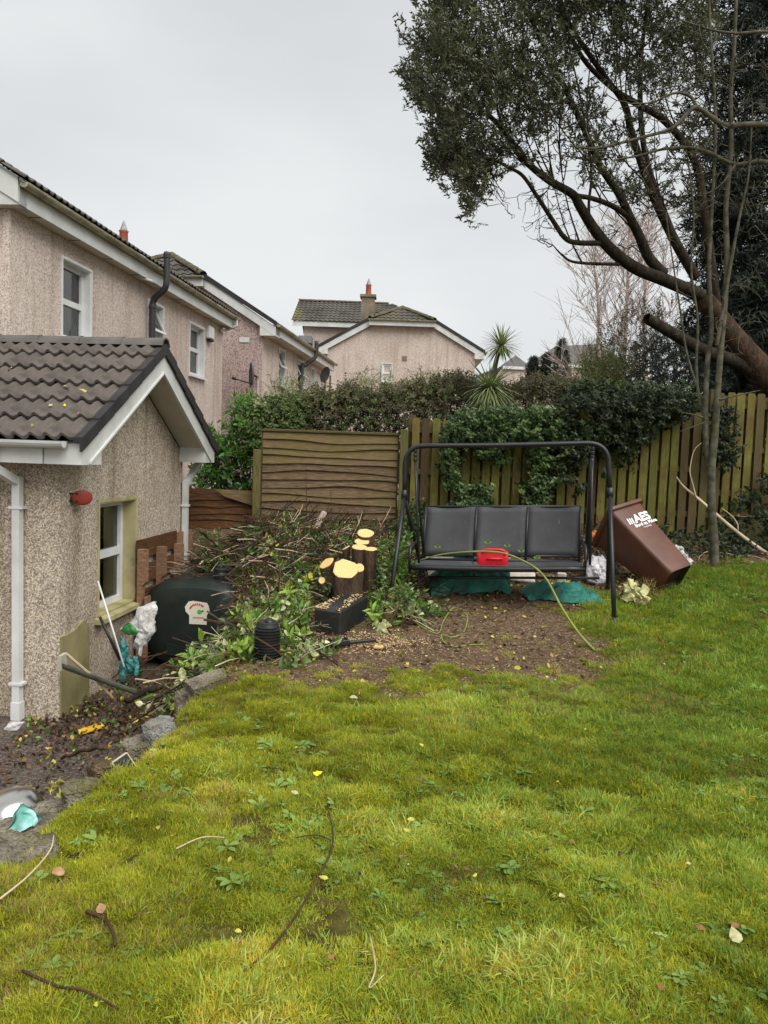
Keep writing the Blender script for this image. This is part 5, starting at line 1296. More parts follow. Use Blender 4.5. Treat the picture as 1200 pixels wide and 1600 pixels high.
# sawdust spill on the soil
n = 2600; cx, cy = G(560, 1004).x, G(560, 1004).y
px_ = cx + rng.normal(0, .22, n) + .1; py_ = cy + rng.normal(0, .12, n) - .02
scatter('sawdust', 'saw', [saw_proto], np.stack([px_, py_, height(px_, py_) + .006], -1), rng.random((n, 3)) * [.6, .6, 6.28], rng.uniform(.3, 1.1, n), rng.random(n))
mb = MB(); q = G(583, 1016) + Vector((0, 0, .012)); mb.box(q, (.07, -.01, .004), (.01, .03, 0), (0, 0, .02), .003); tag(mb.build('wood_offcut', cutwood), 'small fresh wood chunk at the tip of the black bar', 'wood offcut')

# ================================================================== rubbish under and beside the swing
def rag(name, label, cat, pts, mat, seed, h_=.1, amp=.06, N=34, M_=20):
    """crumpled sheet over a ground quad (four corners), domed by h"""
    t = thing(name, label, cat, ground(pts[0])); r = random.Random(seed); o = Vector((r.uniform(0, 90), r.uniform(0, 90), 0)); mb = MB(); p = [Vector(q) for q in pts]
    for i in range(N + 1):
        for j in range(M_ + 1):
            u, v_ = i / N, j / M_; q = p[0].lerp(p[1], u).lerp(p[3].lerp(p[2], u), v_)
            e_ = math.sin(math.pi * u) ** .6 * math.sin(math.pi * v_) ** .6
            d_ = mnoise.noise(o + Vector((u * 5, v_ * 4, 0))) + .9 * (abs(mnoise.noise(o + Vector((u * 9, v_ * 7, 0)))) - .2) + .5 * (abs(mnoise.noise(o + Vector((u * 20, v_ * 14, 0)))) - .2)
            q = q + Vector((d_ * amp * .5, mnoise.noise(o + Vector((u * 6, v_ * 5, 7))) * amp * .6, 0)); z0 = max(hz(q.x, q.y) + .006, q.z)
            q.z = z0 + h_ * e_ + max(-.5 * h_, d_ * amp) * (.35 + .65 * e_) + .01; q.z = max(q.z, hz(q.x, q.y) + .008); mb.V.append(tuple(q))
    mb.F += [(i * (M_ + 1) + j, (i + 1) * (M_ + 1) + j, (i + 1) * (M_ + 1) + j + 1, i * (M_ + 1) + j + 1) for i in range(N) for j in range(M_)]
    mb.build('folds', mat, t, smooth=True); return t
GP = lambda px, py, Y: ground(W(px, py, Y))
rag('green_tarp', 'crumpled green tarpaulin heaped under the left half of the swing', 'tarpaulin', [GP(668, 930, 7.28), GP(800, 930, 7.45), GP(790, 920, 7.9), GP(664, 915, 7.8)], tarp_m, 3, .3, .12)
rag('green_tarp', 'flat fold of green tarpaulin under the right half of the swing', 'tarpaulin', [GP(815, 938, 7.2), GP(940, 945, 7.15), GP(930, 925, 7.55), GP(818, 925, 7.6)], tarp_m, 6, .1, .09)
def slab(name, label, cat, c, a, b_, h_, mat):
    mb = MB(); mb.box(c, a, b_, h_, .01); return tag(mb.build(name, mat), label, cat)
slab('white_board', 'large white panel lying on the ground behind the green tarpaulin', 'panel', ground(W(662, 905, 7.9), .0), (.86, -.12, .0), (.02, .08, .25), (0, -.02, .03), polyst)
slab('white_board', 'pale panel offcut under the middle of the swing seat', 'panel', ground(W(770, 905, 7.85), .0), (.42, -.07, -.03), (.03, .16, .08), (0, -.02, .03), polyst)
slab('white_board', 'small white block under the right end of the swing seat', 'panel', ground(W(868, 915, 7.6), .0), (.09, -.02, 0), (.01, .06, 0), (0.01, 0, .17), polyst)
wb = thing('white_sack', 'white plastic sack in dry twigs between swing and brown bin', 'sack', G(932, 912))
Yw = G(932, 914).y; sack([(922, 912), (914, 896), (918, 880), (930, 872), (946, 870), (952, 884), (950, 906), (938, 916)], Yw, .07, 31, .06, .2).build('sack_body', simple('grey_white_sack', S(206, 204, 204), S(170, 168, 172), 7, .5, .4, .2, 20, dist=.01), wb, smooth=True)
oc_ = W(926, 838, 8.9); ot = thing('orange_pot', 'small orange plastic pot on the twig heap beside the swing', 'pot', oc_)
mb = MB(); mb.lathe([(0, 0), (.045, 0), (.05, .03), (.055, .06), (.03, .085), (.022, .1), (.0, .1)], oc_ - Vector((0, 0, .03)), (.3, -.2, 1), 14); mb.build('pot_body', orange_m, ot, smooth=True)
yb = thing('straw_bundle', 'pale crumpled paper sack with straw beside the bin base', 'sack', G(990, 943))
Yw = G(992, 946).y; sack([(972, 938), (974, 924), (984, 912), (998, 911), (1008, 920), (1014, 930), (1010, 942), (996, 944), (984, 940)], Yw, .06, 44, .1, .3).build('sack_body', simple('straw_paper', S(200, 196, 146), S(150, 150, 100), 14, .8, .2, .4, 30, dist=.02, dirt=S(190, 128, 80), dirt_amt=.5), yb, smooth=True)
wbb = thing('white_sack', 'torn white sack scrap showing behind the brown bin', 'sack', W(1070, 890, 8.5))
sack([(1052, 850), (1062, 852), (1070, 862), (1080, 872), (1082, 890), (1074, 896), (1066, 880), (1056, 866)], 8.6, .04, 51, .05).build('sack_body', bagwhite, wbb, smooth=True)

# ================================================================== stones of the lawn edge, bowl, solar light
def rock(name, label, c, r3, mat, seed, rot=0, rough=.3, flat=0):
    import bmesh
    bm = bmesh.new(); bmesh.ops.create_icosphere(bm, subdivisions=5, radius=1); o = Vector((seed * 7.3, seed * 3.1, seed)); cr_, sr = math.cos(rot), math.sin(rot); V = []
    for v_ in bm.verts:
        p = v_.co.copy(); d_ = mnoise.noise(p * 1.1 + o) * rough * 1.5 + mnoise.noise(p * 2.7 + o) * rough * .6 + (abs(mnoise.noise(p * 5 + o)) - .25) * rough * .7 + (abs(mnoise.noise(p * 12 + o)) - .2) * rough * .45 + mnoise.noise(p * 26 + o) * rough * .12
        q = p * (1 + d_); m_ = max(abs(q.x), abs(q.y), abs(q.z)); q = q.lerp(Vector((max(-.8, min(.8, q.x)), max(-.8, min(.8, q.y)), max(-.75, min(.62, q.z)))), .6)
        x, y, z = q.x * r3[0], q.y * r3[1], q.z * r3[2]; V.append((c[0] + x * cr_ - y * sr, c[1] + x * sr + y * cr_, c[2] + z))
    F_ = [tuple(v_.index for v_ in f.verts) for f in bm.faces]; bm.free()
    return tag(mk(name, V, F_, mat, smooth=True), label, 'stone', 'stones along the lawn edge')
RK = [((8, 1345), 2.78, (.2, .2, .14), stone_m, 'grey rubble stone at the bottom corner below the teal bag', .4),
      ((48, 1308), 3.0, (.19, .15, .13), stone_m, 'lumpy concrete stone right of the teal bag', .5),
      ((88, 1272), 3.25, (.17, .12, .12), stone_m, 'concrete stone below the steel bowl', .8),
      ((132, 1240), 3.55, (.11, .1, .12), stone_m, 'small mossy stone between the bowl and the solar light', .2),
      ((176, 1203), 3.95, (.13, .1, .1), stone_brown, 'rounded brown stone under the square solar light', .9),
      ((220, 1168), 4.3, (.13, .1, .1), stone_m, 'pale grey stone just behind the solar light', .3),
      ((250, 1138), 4.6, (.12, .1, .11), stone_pale, 'flat white-grey stone, highest of the lawn edge row', 1.2),
      ((303, 1092), 5.1, (.13, .14, .14), stone_m, 'dull grey stone under the edge of the broken slab', .6)]
for i, ((px, py), Y, r3, m_, lb, ro) in enumerate(RK):
    p = RZ(px, py, -.02 - .05 * (i % 3)); rock('edge_stone', lb, (p.x, p.y, p.z - r3[2] * .3), (r3[0] * .92, r3[1] * .92, r3[2]), m_, i + 3, ro)
sl_ = thing('broken_slab', 'broken flat concrete slab at the foot of the brush pile', 'slab', W(320, 1062, 5.6))
mb = MB(); pz0 = [RZ(288, 1064, .05), RZ(303, 1078, .04), RZ(354, 1058, .08), RZ(349, 1043, .09), RZ(318, 1052, .07)]
mb.prism([p + Vector((0, 0, .0)) for p in pz0], (0, .02, -.06)); mb.build('slab_body', stone_m, sl_)
bw = RZ(16, 1258, -.1); bowl = thing('steel_bowl', 'upturned stainless steel mixing bowl on the stones', 'bowl', bw - Vector((0, 0, .1)))
bax = Vector((-.12, .3, 1)).normalized() if False else Vector((-.25, -.05, 1)).normalized(); r_ = .15
prof = [(r_ * 1.07, -.004), (r_ * 1.075, .004), (r_ * 1.03, .008), (r_, .012)] + [(r_ * math.cos(a) ** .75, .012 + .115 * math.sin(a)) for a in np.linspace(.06, 1.28, 12)] + [(.05, .127), (.0, .128)]
mb = MB(); mb.lathe(prof, bw - Vector((0, 0, .065)), bax, 40); mb.build('bowl_shell', steel_m, bowl, smooth=True)
gb2 = thing('teal_sack', 'pale teal plastic sack wedged between bowl and stones', 'sack', W(18, 1330, 3.2))
Yw = RZ(10, 1330, -.08).y; sack([(-30, 1330), (0, 1306), (14, 1280), (34, 1282), (52, 1296), (36, 1308), (24, 1322), (12, 1338), (-10, 1342)], Yw, .03, 61, .04, .5).build('sack_body', simple('pale_teal_plastic', S(172, 206, 204), S(104, 168, 158), 8, .35, .45, .2, 16, dist=.01, dirt=S(20, 120, 84), dirt_amt=.8), gb2, smooth=True)
so_c = RZ(195, 1196, .03); sol = thing('solar_light', 'square solar garden light tilted against the brown stone', 'solar light', so_c - Vector((0, 0, .06)))
nn_ = Vector((.45, -.75, .5)).normalized(); xx_ = Vector((.78, .2, .58)); xx_ = (xx_ - nn_ * xx_.dot(nn_)).normalized(); yy_ = nn_.cross(xx_)
mb = MB(); h_ = .042; mb.box(so_c - xx_ * h_ - yy_ * h_ * 1.15 - nn_ * .02, xx_ * 2 * h_, yy_ * 2.3 * h_, nn_ * .022, .006); mb.build('casing', simple('beige_casing', S(196, 184, 152), S(170, 158, 126), 5, .5, .4, 0), sol)
mb = MB(); h2_ = .035; mb.box(so_c - xx_ * h2_ - yy_ * h2_ * 1.15 + nn_ * .0022, xx_ * 2 * h2_, yy_ * 2.3 * h2_, nn_ * .003); mb.build('solar_cell', solar_m, sol)
mb = MB(); mb.tube([so_c - nn_ * .02, so_c - nn_ * .05 - Vector((0, 0, .1))], .008, 6); mb.build('stake', rubber, sol)
mb = MB(); q = ground(W(128, 1130, 6.05), .02); mb.box(q, (.13, .16, .012), (-.05, .04, .02), (0, 0, .008), .002); tag(mb.build('yellow_scrap', simple('yellow_paint_flake', S(222, 178, 40), S(180, 136, 30), 16, .6, .3, .3, 40, dirt=S(90, 70, 30), dirt_amt=.6)), 'yellow painted scrap lying in the leaf litter', 'scrap')
mb = crumple('s', ground(W(16, 1148, 6.15), .0), Vector((.05, .02, .07)), Vector((.06, 0, 0)), Vector((0, -1, .2)), None, amp=.03, seed=71, bulge=.02, N=6, M_=6); tag(mb.build('paper_scrap', bagwhite, smooth=True), 'white paper scrap beside the near downpipe', 'scrap')
# ================================================================== vegetation kit
def vnoise(x, y, f, seed=0):
    x = np.asarray(x, float) * f + seed * 17.3; y = np.asarray(y, float) * f + seed * 5.7
    xi, yi = np.floor(x).astype(int), np.floor(y).astype(int); fx, fy = x - xi, y - yi; fx = fx * fx * (3 - 2 * fx); fy = fy * fy * (3 - 2 * fy)
    h = lambda a, b_: np.modf(np.abs(np.sin(a * 127.1 + b_ * 311.7 + seed) * 43758.5453))[0]
    return (h(xi, yi) * (1 - fx) + h(xi + 1, yi) * fx) * (1 - fy) + (h(xi, yi + 1) * (1 - fx) + h(xi + 1, yi + 1) * fx) * fy
def fbm(x, y, f, seed=0): return .55 * vnoise(x, y, f, seed) + .3 * vnoise(x, y, f * 2.1, seed + 1) + .15 * vnoise(x, y, f * 4.3, seed + 2)
def leaf(mb, o, d, up, L, Wd, fold=.25, droop=.2, shape='oval'):
    o = Vector(o); d = Vector(d).normalized(); s = d.cross(Vector(up)); s = s.normalized() if s.length > 1e-4 else d.orthogonal().normalized(); n = s.cross(d)
    if shape == 'ivy':
        prof = [(0, .0), (.02, .32), (.12, .5), (.3, .3), (.5, .42), (.62, .22), (1, 0)]
    elif shape == 'round':
        prof = [(0, .05), (.18, .12), (.4, .44), (.7, .52), (.92, .3), (1, .06)]
    elif shape == 'lance':
        prof = [(0, .02), (.3, .5), (.65, .38), (1, 0)]
    else:
        prof = [(0, .04), (.25, .44), (.55, .5), (.82, .28), (1, 0)]
    V = []; F = []; m = len(prof)
    for (t, w_) in prof:
        c = o + d * (t * L) - n * (droop * L * t * t)
        V += [c, c + s * w_ * Wd + n * fold * w_ * Wd, c - s * w_ * Wd + n * fold * w_ * Wd]
    for i in range(m - 1):
        a = 3 * i; b_ = a + 3; F += [(a, b_, b_ + 1, a + 1), (a + 2, b_ + 2, b_, a)]
    return mb.add(V, F)
def sprig(seed, n, length, L, Wd, shape='oval', spread=.9, droop=.25, stem=.0016, up=.5, flat=False):
    r = random.Random(seed); mb = MB(); p = Vector((0, 0, 0)); d = Vector((0, 0, 1)); pts = [p.copy()]
    for k in range(n):
        d = (d + Vector((r.gauss(0, .16), r.gauss(0, .16), r.gauss(0, .05)))).normalized(); p = p + d * length / n; pts.append(p.copy())
        an = k * 2.4 + r.uniform(-.5, .5); out = Vector((math.cos(an), math.sin(an), 0)); out = (out * spread + d * (up + r.uniform(-.2, .3))).normalized()
        leaf(mb, p, out, d, L * r.uniform(.7, 1.15), Wd * r.uniform(.8, 1.15), r.uniform(.1, .4), droop * r.uniform(.3, 1.6), shape)
    leaf(mb, p, d, out, L * .8, Wd * .8, .3, droop, shape)
    if stem: mb.tube(pts, stem, 3, cap=False)
    return mb
olive = leafmat('olive_tree_leaf', S(52, 55, 38), S(90, 94, 64), S(124, 128, 88), trans=.22)
darkiv = leafmat('dark_ivy_leaf', S(34, 44, 26), S(60, 74, 42), S(108, 120, 78), rough=.45, spec=.35, trans=.12)
ivyg = leafmat('climbing_ivy_leaf', S(40, 60, 28), S(84, 108, 54), S(156, 172, 108), rough=.4, spec=.4, trans=.15)
varieg = leafmat('variegated_leaf', S(62, 86, 46), S(112, 132, 80), S(216, 216, 166), rough=.36, trans=.15)
laurel = leafmat('laurel_leaf', S(44, 82, 28), S(96, 136, 48), S(150, 176, 70), rough=.3, spec=.5, trans=.2)
hedgeb = leafmat('bronze_hedge_leaf', S(74, 68, 50), S(116, 112, 80), S(160, 164, 116), trans=.2)
hedgeg = leafmat('green_hedge_leaf', S(60, 78, 42), S(108, 124, 70), S(160, 168, 102), trans=.2)
shoot = leafmat('pale_shoot_leaf', S(92, 106, 54), S(142, 152, 84), S(176, 184, 120), trans=.2)
conif = leafmat('conifer_needles', S(20, 28, 20), S(40, 52, 34), S(66, 78, 50), trans=.05, rough=.6)
yconif = leafmat('golden_shrub_leaf', S(66, 76, 38), S(108, 116, 62), S(140, 142, 84), trans=.15)
dead = leafmat('dead_leaf', S(60, 46, 35), S(108, 82, 60), S(164, 130, 92), rough=.7, spec=.2, trans=.1)
yell = leafmat('yellow_leaf', S(176, 160, 48), S(216, 206, 74), S(196, 202, 104), rough=.5, trans=.2)
mossm = leafmat('moss', S(120, 126, 34), S(186, 188, 58), S(214, 196, 84), rough=.75, spec=.15, trans=.38)
grassm = leafmat('grass_blade', S(104, 132, 44), S(162, 182, 72), S(196, 196, 110), rough=.55, spec=.25, trans=.36)
straw = leafmat('dry_thatch', S(112, 92, 54), S(160, 138, 86), S(190, 172, 120), rough=.8, spec=.2, trans=.1)
weedm = leafmat('weed_leaf', S(92, 118, 48), S(134, 160, 78), S(176, 194, 120), rough=.5, trans=.2)
palm_m = simple('cordyline_leaf', S(122, 140, 84), S(162, 172, 122), 3, .45, .4, 0)
palm_t = simple('cordyline_trunk', S(96, 88, 74), S(70, 64, 54), 8, .9, .2, .5, 30)
pr_tree = [proto('tree_sprig', sprig(200 + i, 12, .17, .07, .022, 'lance', .85, .15, .0022, .75), olive) for i in range(5)]
pr_dark = [proto('ivy_sprig', sprig(220 + i, 9, .16, .062, .05, 'ivy', 1, .3, .002, .2), darkiv) for i in range(4)]
pr_ivy = [proto('ivy_sprig', sprig(230 + i, 8, .15, .058, .05, 'ivy', 1, .35, .002, .15), ivyg) for i in range(4)]
pr_var = [proto('variegated_sprig', sprig(240 + i, 7, .15, .062, .042, 'oval', 1, .35, .002, .2), varieg) for i in range(4)]
pr_lau = [proto('laurel_sprig', sprig(250 + i, 8, .2, .1, .036, 'oval', .9, .2, .003, .6), laurel) for i in range(4)]
pr_hb = [proto('hedge_sprig', sprig(260 + i, 12, .2, .042, .022, 'oval', .9, .2, .002, .6), hedgeb) for i in range(4)]
pr_hg = [proto('hedge_sprig', sprig(270 + i, 11, .19, .046, .026, 'oval', .9, .2, .002, .6), hedgeg) for i in range(4)]
pr_sh = [proto('shoot_sprig', sprig(280 + i, 14, .34, .05, .011, 'lance', .7, .3, .002, .9), shoot) for i in range(4)]
pr_con = [proto('needle_sprig', sprig(290 + i, 22, .26, .075, .012, 'lance', .8, .3, .004, .7), conif) for i in range(4)]
pr_yc = [proto('shrub_sprig', sprig(300 + i, 16, .26, .055, .012, 'lance', .8, .2, .003, .8), yconif) for i in range(4)]
def single(seed, L, Wd, shape, mat):
    r = random.Random(seed); mb = MB(); leaf(mb, (-L / 2, 0, .004), (1, r.uniform(-.2, .2), r.uniform(.0, .15)), (0, 0, 1), L, Wd, r.uniform(-.1, .5), r.uniform(-.3, .4), shape); return proto('leaf', mb, mat)
pr_dead = [single(310 + i, .06, .036, ('oval', 'ivy', 'oval')[i % 3], dead) for i in range(5)]
pr_yel = [single(320 + i, .055, .036, 'oval', yell) for i in range(3)]
pr_grn = [single(330 + i, .08, .045, 'oval', laurel) for i in range(3)]
def strand(mb, r, o, an, lean, L, w_, seg=2, curl=.6):
    out = Vector((math.cos(an), math.sin(an), 0)); s = Vector((-math.sin(an + r.uniform(-.8, .8)), math.cos(an), 0)) * w_ * .5; p = Vector(o); b0 = len(mb.V); th = lean
    for k in range(seg + 1):
        f = 1 - k / seg; 
        if k < seg: mb.V += [tuple(p - s * (.55 + .45 * f)), tuple(p + s * (.55 + .45 * f))]
        else: mb.V.append(tuple(p))
        p = p + (out * math.sin(th) + Vector((0, 0, math.cos(th)))) * (L / seg); th += curl * r.uniform(.5, 1.3)
    for k in range(seg - 1): mb.F.append((b0 + 2 * k, b0 + 2 * k + 1, b0 + 2 * k + 3, b0 + 2 * k + 2))
    mb.F.append((b0 + 2 * (seg - 1), b0 + 2 * (seg - 1) + 1, b0 + 2 * seg))
def tuft(seed, n, rad, L, w_, seg, mat, lean=.45, curl=.4):
    r = random.Random(seed); mb = MB()
    for _ in range(n):
        a = r.uniform(0, 6.283); q = rad * math.sqrt(r.random()); strand(mb, r, (q * math.cos(a), q * math.sin(a), -.004), a + r.gauss(0, .9), abs(r.gauss(0, lean)), L * r.uniform(.55, 1.2), w_ * r.uniform(.7, 1.2), seg, curl)
    return proto('tuft', mb, mat)
pr_moss = [tuft(340 + i, 70, .044, .022, .003, 2, mossm, .85, .55) for i in range(5)]
pr_gra = [tuft(350 + i, 17, .032, .036, .003, 3, grassm, .7, .45) for i in range(5)]
pr_str = [tuft(360 + i, 12, .03, .05, .0022, 2, straw, 1.1, .3) for i in range(3)]
def rosette(seed, n, L, Wd):
    r = random.Random(seed); mb = MB()
    for k in range(n):
        a = k * 2.4 + r.uniform(-.4, .4); leaf(mb, (0, 0, .004 + .002 * k), (math.cos(a), math.sin(a), r.uniform(.15, .7)), (0, 0, 1), L * r.uniform(.5, 1.15), Wd * r.uniform(.8, 1.25), .2, .3, 'round')
    return proto('rosette', mb, weedm)
pr_weed = [rosette(370 + i, 5 + i % 3, .024 + .004 * i, .013 + .002 * (i % 3)) for i in range(5)]

# ================================================================== lawn
def sample_lawn(n, y0, y1, seed):
    g = np.random.default_rng(seed); y = g.uniform(y0, y1, n * 3); x = g.uniform(-1.0, 1.0, n * 3) * (.62 * y + 1.0)
    k = (x > edge_x(y) - .04) & (x < 5.6) & (g.random(n * 3) < (.62 * y + 1.0) / (.62 * y1 + 1.0)); return x[k][:n], y[k][:n]
Gp, Ge, Gs, Gi, Gt = [], [], [], [], []
allp = pr_moss + pr_gra + pr_str + pr_weed
def lawn_pts(n, y0, y1, seed, base):
    x, y = sample_lawn(n, y0, y1, seed); m = len(x); g = np.random.default_rng(seed + 5)
    so_ = soil_amt(x, y); u = g.random(m); wn_ = fbm(x, y, 1.5, 44) + .03 * (2.6 - y); lump = fbm(x, y, 5.5, 52)
    big = fbm(x, y, .75, 3); mid = fbm(x, y, 2.6, 9); fine = fbm(x, y, 8, 14)
    lush = np.clip(.13 + .17 * (x + .2) + .75 * (big - .5) + .05 * np.clip(y - 2.6, 0, 3), .03, .8)   # grass share grows to the right
    cover = np.clip(1.15 - 1.5 * so_ + .5 * (fine - .5), .015, 1) * np.where(fine < .33, .42, 1)
    keep = u < cover
    v_ = g.random(m); w_ = g.random(m)
    typ = np.where(v_ < lush, 1, 0)
    typ = np.where(w_ < .035 + .25 * np.clip(so_, 0, .6), 2, typ)
    typ = np.where((w_ > .94) & (wn_ > .42) & (so_ < .3), 3, typ); typ = np.where((w_ < .3) & (fbm(x, y, 2.0, 61) > .66), 2, typ)
    z = height(x, y) + .012 * (fine - .5) * 2 + .045 * (lump - .45)
    offs = np.array([0, 5, 10, 13])[typ]; cnt = np.array([5, 5, 3, 5])[typ]
    idx = offs + (g.random(m) * cnt).astype(int)
    sc_ = base * g.uniform(.75, 1.3, m) * np.where(typ == 1, .75 + .8 * mid * (1 - .5 * so_), 1) * (1 - .4 * so_) * np.where(typ == 3, g.uniform(.4, 1.15, m), .62 + .76 * lump)
    tint = np.clip(.12 + 1.15 * (mid - .22) + .4 * (lump - .5) + g.normal(0, .14, m) + np.where(typ == 0, .25 * (big - .5), 0), 0, 1)
    tint = np.where((typ == 1), np.clip(tint - .2 * np.clip(x - .3, 0, 2), 0, 1), tint)
    e = np.stack([g.normal(0, .18, m), g.normal(0, .18, m), g.uniform(0, 6.283, m)], -1)
    # long blades in the lush part all lie over roughly the same way, in swirls
    sw_ = np.where(typ == 1, 1.0, 0)[:, None] * np.stack([.35 * np.cos(6 * big), .35 * np.sin(6 * big), 0 * x], -1)
    for a, b_ in ((Gp, np.stack([x, y, z], -1)), (Ge, e + sw_), (Gs, sc_), (Gi, idx), (Gt, tint)): a.append(b_[keep])
lawn_pts(38000, 1.3, 3.2, 1, .95)
lawn_pts(42000, 3.2, 5.4, 2, 1.1)
lawn_pts(36000, 5.4, 9.6, 3, 1.35)
scatter('lawn_grass', 'lawn', allp, np.concatenate(Gp), np.concatenate(Ge), np.concatenate(Gs), np.concatenate(Gt), idx=np.concatenate(Gi))

# ================================================================== litter, brush pile, undergrowth
def euler_flat(n, g, tilt=.5): return np.stack([g.normal(0, tilt, n), g.normal(0, tilt, n), g.uniform(0, 6.283, n)], -1)
def litter(name, key, protos, x, y, lift, tint, sc_, seed, tilt=.5, kind='stuff'):
    g = np.random.default_rng(seed); n = len(x)
    return scatter(name, key, protos, np.stack([x, y, height(x, y) + lift], -1), euler_flat(n, g, tilt), sc_, tint, kind=kind)
g = np.random.default_rng(77)
n = 9000; y = g.uniform(4.6, 8.2, n); x = edge_x(y) + g.uniform(-1.75, .12, n) ; xw = -2.72 + .0875 * (y - 6.43)
d_ = np.exp(-((y - 6.6) / .75) ** 2) + .1 * np.exp(-((y - 5.4) / .6) ** 2) + .05
k = ((y < 6.4) | (x > xw + .03)) & (g.random(n) < d_ * 1.1); x, y = x[k], y[k]; n = len(x)
u = g.random(n); mixp = pr_dead + pr_yel + pr_grn
idx = np.where(u < .84, (g.random(n) * 5), np.where(u < .91, 5 + g.random(n) * 3, 8 + g.random(n) * 3)).astype(int)
scatter('leaf_litter', 'litter', mixp, np.stack([x, y, height(x, y) + g.uniform(.004, .07, n) * np.exp(-((y - 6.8) / .9) ** 2) + .006], -1), euler_flat(n, g, .8), g.uniform(.3, .95, n), g.random(n) ** 1.6, idx=idx)
# dead leaves and bits on the bare soil and along the fence foot
n = 13000; y = g.uniform(4.6, 9.7, n); x = g.uniform(-.9, 5.2, n); k = g.random(n) < soil_amt(x, y) * np.where(y > 7.2, 1, .32); x, y = x[k], y[k]; n = len(x)
litter('fallen_bits', 'bits', pr_dead + pr_yel[:1], x, y, .008, g.random(n), g.uniform(.25, .95, n), 5, .45)
q_ = G(994, 936); n = 46
scatter('straw', 'straw', pr_str, np.stack([q_.x + g.normal(0, .11, n), q_.y - .02 + g.normal(0, .06, n), q_.z + g.uniform(.0, .16, n)], -1), np.stack([g.normal(.6, .7, n), g.normal(0, .7, n), g.uniform(0, 6.28, n)], -1), g.uniform(.9, 1.8, n), g.random(n))
n = 1100; x, y = sample_lawn(n, 1.5, 6.5, 91); n = len(x); g = np.random.default_rng(92); u = g.random(n)
lb_p = [single(440, .022, .013, 'oval', dead), single(441, .018, .011, 'oval', yell), single(442, .026, .008, 'lance', dead), single(443, .016, .012, 'oval', varieg)]
scatter('lawn_litter', 'lawnbits', lb_p, np.stack([x, y, height(x, y) + .02 + .014 * g.random(n)], -1), euler_flat(n, g, .5), g.uniform(.4, 1.25, n), g.random(n), idx=np.where(u < .55, 0, np.where(u < .68, 1, np.where(u < .9, 2, 3))))
# twig protos: short sticks with a kink
def stick(seed, L, r0):
    r = random.Random(seed); mb = MB(); pts = [Vector((-L / 2, 0, 0))]; d = Vector((1, 0, 0))
    for _ in range(5): d = (d + Vector((0, r.gauss(0, .18), r.gauss(0, .12)))).normalized(); pts.append(pts[-1] + d * L / 5)
    mb.tube(pts, lerp_list([r0, r0 * .5], 6), 4)
    for _ in range(3):
        k = r.randint(1, 4); e_ = pts[k] + (d + Vector((0, r.choice([-1, 1]) * r.uniform(.5, 1.2), r.gauss(0, .5)))).normalized() * L * r.uniform(.15, .35); mb.tube([pts[k], pts[k].lerp(e_, .5) + Vector((0, 0, .01)), e_], [r0 * .5, r0 * .4, r0 * .25], 3)
    return mb
pr_twig = [proto('twig', stick(400 + i, .5, .003 + .0017 * (i % 3)), (twig_brown, bark_grey, twig_brown, twig_pale, bark_dark, twig_brown)[i]) for i in range(6)]
n = 900; y = g.uniform(7.0, 9.6, n); x = g.uniform(.3, 5.0, n); k = (g.random(n) < soil_amt(x, y)) & ((x > 2.1) | (y > 8)); x, y = x[k], y[k]; n = len(x)
litter('twig_litter', 'twigs', pr_twig, x, y, .03, g.random(n), g.uniform(.5, 1.4, n), 6, .22)
hp = G(936, 900); n = 150; ang = g.uniform(0, 6.283, n); rr = g.random(n) ** .5
P_ = np.stack([hp.x + .02 + .3 * rr * np.cos(ang), hp.y + .45 + .4 * rr * np.sin(ang), np.zeros(n)], -1); P_[:, 2] = height(P_[:, 0], P_[:, 1]) + g.uniform(.02, .55, n) * (1 - .7 * rr)
scatter('twig_heap', 'twigs', pr_twig, P_, np.stack([g.normal(0, .5, n), g.normal(0, .6, n), g.uniform(0, 6.283, n)], -1), g.uniform(.5, 1.1, n), g.random(n))
def heap_h(x, y):   # thickness of cut branches above the ground
    lb0 = edge_x(y) - .42 * (1 - ss(5.5, 6.2, y)) + .12 * ss(6.2, 6.8, y) - .25 * ss(8.3, 8.9, y); f = ss(lb0 - .2, lb0 + .15, x) * (1 - ss(.1, .6, x + .25 * _wob(y * 2, x))) * ss(0, .35, y + .12 * _wob(x * 3, y) - 4.95 - 1.15 * ss(-.85, .1, x)) * (1 - ss(9.3, 9.8, y))
    f = f * (1 - .97 * np.exp(-(((x + .32) / .36) ** 4 + ((y - 6.15) / .5) ** 4))) * (1 - .95 * np.exp(-((x - .1) / .5) ** 4 - ((y - 5.6) / .5) ** 4)) * (1 - .9 * np.exp(-((x + .33) / .32) ** 4 - ((y - 6.8) / .35) ** 4)) * (1 - .98 * np.exp(-((x - rb.x) / .17) ** 4 - ((y - rb.y + .12) / .3) ** 4))
    return f * (.05 + .11 * fbm(x, y, 1.3, 21) + .06 * ss(7.2, 8.2, y))
def pile_base(x, y):     # the cuttings spill over the edge of the trench and onto the tank
    e_ = edge_x(y) + .12; return np.where(x < e_, height(e_ + 0 * x, y) - .75 * (e_ - x), height(x, y))
bx_, by_ = g.uniform(-2.3, .75, 14000), g.uniform(5.3, 9.7, 14000); hh = heap_h(bx_, by_); back = ((by_ > 8.7) & (bx_ < -1.2) & (bx_ > -2.35))
hh = np.where(back, .12 + .1 * fbm(bx_, by_, 2, 4), hh); k = (hh > .03) & (g.random(14000) < np.clip(hh * 9, 0, 1) * .5); bx_, by_, hh = bx_[k], by_[k], hh[k]; n = len(bx_)
zone = fbm(bx_, by_, 1.1, 31); lf = np.clip(1.2 - (by_ - 5.2) / 2.0, 0, 1)       # variegated leaves lie at the front
u = g.random(n); v_ = g.random(n)
idx = np.where(u < .15 + .62 * lf, g.integers(0, 4, n), np.where(zone > .5, 4 + g.integers(0, 4, n), 8 + g.integers(0, 4, n)))
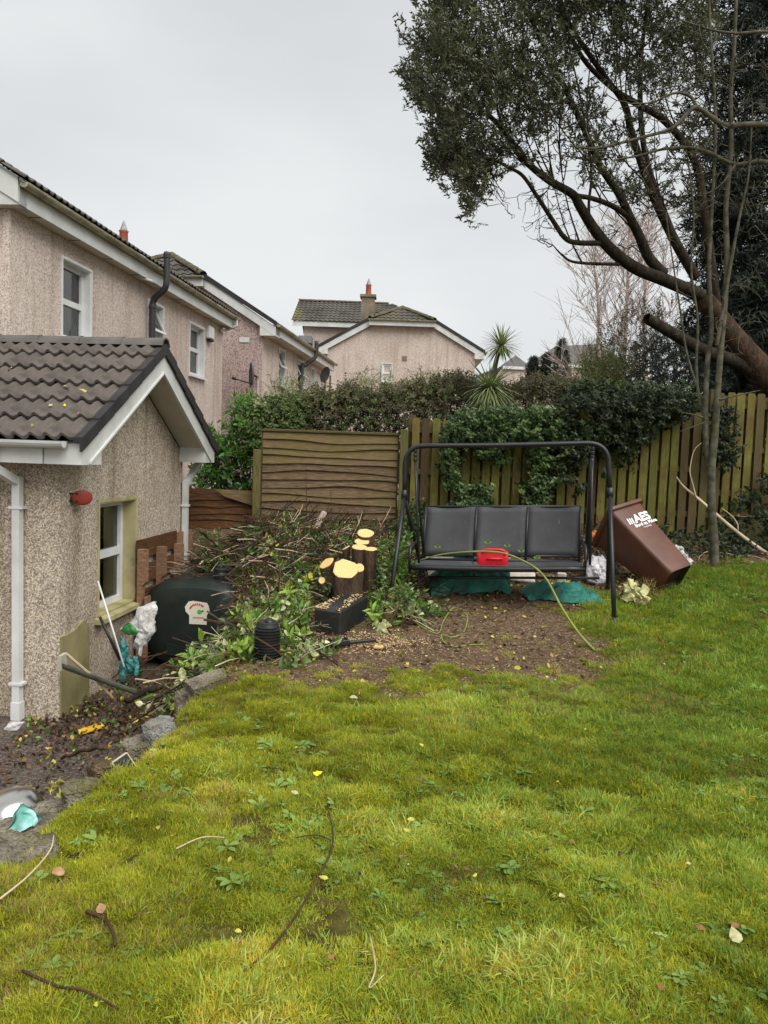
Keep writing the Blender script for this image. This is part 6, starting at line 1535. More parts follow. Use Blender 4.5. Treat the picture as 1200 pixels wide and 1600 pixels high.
idx = np.where(v_ < .22, 12 + g.integers(0, 4, n), idx)
kp = g.random(n) < np.where(by_ > 7.0, .34, np.where(by_ < 6.0, .9, .62)); P_ = np.stack([bx_, by_, np.maximum(pile_base(bx_, by_), np.where(back[k], height(bx_, by_), -9)) + hh * g.random(n) ** .6], -1)
e = np.stack([g.normal(1.4, .42, n), g.normal(0, .5, n), g.uniform(0, 6.283, n)], -1)
scatter('brush_pile', 'brush', pr_var + pr_ivy + pr_hg + pr_lau, P_[kp], e[kp], (g.uniform(.55, 1.0, n) * (1 + .28 * lf))[kp], np.clip(.12 + g.beta(1.6, 1.9, n) + .4 * lf * (g.random(n) < .5), 0, 1)[kp], idx=idx[kp])
k = g.random(n) < np.where(by_ > 7, .75, .5); x, y, h_ = bx_[k], by_[k], hh[k]; n = len(x)
scatter('cut_twigs', 'cuttwigs', pr_twig, np.stack([x, y, pile_base(x, y) + h_ * g.uniform(.2, 1.25, n)], -1), np.stack([g.normal(0, .3, n), g.normal(-.25, .35, n), g.normal(.5, .9, n)], -1), g.uniform(.6, 1.7, n), g.random(n))
k = g.random(len(bx_)) < .8; x, y, h_ = bx_[k], by_[k], hh[k]; n = len(x)
scatter('pile_dead_leaves', 'piledead', pr_dead + pr_yel, np.stack([x, y, pile_base(x, y) + h_ * g.uniform(.2, 1.1, n)], -1), euler_flat(n, g, .7), g.uniform(.8, 1.5, n), g.random(n))
# separate cut branches and logs lying on the pile
def branch(label, pts, r0, r1, mat, cutends=True, name='cut_branch', group='branches on the brush pile'):
    t = thing(name, label, 'branch', pts[0], group); q = spline(pts, 6); r = random.Random(len(label)); q = [p + Vector((r.gauss(0, .004), r.gauss(0, .004), r.gauss(0, .004))) for p in q]
    mb = MB(); mb.tube(q, lerp_list([r0, r1], len(q)), 9); mb.build('wood', mat, t, smooth=True)
    if cutends:
        d = (q[0] - q[1]).normalized(); mb = MB(); mb.lathe([(0, .003), (r0 * .92, .002), (r0 * .95, -.004)], q[0], d, 10); mb.build('cut_end', cutwood, t)
    return t
B = lambda px, py, Y: W(px, py, Y)
branch('pale forked branch lying up the middle of the brush pile', [B(506, 800, 8.6), B(480, 850, 8.3), B(440, 905, 7.9)], .035, .028, bark_birch)
branch('dark branch under the pale forked branch', [B(520, 838, 8.3), B(480, 876, 8.1), B(436, 922, 7.8)], .022, .018, twig_brown)
branch('thin curved peeled stick looping above the tank', [B(452, 925, 7.4), B(440, 890, 7.5), B(425, 886, 7.6), B(405, 902, 7.6)], .01, .006, twig_pale, False)
branch('long thin branch rising towards the overlap panel', [B(385, 905, 7.8), B(440, 860, 8.2), B(488, 828, 8.6)], .014, .008, bark_grey)
branch('heavy dark log on the left of the pile below the low panel', [B(300, 880, 8.9), B(370, 872, 8.8), B(425, 878, 8.6)], .04, .03, bark_dark)
branch('second dark log just below the heavy one', [B(322, 908, 8.5), B(380, 890, 8.5), B(440, 884, 8.5)], .03, .024, bark_dark)
branch('broken reddish stick poking up below the low panel', [B(340, 852, 9.2), B(328, 842, 9.2), B(313, 829, 9.1)], .018, .02, bark_red)
branch('upright dark stub in front of the overlap panel', [B(492, 838, 8.7), B(494, 826, 8.7), B(491, 822, 8.7)], .012, .012, bark_dark, False)
branch('upright twig stub left of the dark stub', [B(466, 846, 8.6), B(461, 828, 8.6), B(458, 822, 8.6)], .008, .008, bark_grey, False)
branch('grey stick slanting out of the pile beside the stump', [B(498, 917, 6.95), B(470, 922, 6.9), B(436, 932, 6.8)], .008, .006, bark_grey, False)
branch('sawn log end facing us in the leaves above the ribbed pot', [B(444, 953, 6.9), B(442, 950, 7.1), B(440, 946, 7.3)], .055, .055, bark_red)
branch('pale short offcut leaning behind the ribbed pot', [B(398, 970, 6.75), B(388, 984, 6.7), B(380, 998, 6.65)], .024, .024, twig_pale)
branch('dark stick lying in the leaf litter beside the solar light', [B(160, 1168, 4.95), B(126, 1174, 5.3), B(96, 1184, 5.5)], .016, .012, twig_brown, False, group=None)
branch('brown log in the litter below the oil tank', [B(262, 1068, 6.6), B(225, 1082, 6.5), B(196, 1096, 6.4)], .03, .024, bark_dark, group=None)
for i in range(10):
    px, py = rnd.uniform(170, 262), rnd.uniform(1040, 1110); Y = 7.1 - (py - 1040) / 70 * .9; a = G(px, py) + Vector((0, 0, .08)); an = rnd.uniform(-.2, 1.6)
    branch('thin brown stick jammed in the gap below the tank', [a, a + Vector((.25 * math.cos(an), .25 * math.sin(an), .1)), a + Vector((.5 * math.cos(an), .5 * math.sin(an), .16 + rnd.uniform(-.1, .1)))], .009, .006, rnd.choice([twig_brown, bark_grey]), False, 'loose_stick', 'sticks below the tank')
# thin saplings in front of the overlap panel
for px, pt, pb, lb in ((478, 730, 850, 'thin dark twig standing before the left half of the overlap panel'), (517, 766, 880, 'thin dark twig standing before the middle of the overlap panel')):
    t = thing('upright_twig', lb, 'twig', W(px, pb, 8.8)); mb = MB(); mb.tube([W(px + 4, pb, 8.8), W(px + 1, (pt + pb) / 2, 8.8), W(px, pt, 8.8)], [.008, .006, .003], 5); mb.build('stem', twig_brown, t)
# pink camellia and pale leaf at the front of the pile
fl_ = thing('pink_flower', 'single crushed pink camellia in the variegated leaves', 'flower', W(393, 1037, 5.75)); fc = W(393, 1037, 5.75) + Vector((0, 0, .02)); mb = MB()
for k in range(14): a = k * 2.4; leaf(mb, fc, (math.cos(a), math.sin(a) * .6 - .5, .3 + .07 * k), (0, 0, 1), .05 - .0015 * k, .05 - .001 * k, .5, -.3)
mb.build('petals', simple('pink_petal', S(222, 56, 98), S(198, 36, 78), 20, .6, .3, 0), fl_)
# cuttings lying on the shoulder of the tank
n = 150; x = tk.x + g.uniform(-.1, .75, n); y = tk.y + g.uniform(.4, 1.4, n); zt_ = tk.z + TKH * (1 - .0 * x) - .35 * np.clip((x - tk.x) / .65, 0, 1) ** 3
k = g.random(n) < .4 + .6 * ss(0, .5, x - tk.x); idx = g.integers(0, 12, n)
scatter('tank_cuttings', 'brush', pr_var + pr_ivy + pr_hg + pr_lau, np.stack([x, y, zt_ + g.uniform(.02, .12, n)], -1)[k], np.stack([g.normal(1.45, .4, n), g.normal(0, .5, n), g.uniform(0, 6.28, n)], -1)[k], g.uniform(.55, 1, n)[k], g.random(n)[k], idx=idx[k])
n = 60; x = tk.x + g.uniform(-.3, .8, n); y = tk.y + g.uniform(.2, 1.4, n)
scatter('tank_twigs', 'cuttwigs', pr_twig, np.stack([x, y, tk.z + TKH - .3 * np.clip((x - tk.x) / .65, 0, 1) ** 3 + g.uniform(.02, .12, n)], -1), np.stack([g.normal(0, .2, n), g.normal(.1, .25, n), g.normal(.4, .8, n)], -1), g.uniform(.7, 1.7, n), g.random(n))
# bush leaves around the right end of the pile
def bush(name, label, cat, key, protos, c, r3, n, seed, tl=(0, 1), scl=(.7, 1.2), up=.6, stem_mat=None, shell=.45, crown='foliage'):
    g = np.random.default_rng(seed); t = thing(name, label, cat, ground(Vector(c))); c = np.array(c); d = g.normal(0, 1, (n, 3)); d /= np.linalg.norm(d, axis=1)[:, None]; rr = g.random(n)[:, None] ** shell
    lump = .75 + .5 * fbm(d[:, 0] * 2 + seed, d[:, 2] * 2 + d[:, 1], 1.5, seed)[:, None]
    P_ = c + d * rr * lump * np.array(r3); P_[:, 2] = np.maximum(P_[:, 2], height(P_[:, 0], P_[:, 1]) + .02)
    dirv = d + np.array([0, 0, up]); dirv /= np.linalg.norm(dirv, axis=1)[:, None]
    th = np.arccos(np.clip(dirv[:, 2], -1, 1)); az = np.arctan2(dirv[:, 1], dirv[:, 0])
    e = np.stack([g.normal(0, .3, n), th + g.normal(0, .3, n), az + g.normal(0, .3, n)], -1)
    tint = np.clip(tl[0] + (tl[1] - tl[0]) * (.5 * fbm(P_[:, 0] + P_[:, 1], P_[:, 2], 2.2, seed) + .5 * g.random(n)), 0, 1)
    scatter(crown, key, protos, P_, e, g.uniform(*scl, n), tint, t)
    return t
bush('leafy_regrowth', 'bright green leafy regrowth at the foot of the left swing leg', 'shrub', 'lau', pr_lau, tuple(GP(612, 900, 7.4) + Vector((0, 0, .16))), (.22, .2, .26), 60, 3, (.4, 1), (.5, .8))
bush('leafy_regrowth', 'tangle of pale leaves and dead stems by the front left swing foot', 'shrub', 'var', pr_var + pr_hg, tuple(G(612, 962) + Vector((0, 0, .06))), (.2, .2, .15), 70, 4, (.2, 1), (.5, .9))
bush('stump_ivy', 'ragged ivy clinging to the left side of the sawn stump', 'ivy', 'ivy', pr_ivy, tuple(G(512, 944) + Vector((0, 0, .12))), (.1, .12, .2), 34, 8, (.2, .9), (.45, .8))
bush('stump_ivy', 'ragged ivy and leaves on the right side of the sawn stump', 'ivy', 'ivy', pr_ivy, tuple(G(594, 940) + Vector((0, 0, .1))), (.1, .14, .16), 36, 9, (.2, .9), (.45, .8))
bush('leafy_regrowth', 'dark ivy clump behind the rear left swing leg', 'shrub', 'ivy', pr_ivy, tuple(GP(648, 870, 9.0) + Vector((0, 0, .2))), (.3, .3, .35), 110, 5, (.1, .8))
# yellow-green young leaves beside the steel bowl
p = W(75, 1252, 4.3); bush('lime_seedling', 'lime green broad leaved seedling beside the steel bowl', 'plant', 'yelsprig', [proto('lime_sprig', sprig(420, 6, .09, .06, .045, 'oval', 1, .3, .002, .5), yell)], (p.x, p.y, p.z - .02), (.08, .08, .07), 9, 6, (.7, 1), (.7, 1.1))

# ================================================================== ivy, hedges and shrubs
def vert_scatter(thing_, name, key, protos, pts, tint, sc_, seed, face=(0, -1, .15), spread=.5):
    g = np.random.default_rng(seed); n = len(pts); f = np.array(face); d = f + g.normal(0, spread, (n, 3)); d /= np.linalg.norm(d, axis=1)[:, None]
    th = np.arccos(np.clip(d[:, 2], -1, 1)); az = np.arctan2(d[:, 1], d[:, 0])
    return scatter(name, key, protos, pts, np.stack([g.normal(0, .4, n), th, az], -1), sc_, tint, thing_)
def px_cloud(n, poly, Y0, Y1, seed, dens=None):
    """random points in a volume: outline on the plane halfway, spread over real depth"""
    g = np.random.default_rng(seed); xs = [p[0] for p in poly]; ys = [p[1] for p in poly]; out = []; poly = [Vector((a, b_)) for a, b_ in poly]; Ym = (Y0 + Y1) / 2
    def inside(x, y):
        c = False; j = len(poly) - 1
        for i in range(len(poly)):
            if (poly[i].y > y) != (poly[j].y > y) and x < (poly[j].x - poly[i].x) * (y - poly[i].y) / (poly[j].y - poly[i].y) + poly[i].x: c = not c
            j = i
        return c
    while len(out) < n:
        x, y = g.uniform(min(xs), max(xs)), g.uniform(min(ys), max(ys))
        if not inside(x, y): continue
        if dens is not None and g.random() > dens(x, y): continue
        p = W(x, y, Ym); out.append((p.x, g.uniform(Y0, Y1), p.z))
    return np.array(out)
N1 = lambda x, y, f, s: float(fbm(np.array([x]), np.array([y]), f, s)[0])
iv = thing('ivy', 'glossy ivy trailing over the picket panel behind the swing', 'ivy', (W(760, 700, 9.7).x, 9.8, .5))
pts = np.concatenate([px_cloud(760, [(692, 668), (720, 645), (790, 640), (850, 640), (872, 660), (866, 690), (770, 690), (694, 690)], 9.45, 10.2, 1),
                      px_cloud(520, [(690, 685), (800, 685), (792, 720), (770, 740), (765, 790), (740, 800), (700, 795), (694, 740)], 9.66, 9.88, 2, lambda x, y: ss(.36, .52, N1(x, y, .03, 4))),
                      px_cloud(300, [(822, 680), (872, 680), (868, 760), (850, 795), (815, 795), (812, 770), (832, 740)], 9.66, 9.88, 3, lambda x, y: ss(.3, .5, N1(x, y, .04, 5)))])
vert_scatter(iv, 'leaves', 'ivy', pr_ivy, pts, np.clip(rng.beta(2, 2.4, len(pts)), 0, 1), rng.uniform(.55, 1.0, len(pts)), 12)
mb = MB()
for k in range(14):
    px = rnd.uniform(700, 860); mb.tube(spline([W(px, 660, 9.85), W(px + rnd.uniform(-14, 14), 700, 9.86), W(px + rnd.uniform(-20, 20), 750, 9.86), W(px + rnd.uniform(-20, 20), 790, 9.86)], 4), .004, 4)
mb.build('vine_stems', twig_brown, iv, kind='stuff')
iv2 = thing('ivy', 'mass of very dark ivy hanging over the fence right of the swing', 'ivy', (W(960, 660, 9.7).x, 9.9, .7))
pts = np.concatenate([px_cloud(1700, [(846, 650), (880, 628), (960, 614), (1010, 616), (1070, 618), (1082, 640), (1050, 660), (1010, 672), (1000, 690), (960, 700), (940, 690), (905, 705), (885, 720), (862, 700)], 9.6, 10.4, 4, lambda x, y: ss(.24, .42, N1(x, y, .03, 19))),
                      px_cloud(260, [(868, 690), (1000, 680), (985, 720), (950, 740), (925, 735), (905, 770), (880, 790), (872, 760)], 9.6, 9.86, 5, lambda x, y: ss(.35, .55, N1(x, y, .03, 8)))])
vert_scatter(iv2, 'leaves', 'dark', pr_dark, pts, np.clip(rng.beta(1.5, 3, len(pts)), 0, 1), rng.uniform(.6, 1.1, len(pts)), 14, spread=.7)
iv3 = thing('ivy', 'sparse dark ivy and brambles climbing the fence right of the grey trunk', 'ivy', (W(1160, 800, 9.7).x, 9.8, .5))
pts = np.concatenate([px_cloud(330, [(1130, 790), (1180, 750), (1200, 740), (1290, 730), (1290, 860), (1130, 865), (1105, 850)], 9.5, 9.86, 6, lambda x, y: ss(.3, .5, N1(x, y, .035, 3))), px_cloud(200, [(1112, 640), (1140, 640), (1146, 720), (1130, 740), (1118, 720)], 9.6, 9.85, 61)])
vert_scatter(iv3, 'leaves', 'dark', pr_dark, pts, rng.random(len(pts)) * .6, rng.uniform(.5, .95, len(pts)), 15)
ug = thing('undergrowth', 'low dark ivy and dead stems along the fence foot', 'undergrowth', (W(1100, 870, 9.4).x, 9.4, .4)); ug['kind'] = 'stuff'
n = 420; g = np.random.default_rng(9); x = g.uniform(2.7, 5.6, n); y = g.uniform(8.9, 9.8, n) + .15 * _wob(x * 3, x); P_ = np.stack([x, y, height(x, y) + g.uniform(0, .2, n) * ss(8.8, 9.6, y)], -1)
vert_scatter(ug, 'leaves', 'dark', pr_dark, P_, g.random(n) * .7, g.uniform(.5, .9, n), 16, (0, -.4, .9), .5)
# hedge behind the panels
def hedge(label, key, protos, px0, px1, top, Y0, Y1, n, seed, tl, scl=(.7, 1.15), name='hedge'):
    """top: list of photo points along the ridge line of the hedge"""
    g = np.random.default_rng(seed); A_, B_ = W(px0, 640, Y0), W(px1, 640, Y0); t = thing(name, label, 'hedge', ((A_.x + B_.x) / 2, (Y0 + Y1) / 2, .3))
    tx = [W(a, b_, Y0).x for a, b_ in top]; tz = [W(a, b_, Y0).z for a, b_ in top]
    x = g.uniform(A_.x, B_.x, n); zt = np.interp(x, tx, tz) + .16 * (fbm(x, x * 0, 3.2, seed) - .5) * 2; u = g.random(n)
    front = g.random(n) < .62; y = np.where(front, Y0 + g.random(n) ** 2 * .3, g.uniform(Y0, Y1, n)); z = np.where(front, .9 + (zt - .9) * g.random(n) ** .7, zt - .18 * g.random(n) ** 1.5)
    y = y + .16 * (fbm(x, z, 1.8, seed + 3) - .5) * 2
    d = np.stack([g.normal(0, .5, n), np.where(front, -.8, -.1) + g.normal(0, .4, n), np.where(front, .5, 1.0) + g.normal(0, .35, n)], -1); d /= np.linalg.norm(d, axis=1)[:, None]
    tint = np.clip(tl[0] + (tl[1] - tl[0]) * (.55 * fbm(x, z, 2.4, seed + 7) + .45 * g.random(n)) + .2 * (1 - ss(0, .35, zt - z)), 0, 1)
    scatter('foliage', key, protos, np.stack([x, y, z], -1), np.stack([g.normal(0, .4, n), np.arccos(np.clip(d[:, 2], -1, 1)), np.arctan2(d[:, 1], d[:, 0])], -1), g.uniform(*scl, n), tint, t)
    mb = MB()
    for _ in range(26):
        xx = g.uniform(A_.x, B_.x); zz = np.interp(xx, tx, tz); yy = g.uniform(Y0 + .2, Y1); mb.tube([(xx, yy, .2), (xx + g.normal(0, .1), yy, zz * .6), (xx + g.normal(0, .2), yy, zz - .05)], [.02, .012, .005], 5)
    mb.build('stems', twig_brown, t, kind='stuff'); return t
hedge('green and cream hedge behind the left half of the overlap panel', 'hg', pr_hg + pr_var[:2], 398, 478, [(398, 640), (415, 622), (440, 628), (478, 625)], 10.5, 11.5, 1300, 41, (.1, .95))
hedge('bronze leaved hedge behind the overlap panel and swing', 'hbm', pr_hb + pr_hg[:1], 470, 700, [(470, 622), (500, 616), (560, 622), (600, 614), (630, 606), (660, 600), (700, 596)], 10.6, 11.7, 3400, 42, (.0, .9))
hedge('dull bronze hedge running behind the palm', 'hb', pr_hb, 690, 930, [(690, 596), (725, 588), (770, 610), (830, 604), (880, 600), (930, 604)], 11.2, 12.4, 3000, 43, (.0, .75))
hedge('dark mixed hedge beyond the ivy on the right', 'dk2', pr_dark + pr_hg[:2], 900, 1330, [(900, 612), (960, 600), (1040, 606), (1130, 640), (1330, 640)], 10.6, 11.8, 2800, 44, (.0, .6))
# light shoots poking out of the hedge top
sh_ = thing('hedge_shoots', 'pale feathery shoots standing above the bronze hedge', 'shrub', (W(540, 620, 11).x, 11, .5))
pts = np.concatenate([px_cloud(80, [(415, 625), (440, 600), (465, 600), (470, 630)], 10.8, 11.2, 51), px_cloud(110, [(540, 628), (556, 598), (575, 590), (592, 605), (605, 600), (622, 612), (640, 622)], 10.7, 11.3, 52), px_cloud(100, [(636, 615), (650, 588), (668, 598), (700, 604), (715, 615)], 10.9, 11.3, 53)])
vert_scatter(sh_, 'shoots', 'shoot', pr_sh, pts, rng.random(len(pts)), rng.uniform(.5, .95, len(pts)), 17, (0.2, -.1, 1), .45)
lb_ = thing('laurel_bush', 'glossy bright green laurel behind the low panel', 'shrub', (W(365, 700, 10.8).x, 10.8, .3))
pts = np.concatenate([px_cloud(420, [(352, 680), (368, 640), (380, 622), (396, 640), (408, 660), (412, 720), (408, 790), (300, 790), (300, 745), (335, 715)], 10.4, 11.2, 54), px_cloud(60, [(318, 705), (330, 680), (336, 690), (345, 720), (330, 730)], 10.5, 10.9, 55)])
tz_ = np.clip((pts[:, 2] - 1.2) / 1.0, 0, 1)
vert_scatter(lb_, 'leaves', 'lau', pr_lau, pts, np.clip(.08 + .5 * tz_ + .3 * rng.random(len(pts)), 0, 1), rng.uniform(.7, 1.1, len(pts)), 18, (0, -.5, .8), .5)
mb = MB()
for k in range(9): q = pts[rnd.randrange(len(pts))]; mb.tube([(q[0] * .6 + W(370, 760, 10.8).x * .4, 10.8, .2), (q[0], q[1], q[2] * .6), tuple(q)], [.012, .008, .004], 5)
mb.build('stems', bark_grey, lb_, kind='stuff')
for lbl, key, pr, px, py, Y, r3, n, sd, tl in (
    ('rounded green shrub beyond the ivy under the birch', 'yc', pr_yc, 950, 606, 12.6, (.62, .5, .5), 420, 61, (.2, .9)),
    ('golden olive conifer shrub beside the broad grey roof', 'yc', pr_yc, 938, 588, 15, (.36, .4, .6), 320, 62, (.3, 1)),
    ('dark green bush under the leaning trunk', 'con', pr_con, 1060, 590, 12.4, (.8, .6, .8), 420, 63, (0, .7)),
    ('wide dusky bush between birch and leaning trunk', 'hb', pr_hb, 1010, 560, 15, (1.1, .7, 1.2), 800, 64, (0, .6))):
    c = W(px, py, Y); bush('garden_shrub', lbl, 'shrub', key, pr, tuple(c), r3, n, sd, tl)
# dark cypresses far off
for px, pt, pb, wd_, lb in ((831, 563, 592, 17, 'squat dark cypress, leftmost of the three before the broad roof'), (851, 557, 592, 13, 'thin dark cypress, middle one before the broad roof'), (874, 535, 592, 21, 'tallest dark cypress before the broad grey roof')):
    Y = 27; a, b_ = W(px, pt, Y), W(px, pb + 20, Y); g = np.random.default_rng(px); n = 900; t = thing('cypress_tree', lb, 'tree', (b_.x, Y, -.2)); f = g.random(n) ** .8; rad = wd_ * Y / 1200 * .5 * np.minimum(1, (1.02 - f) * 2.6) * (.8 + .4 * g.random(n))
    an = g.uniform(0, 6.283, n); P_ = np.stack([b_.x + rad * np.cos(an), Y + rad * np.sin(an), b_.z + (a.z - b_.z) * f], -1)
    vert_scatter(t, 'crown', 'con', pr_con, P_, np.clip(.15 + .4 * g.random(n), 0, 1), g.uniform(.55, .85, n), px, (0, -.2, 1), .35)
    mb = MB(); mb.tube([(b_.x, Y, -.3), (b_.x, Y, b_.z + .4)], .08, 6); mb.build('trunk', bark_dark, t)

# cabbage palm
def palm_head(t, c, n, L, w_, seed, lo=-.7, hi=1.0):
    g = random.Random(seed); mb = MB()
    for k in range(n):
        az = k * 2.39996; el = math.asin(max(-.95, min(.98, lo + (hi - lo) * ((k + .5) / n)))); d = Vector((math.cos(az) * math.cos(el), math.sin(az) * math.cos(el), math.sin(el))); l = L * g.uniform(.75, 1.1); s = d.cross(Vector((0, 0, 1))); s = (s.normalized() if s.length > .05 else Vector((1, 0, 0))); p = Vector(c); b0 = len(mb.V); N = 5
        for i in range(N + 1):
            f = i / N; ww = w_ * (1 - f) ** .6 * (.6 + .9 * min(1, f * 3)) * .5
            mb.V += [tuple(p - s * ww), tuple(p + s * ww)]; p = p + d * l / N; d = (d + Vector((0, 0, -.16 * (1 - abs(el) / 2) * g.uniform(.4, 1.6)))).normalized()
        mb.F += [(b0 + 2 * i, b0 + 2 * i + 1, b0 + 2 * i + 3, b0 + 2 * i + 2) for i in range(N)]
    return mb.build('crown', palm_m, t, kind='stuff')
PY = 10.75
pt_ = thing('cabbage_palm', 'cabbage palm with one tall head and a lower shaggy head behind the fence', 'palm tree', (W(768, 700, PY).x, PY, .3))
mb = MB(); tp_ = [W(766, 700, PY), W(768, 640, PY), W(771, 600, PY), W(774, 570, PY), W(781, 545, PY)]; mb.tube(spline(tp_, 4), lerp_list([.055, .036, .03], 17), 8); mb.build('trunk', palm_t, pt_, smooth=True)
palm_head(pt_, W(783, 541, PY), 170, .36, .016, 3, -.7)
palm_head(pt_, W(765, 608, PY - .15), 340, .56, .018, 4, -.8, .8)

# ================================================================== trees
class Grower:
    def __init__(s): s.nodes = []; s.segs = []
    def limb(s, pts, r0, r1, n=6, sides=8):
        q = spline(pts, n); rad = lerp_list([r0, r1], len(q)); s.segs.append((q, rad, sides)); s.nodes += list(q)
    def twigs(s, anchors, r0=.008, r1=.0025, sag=.0, seed=0, sides=4, curl=.12):
        g = random.Random(seed); A_ = [Vector(a) for a in anchors]; kd = kdtree.KDTree(len(s.nodes)); [kd.insert(p, i) for i, p in enumerate(s.nodes)]; kd.balance(); A_.sort(key=lambda a: kd.find(a)[2]); new = []; cnt = 0
        for a in A_:
            if cnt % 60 == 0:
                kd = kdtree.KDTree(len(s.nodes)); [kd.insert(p, i) for i, p in enumerate(s.nodes)]; kd.balance()
            cnt += 1; p, i, d = kd.find(a)
            m = p.lerp(a, .45) + Vector((g.gauss(0, curl), g.gauss(0, curl), g.gauss(-.02, curl) - sag)) * d; m2 = p.lerp(a, .75) + Vector((g.gauss(0, curl), g.gauss(0, curl), g.gauss(.0, curl))) * d * .6
            q = spline([p, m, m2, a], 2); rb_ = min(r0 * (.4 + d * 1.2), r0 * 1.8); s.segs.append((q, lerp_list([rb_, r1], len(q)), sides)); s.nodes += q[2:]
    def build(s, name, mat, parent, **k):
        mb = MB(); [mb.tube(q, r, n, cap=False) for q, r, n in s.segs]; return mb.build(name, mat, parent, smooth=True, **k)
ty = lambda px: 11.1 - (1120 - px) / 460 * 1.9
TP = lambda pts: [W(x, y, ty(x)) for x, y in pts]
lt = thing('leaning_tree', 'big leaning evergreen tree with forked dark limbs reaching left over the fence', 'tree', (W(1330, 780, 11.5).x, 11.5, .4))
gr = Grower(); base = [Vector((W(1330, 790, 11.5).x, 11.6, .2))]
gr.limb(base + TP([(1262, 680), (1196, 590), (1140, 522), (1096, 462)]), .3, .125, 6, 14)
tr_ = gr.build('trunk', bark_red, lt); gr.segs = []
gr.limb(TP([(1096, 462), (1040, 438), (995, 420), (957, 392), (929, 359), (906, 322), (894, 303), (855, 280), (817, 247), (780, 196), (733, 154), (691, 107)]), .10, .016)
gr.limb(TP([(939, 380), (900, 379), (882, 371), (864, 345), (840, 308), (817, 275), (794, 261), (742, 233), (705, 200), (687, 154)]), .038, .01)
gr.limb(TP([(967, 413), (900, 410), (878, 398), (864, 383)]), .025, .006)
gr.limb(TP([(1037, 429), (1013, 401), (999, 369), (985, 341), (967, 303), (939, 261), (910, 196), (873, 117), (827, 23), (800, -60)]), .08, .018)
gr.limb(TP([(985, 341), (957, 322), (925, 310), (901, 305), (883, 294), (845, 275), (800, 230), (770, 150), (740, 60)]), .04, .012)
gr.limb(TP([(1088, 434), (1060, 387), (1037, 341), (1018, 299), (1004, 261), (985, 201), (976, 163), (943, 117), (901, 56), (873, 0), (850, -80)]), .075, .018)
gr.limb(TP([(1120, 480), (1100, 330), (1085, 250), (1040, 190), (1000, 165), (960, 140), (910, 90), (880, 20), (870, -60)]), .07, .018)
gr.limb(TP([(922, 361), (920, 320), (924, 270), (915, 200), (900, 120), (880, 40)]), .022, .008)
gr.limb(TP([(1060, 387), (1010, 250), (1000, 120), (1010, 20), (1020, -80)]), .05, .015)
gr.limb(TP([(1200, 596), (1150, 566), (1100, 548), (1050, 520), (1010, 497)]), .11, .07, 6, 10)
def tree_pts(n, poly, y0, seed, gap=.0, depth=1.3):
    g = np.random.default_rng(seed); base_ = px_cloud(n, poly, 9.0, 9.001, seed, (lambda x, y: ss(gap, gap + .14, N1(x, y, .016, 2))) if gap else None); out = []
    for p in base_:
        px, py = proj(p); Y = ty(px) + g.uniform(-depth, depth); q = W(px, py, Y); out.append(tuple(q))
    return out
main_poly = [(700, -160), (684, 0), (668, 60), (640, 130), (676, 185), (688, 262), (736, 330), (765, 300), (800, 262), (850, 255), (900, 205), (935, 150), (960, 115), (1010, 110), (1110, 70), (1130, -160)]
sparse_poly = [(770, 300), (850, 255), (930, 160), (960, 120), (1110, 80), (1110, 330), (1000, 330), (930, 300), (850, 300)]
a1 = tree_pts(1300, main_poly, 9, 3, .36)
a1 = a1 + tree_pts(160, [(950, -120), (1120, -120), (1120, 120), (1000, 130), (940, 60)], 9, 33); a2 = tree_pts(640, sparse_poly, 9, 4, .3)
edge_p = []
for (x, y, rr) in ((660, 70, 22), (648, 130, 14), (672, 160, 18), (690, 205, 14), (684, 30, 20), (700, 262, 16), (738, 322, 14), (742, 290, 20), (765, 268, 22), (722, 250, 18), (690, 245, 12), (690, 105, 26), (700, 5, 22)):
    for _ in range(14): edge_p.append(tuple(W(x + rnd.gauss(0, rr * .55), y + rnd.gauss(0, rr * .55), ty(x) + rnd.uniform(-.5, .5))))
for _ in range(34):      # long straight water shoots
    p = gr.nodes[rnd.randrange(len(gr.nodes))]; px, py = proj(p)
    if 760 < px < 1090 and py < 420:
        e_ = p + Vector((rnd.gauss(-.45, .3), rnd.gauss(0, .3), rnd.uniform(.8, 1.7))); gr.limb([p, p.lerp(e_, .4) + Vector((-.06, 0, -.03)), e_], .013, .004, 4, 5)
gr.twigs(a1 + edge_p, .011, .003, 0, 5); n_leafy = len(a1) + len(edge_p)
gr.twigs(a2, .011, .0025, 0, 6)
tw_poly = [(800, 320), (880, 300), (960, 330), (1080, 380), (1080, 430), (960, 380), (880, 400), (830, 360)]
gr.twigs(tree_pts(70, [(770, 310), (870, 290), (900, 330), (860, 385), (820, 372)], 9, 71, depth=.5), .007, .002, .05, 81, curl=.12)
gr.twigs(tree_pts(90, tw_poly, 9, 7, depth=.6), .009, .0025, 0.0, 8, curl=.2)
gr.build('branches', bark_dark, lt, kind='stuff')
def leaf_cloud(anchors, per, jit, seed, keep=1.0):
    g = np.random.default_rng(seed); a = np.array(anchors); a = a[g.random(len(a)) < keep]; a = np.repeat(a, per, 0); a = a + g.normal(0, jit, a.shape); return a
g_ = np.random.default_rng(2)
def leafy(p):
    px, py = proj(p); q = 1 if (py < 150 or px < 720) else .66
    return g_.random() < (q * (.42 if (px > 880 and py > 70) else .95))
a1l = [p for p in a1 if leafy(p)]; a2l = [p for p in a2 if leafy(p)]
lp_ = np.concatenate([leaf_cloud(a1l, 5, .1, 1), leaf_cloud(edge_p, 3, .05, 2), leaf_cloud(a2l, 3, .08, 3, .75)]); n = len(lp_); g = np.random.default_rng(4)
d = np.stack([g.normal(-.35, .5, n), g.normal(-.1, .5, n), g.normal(.55, .5, n)], -1); d /= np.linalg.norm(d, axis=1)[:, None]
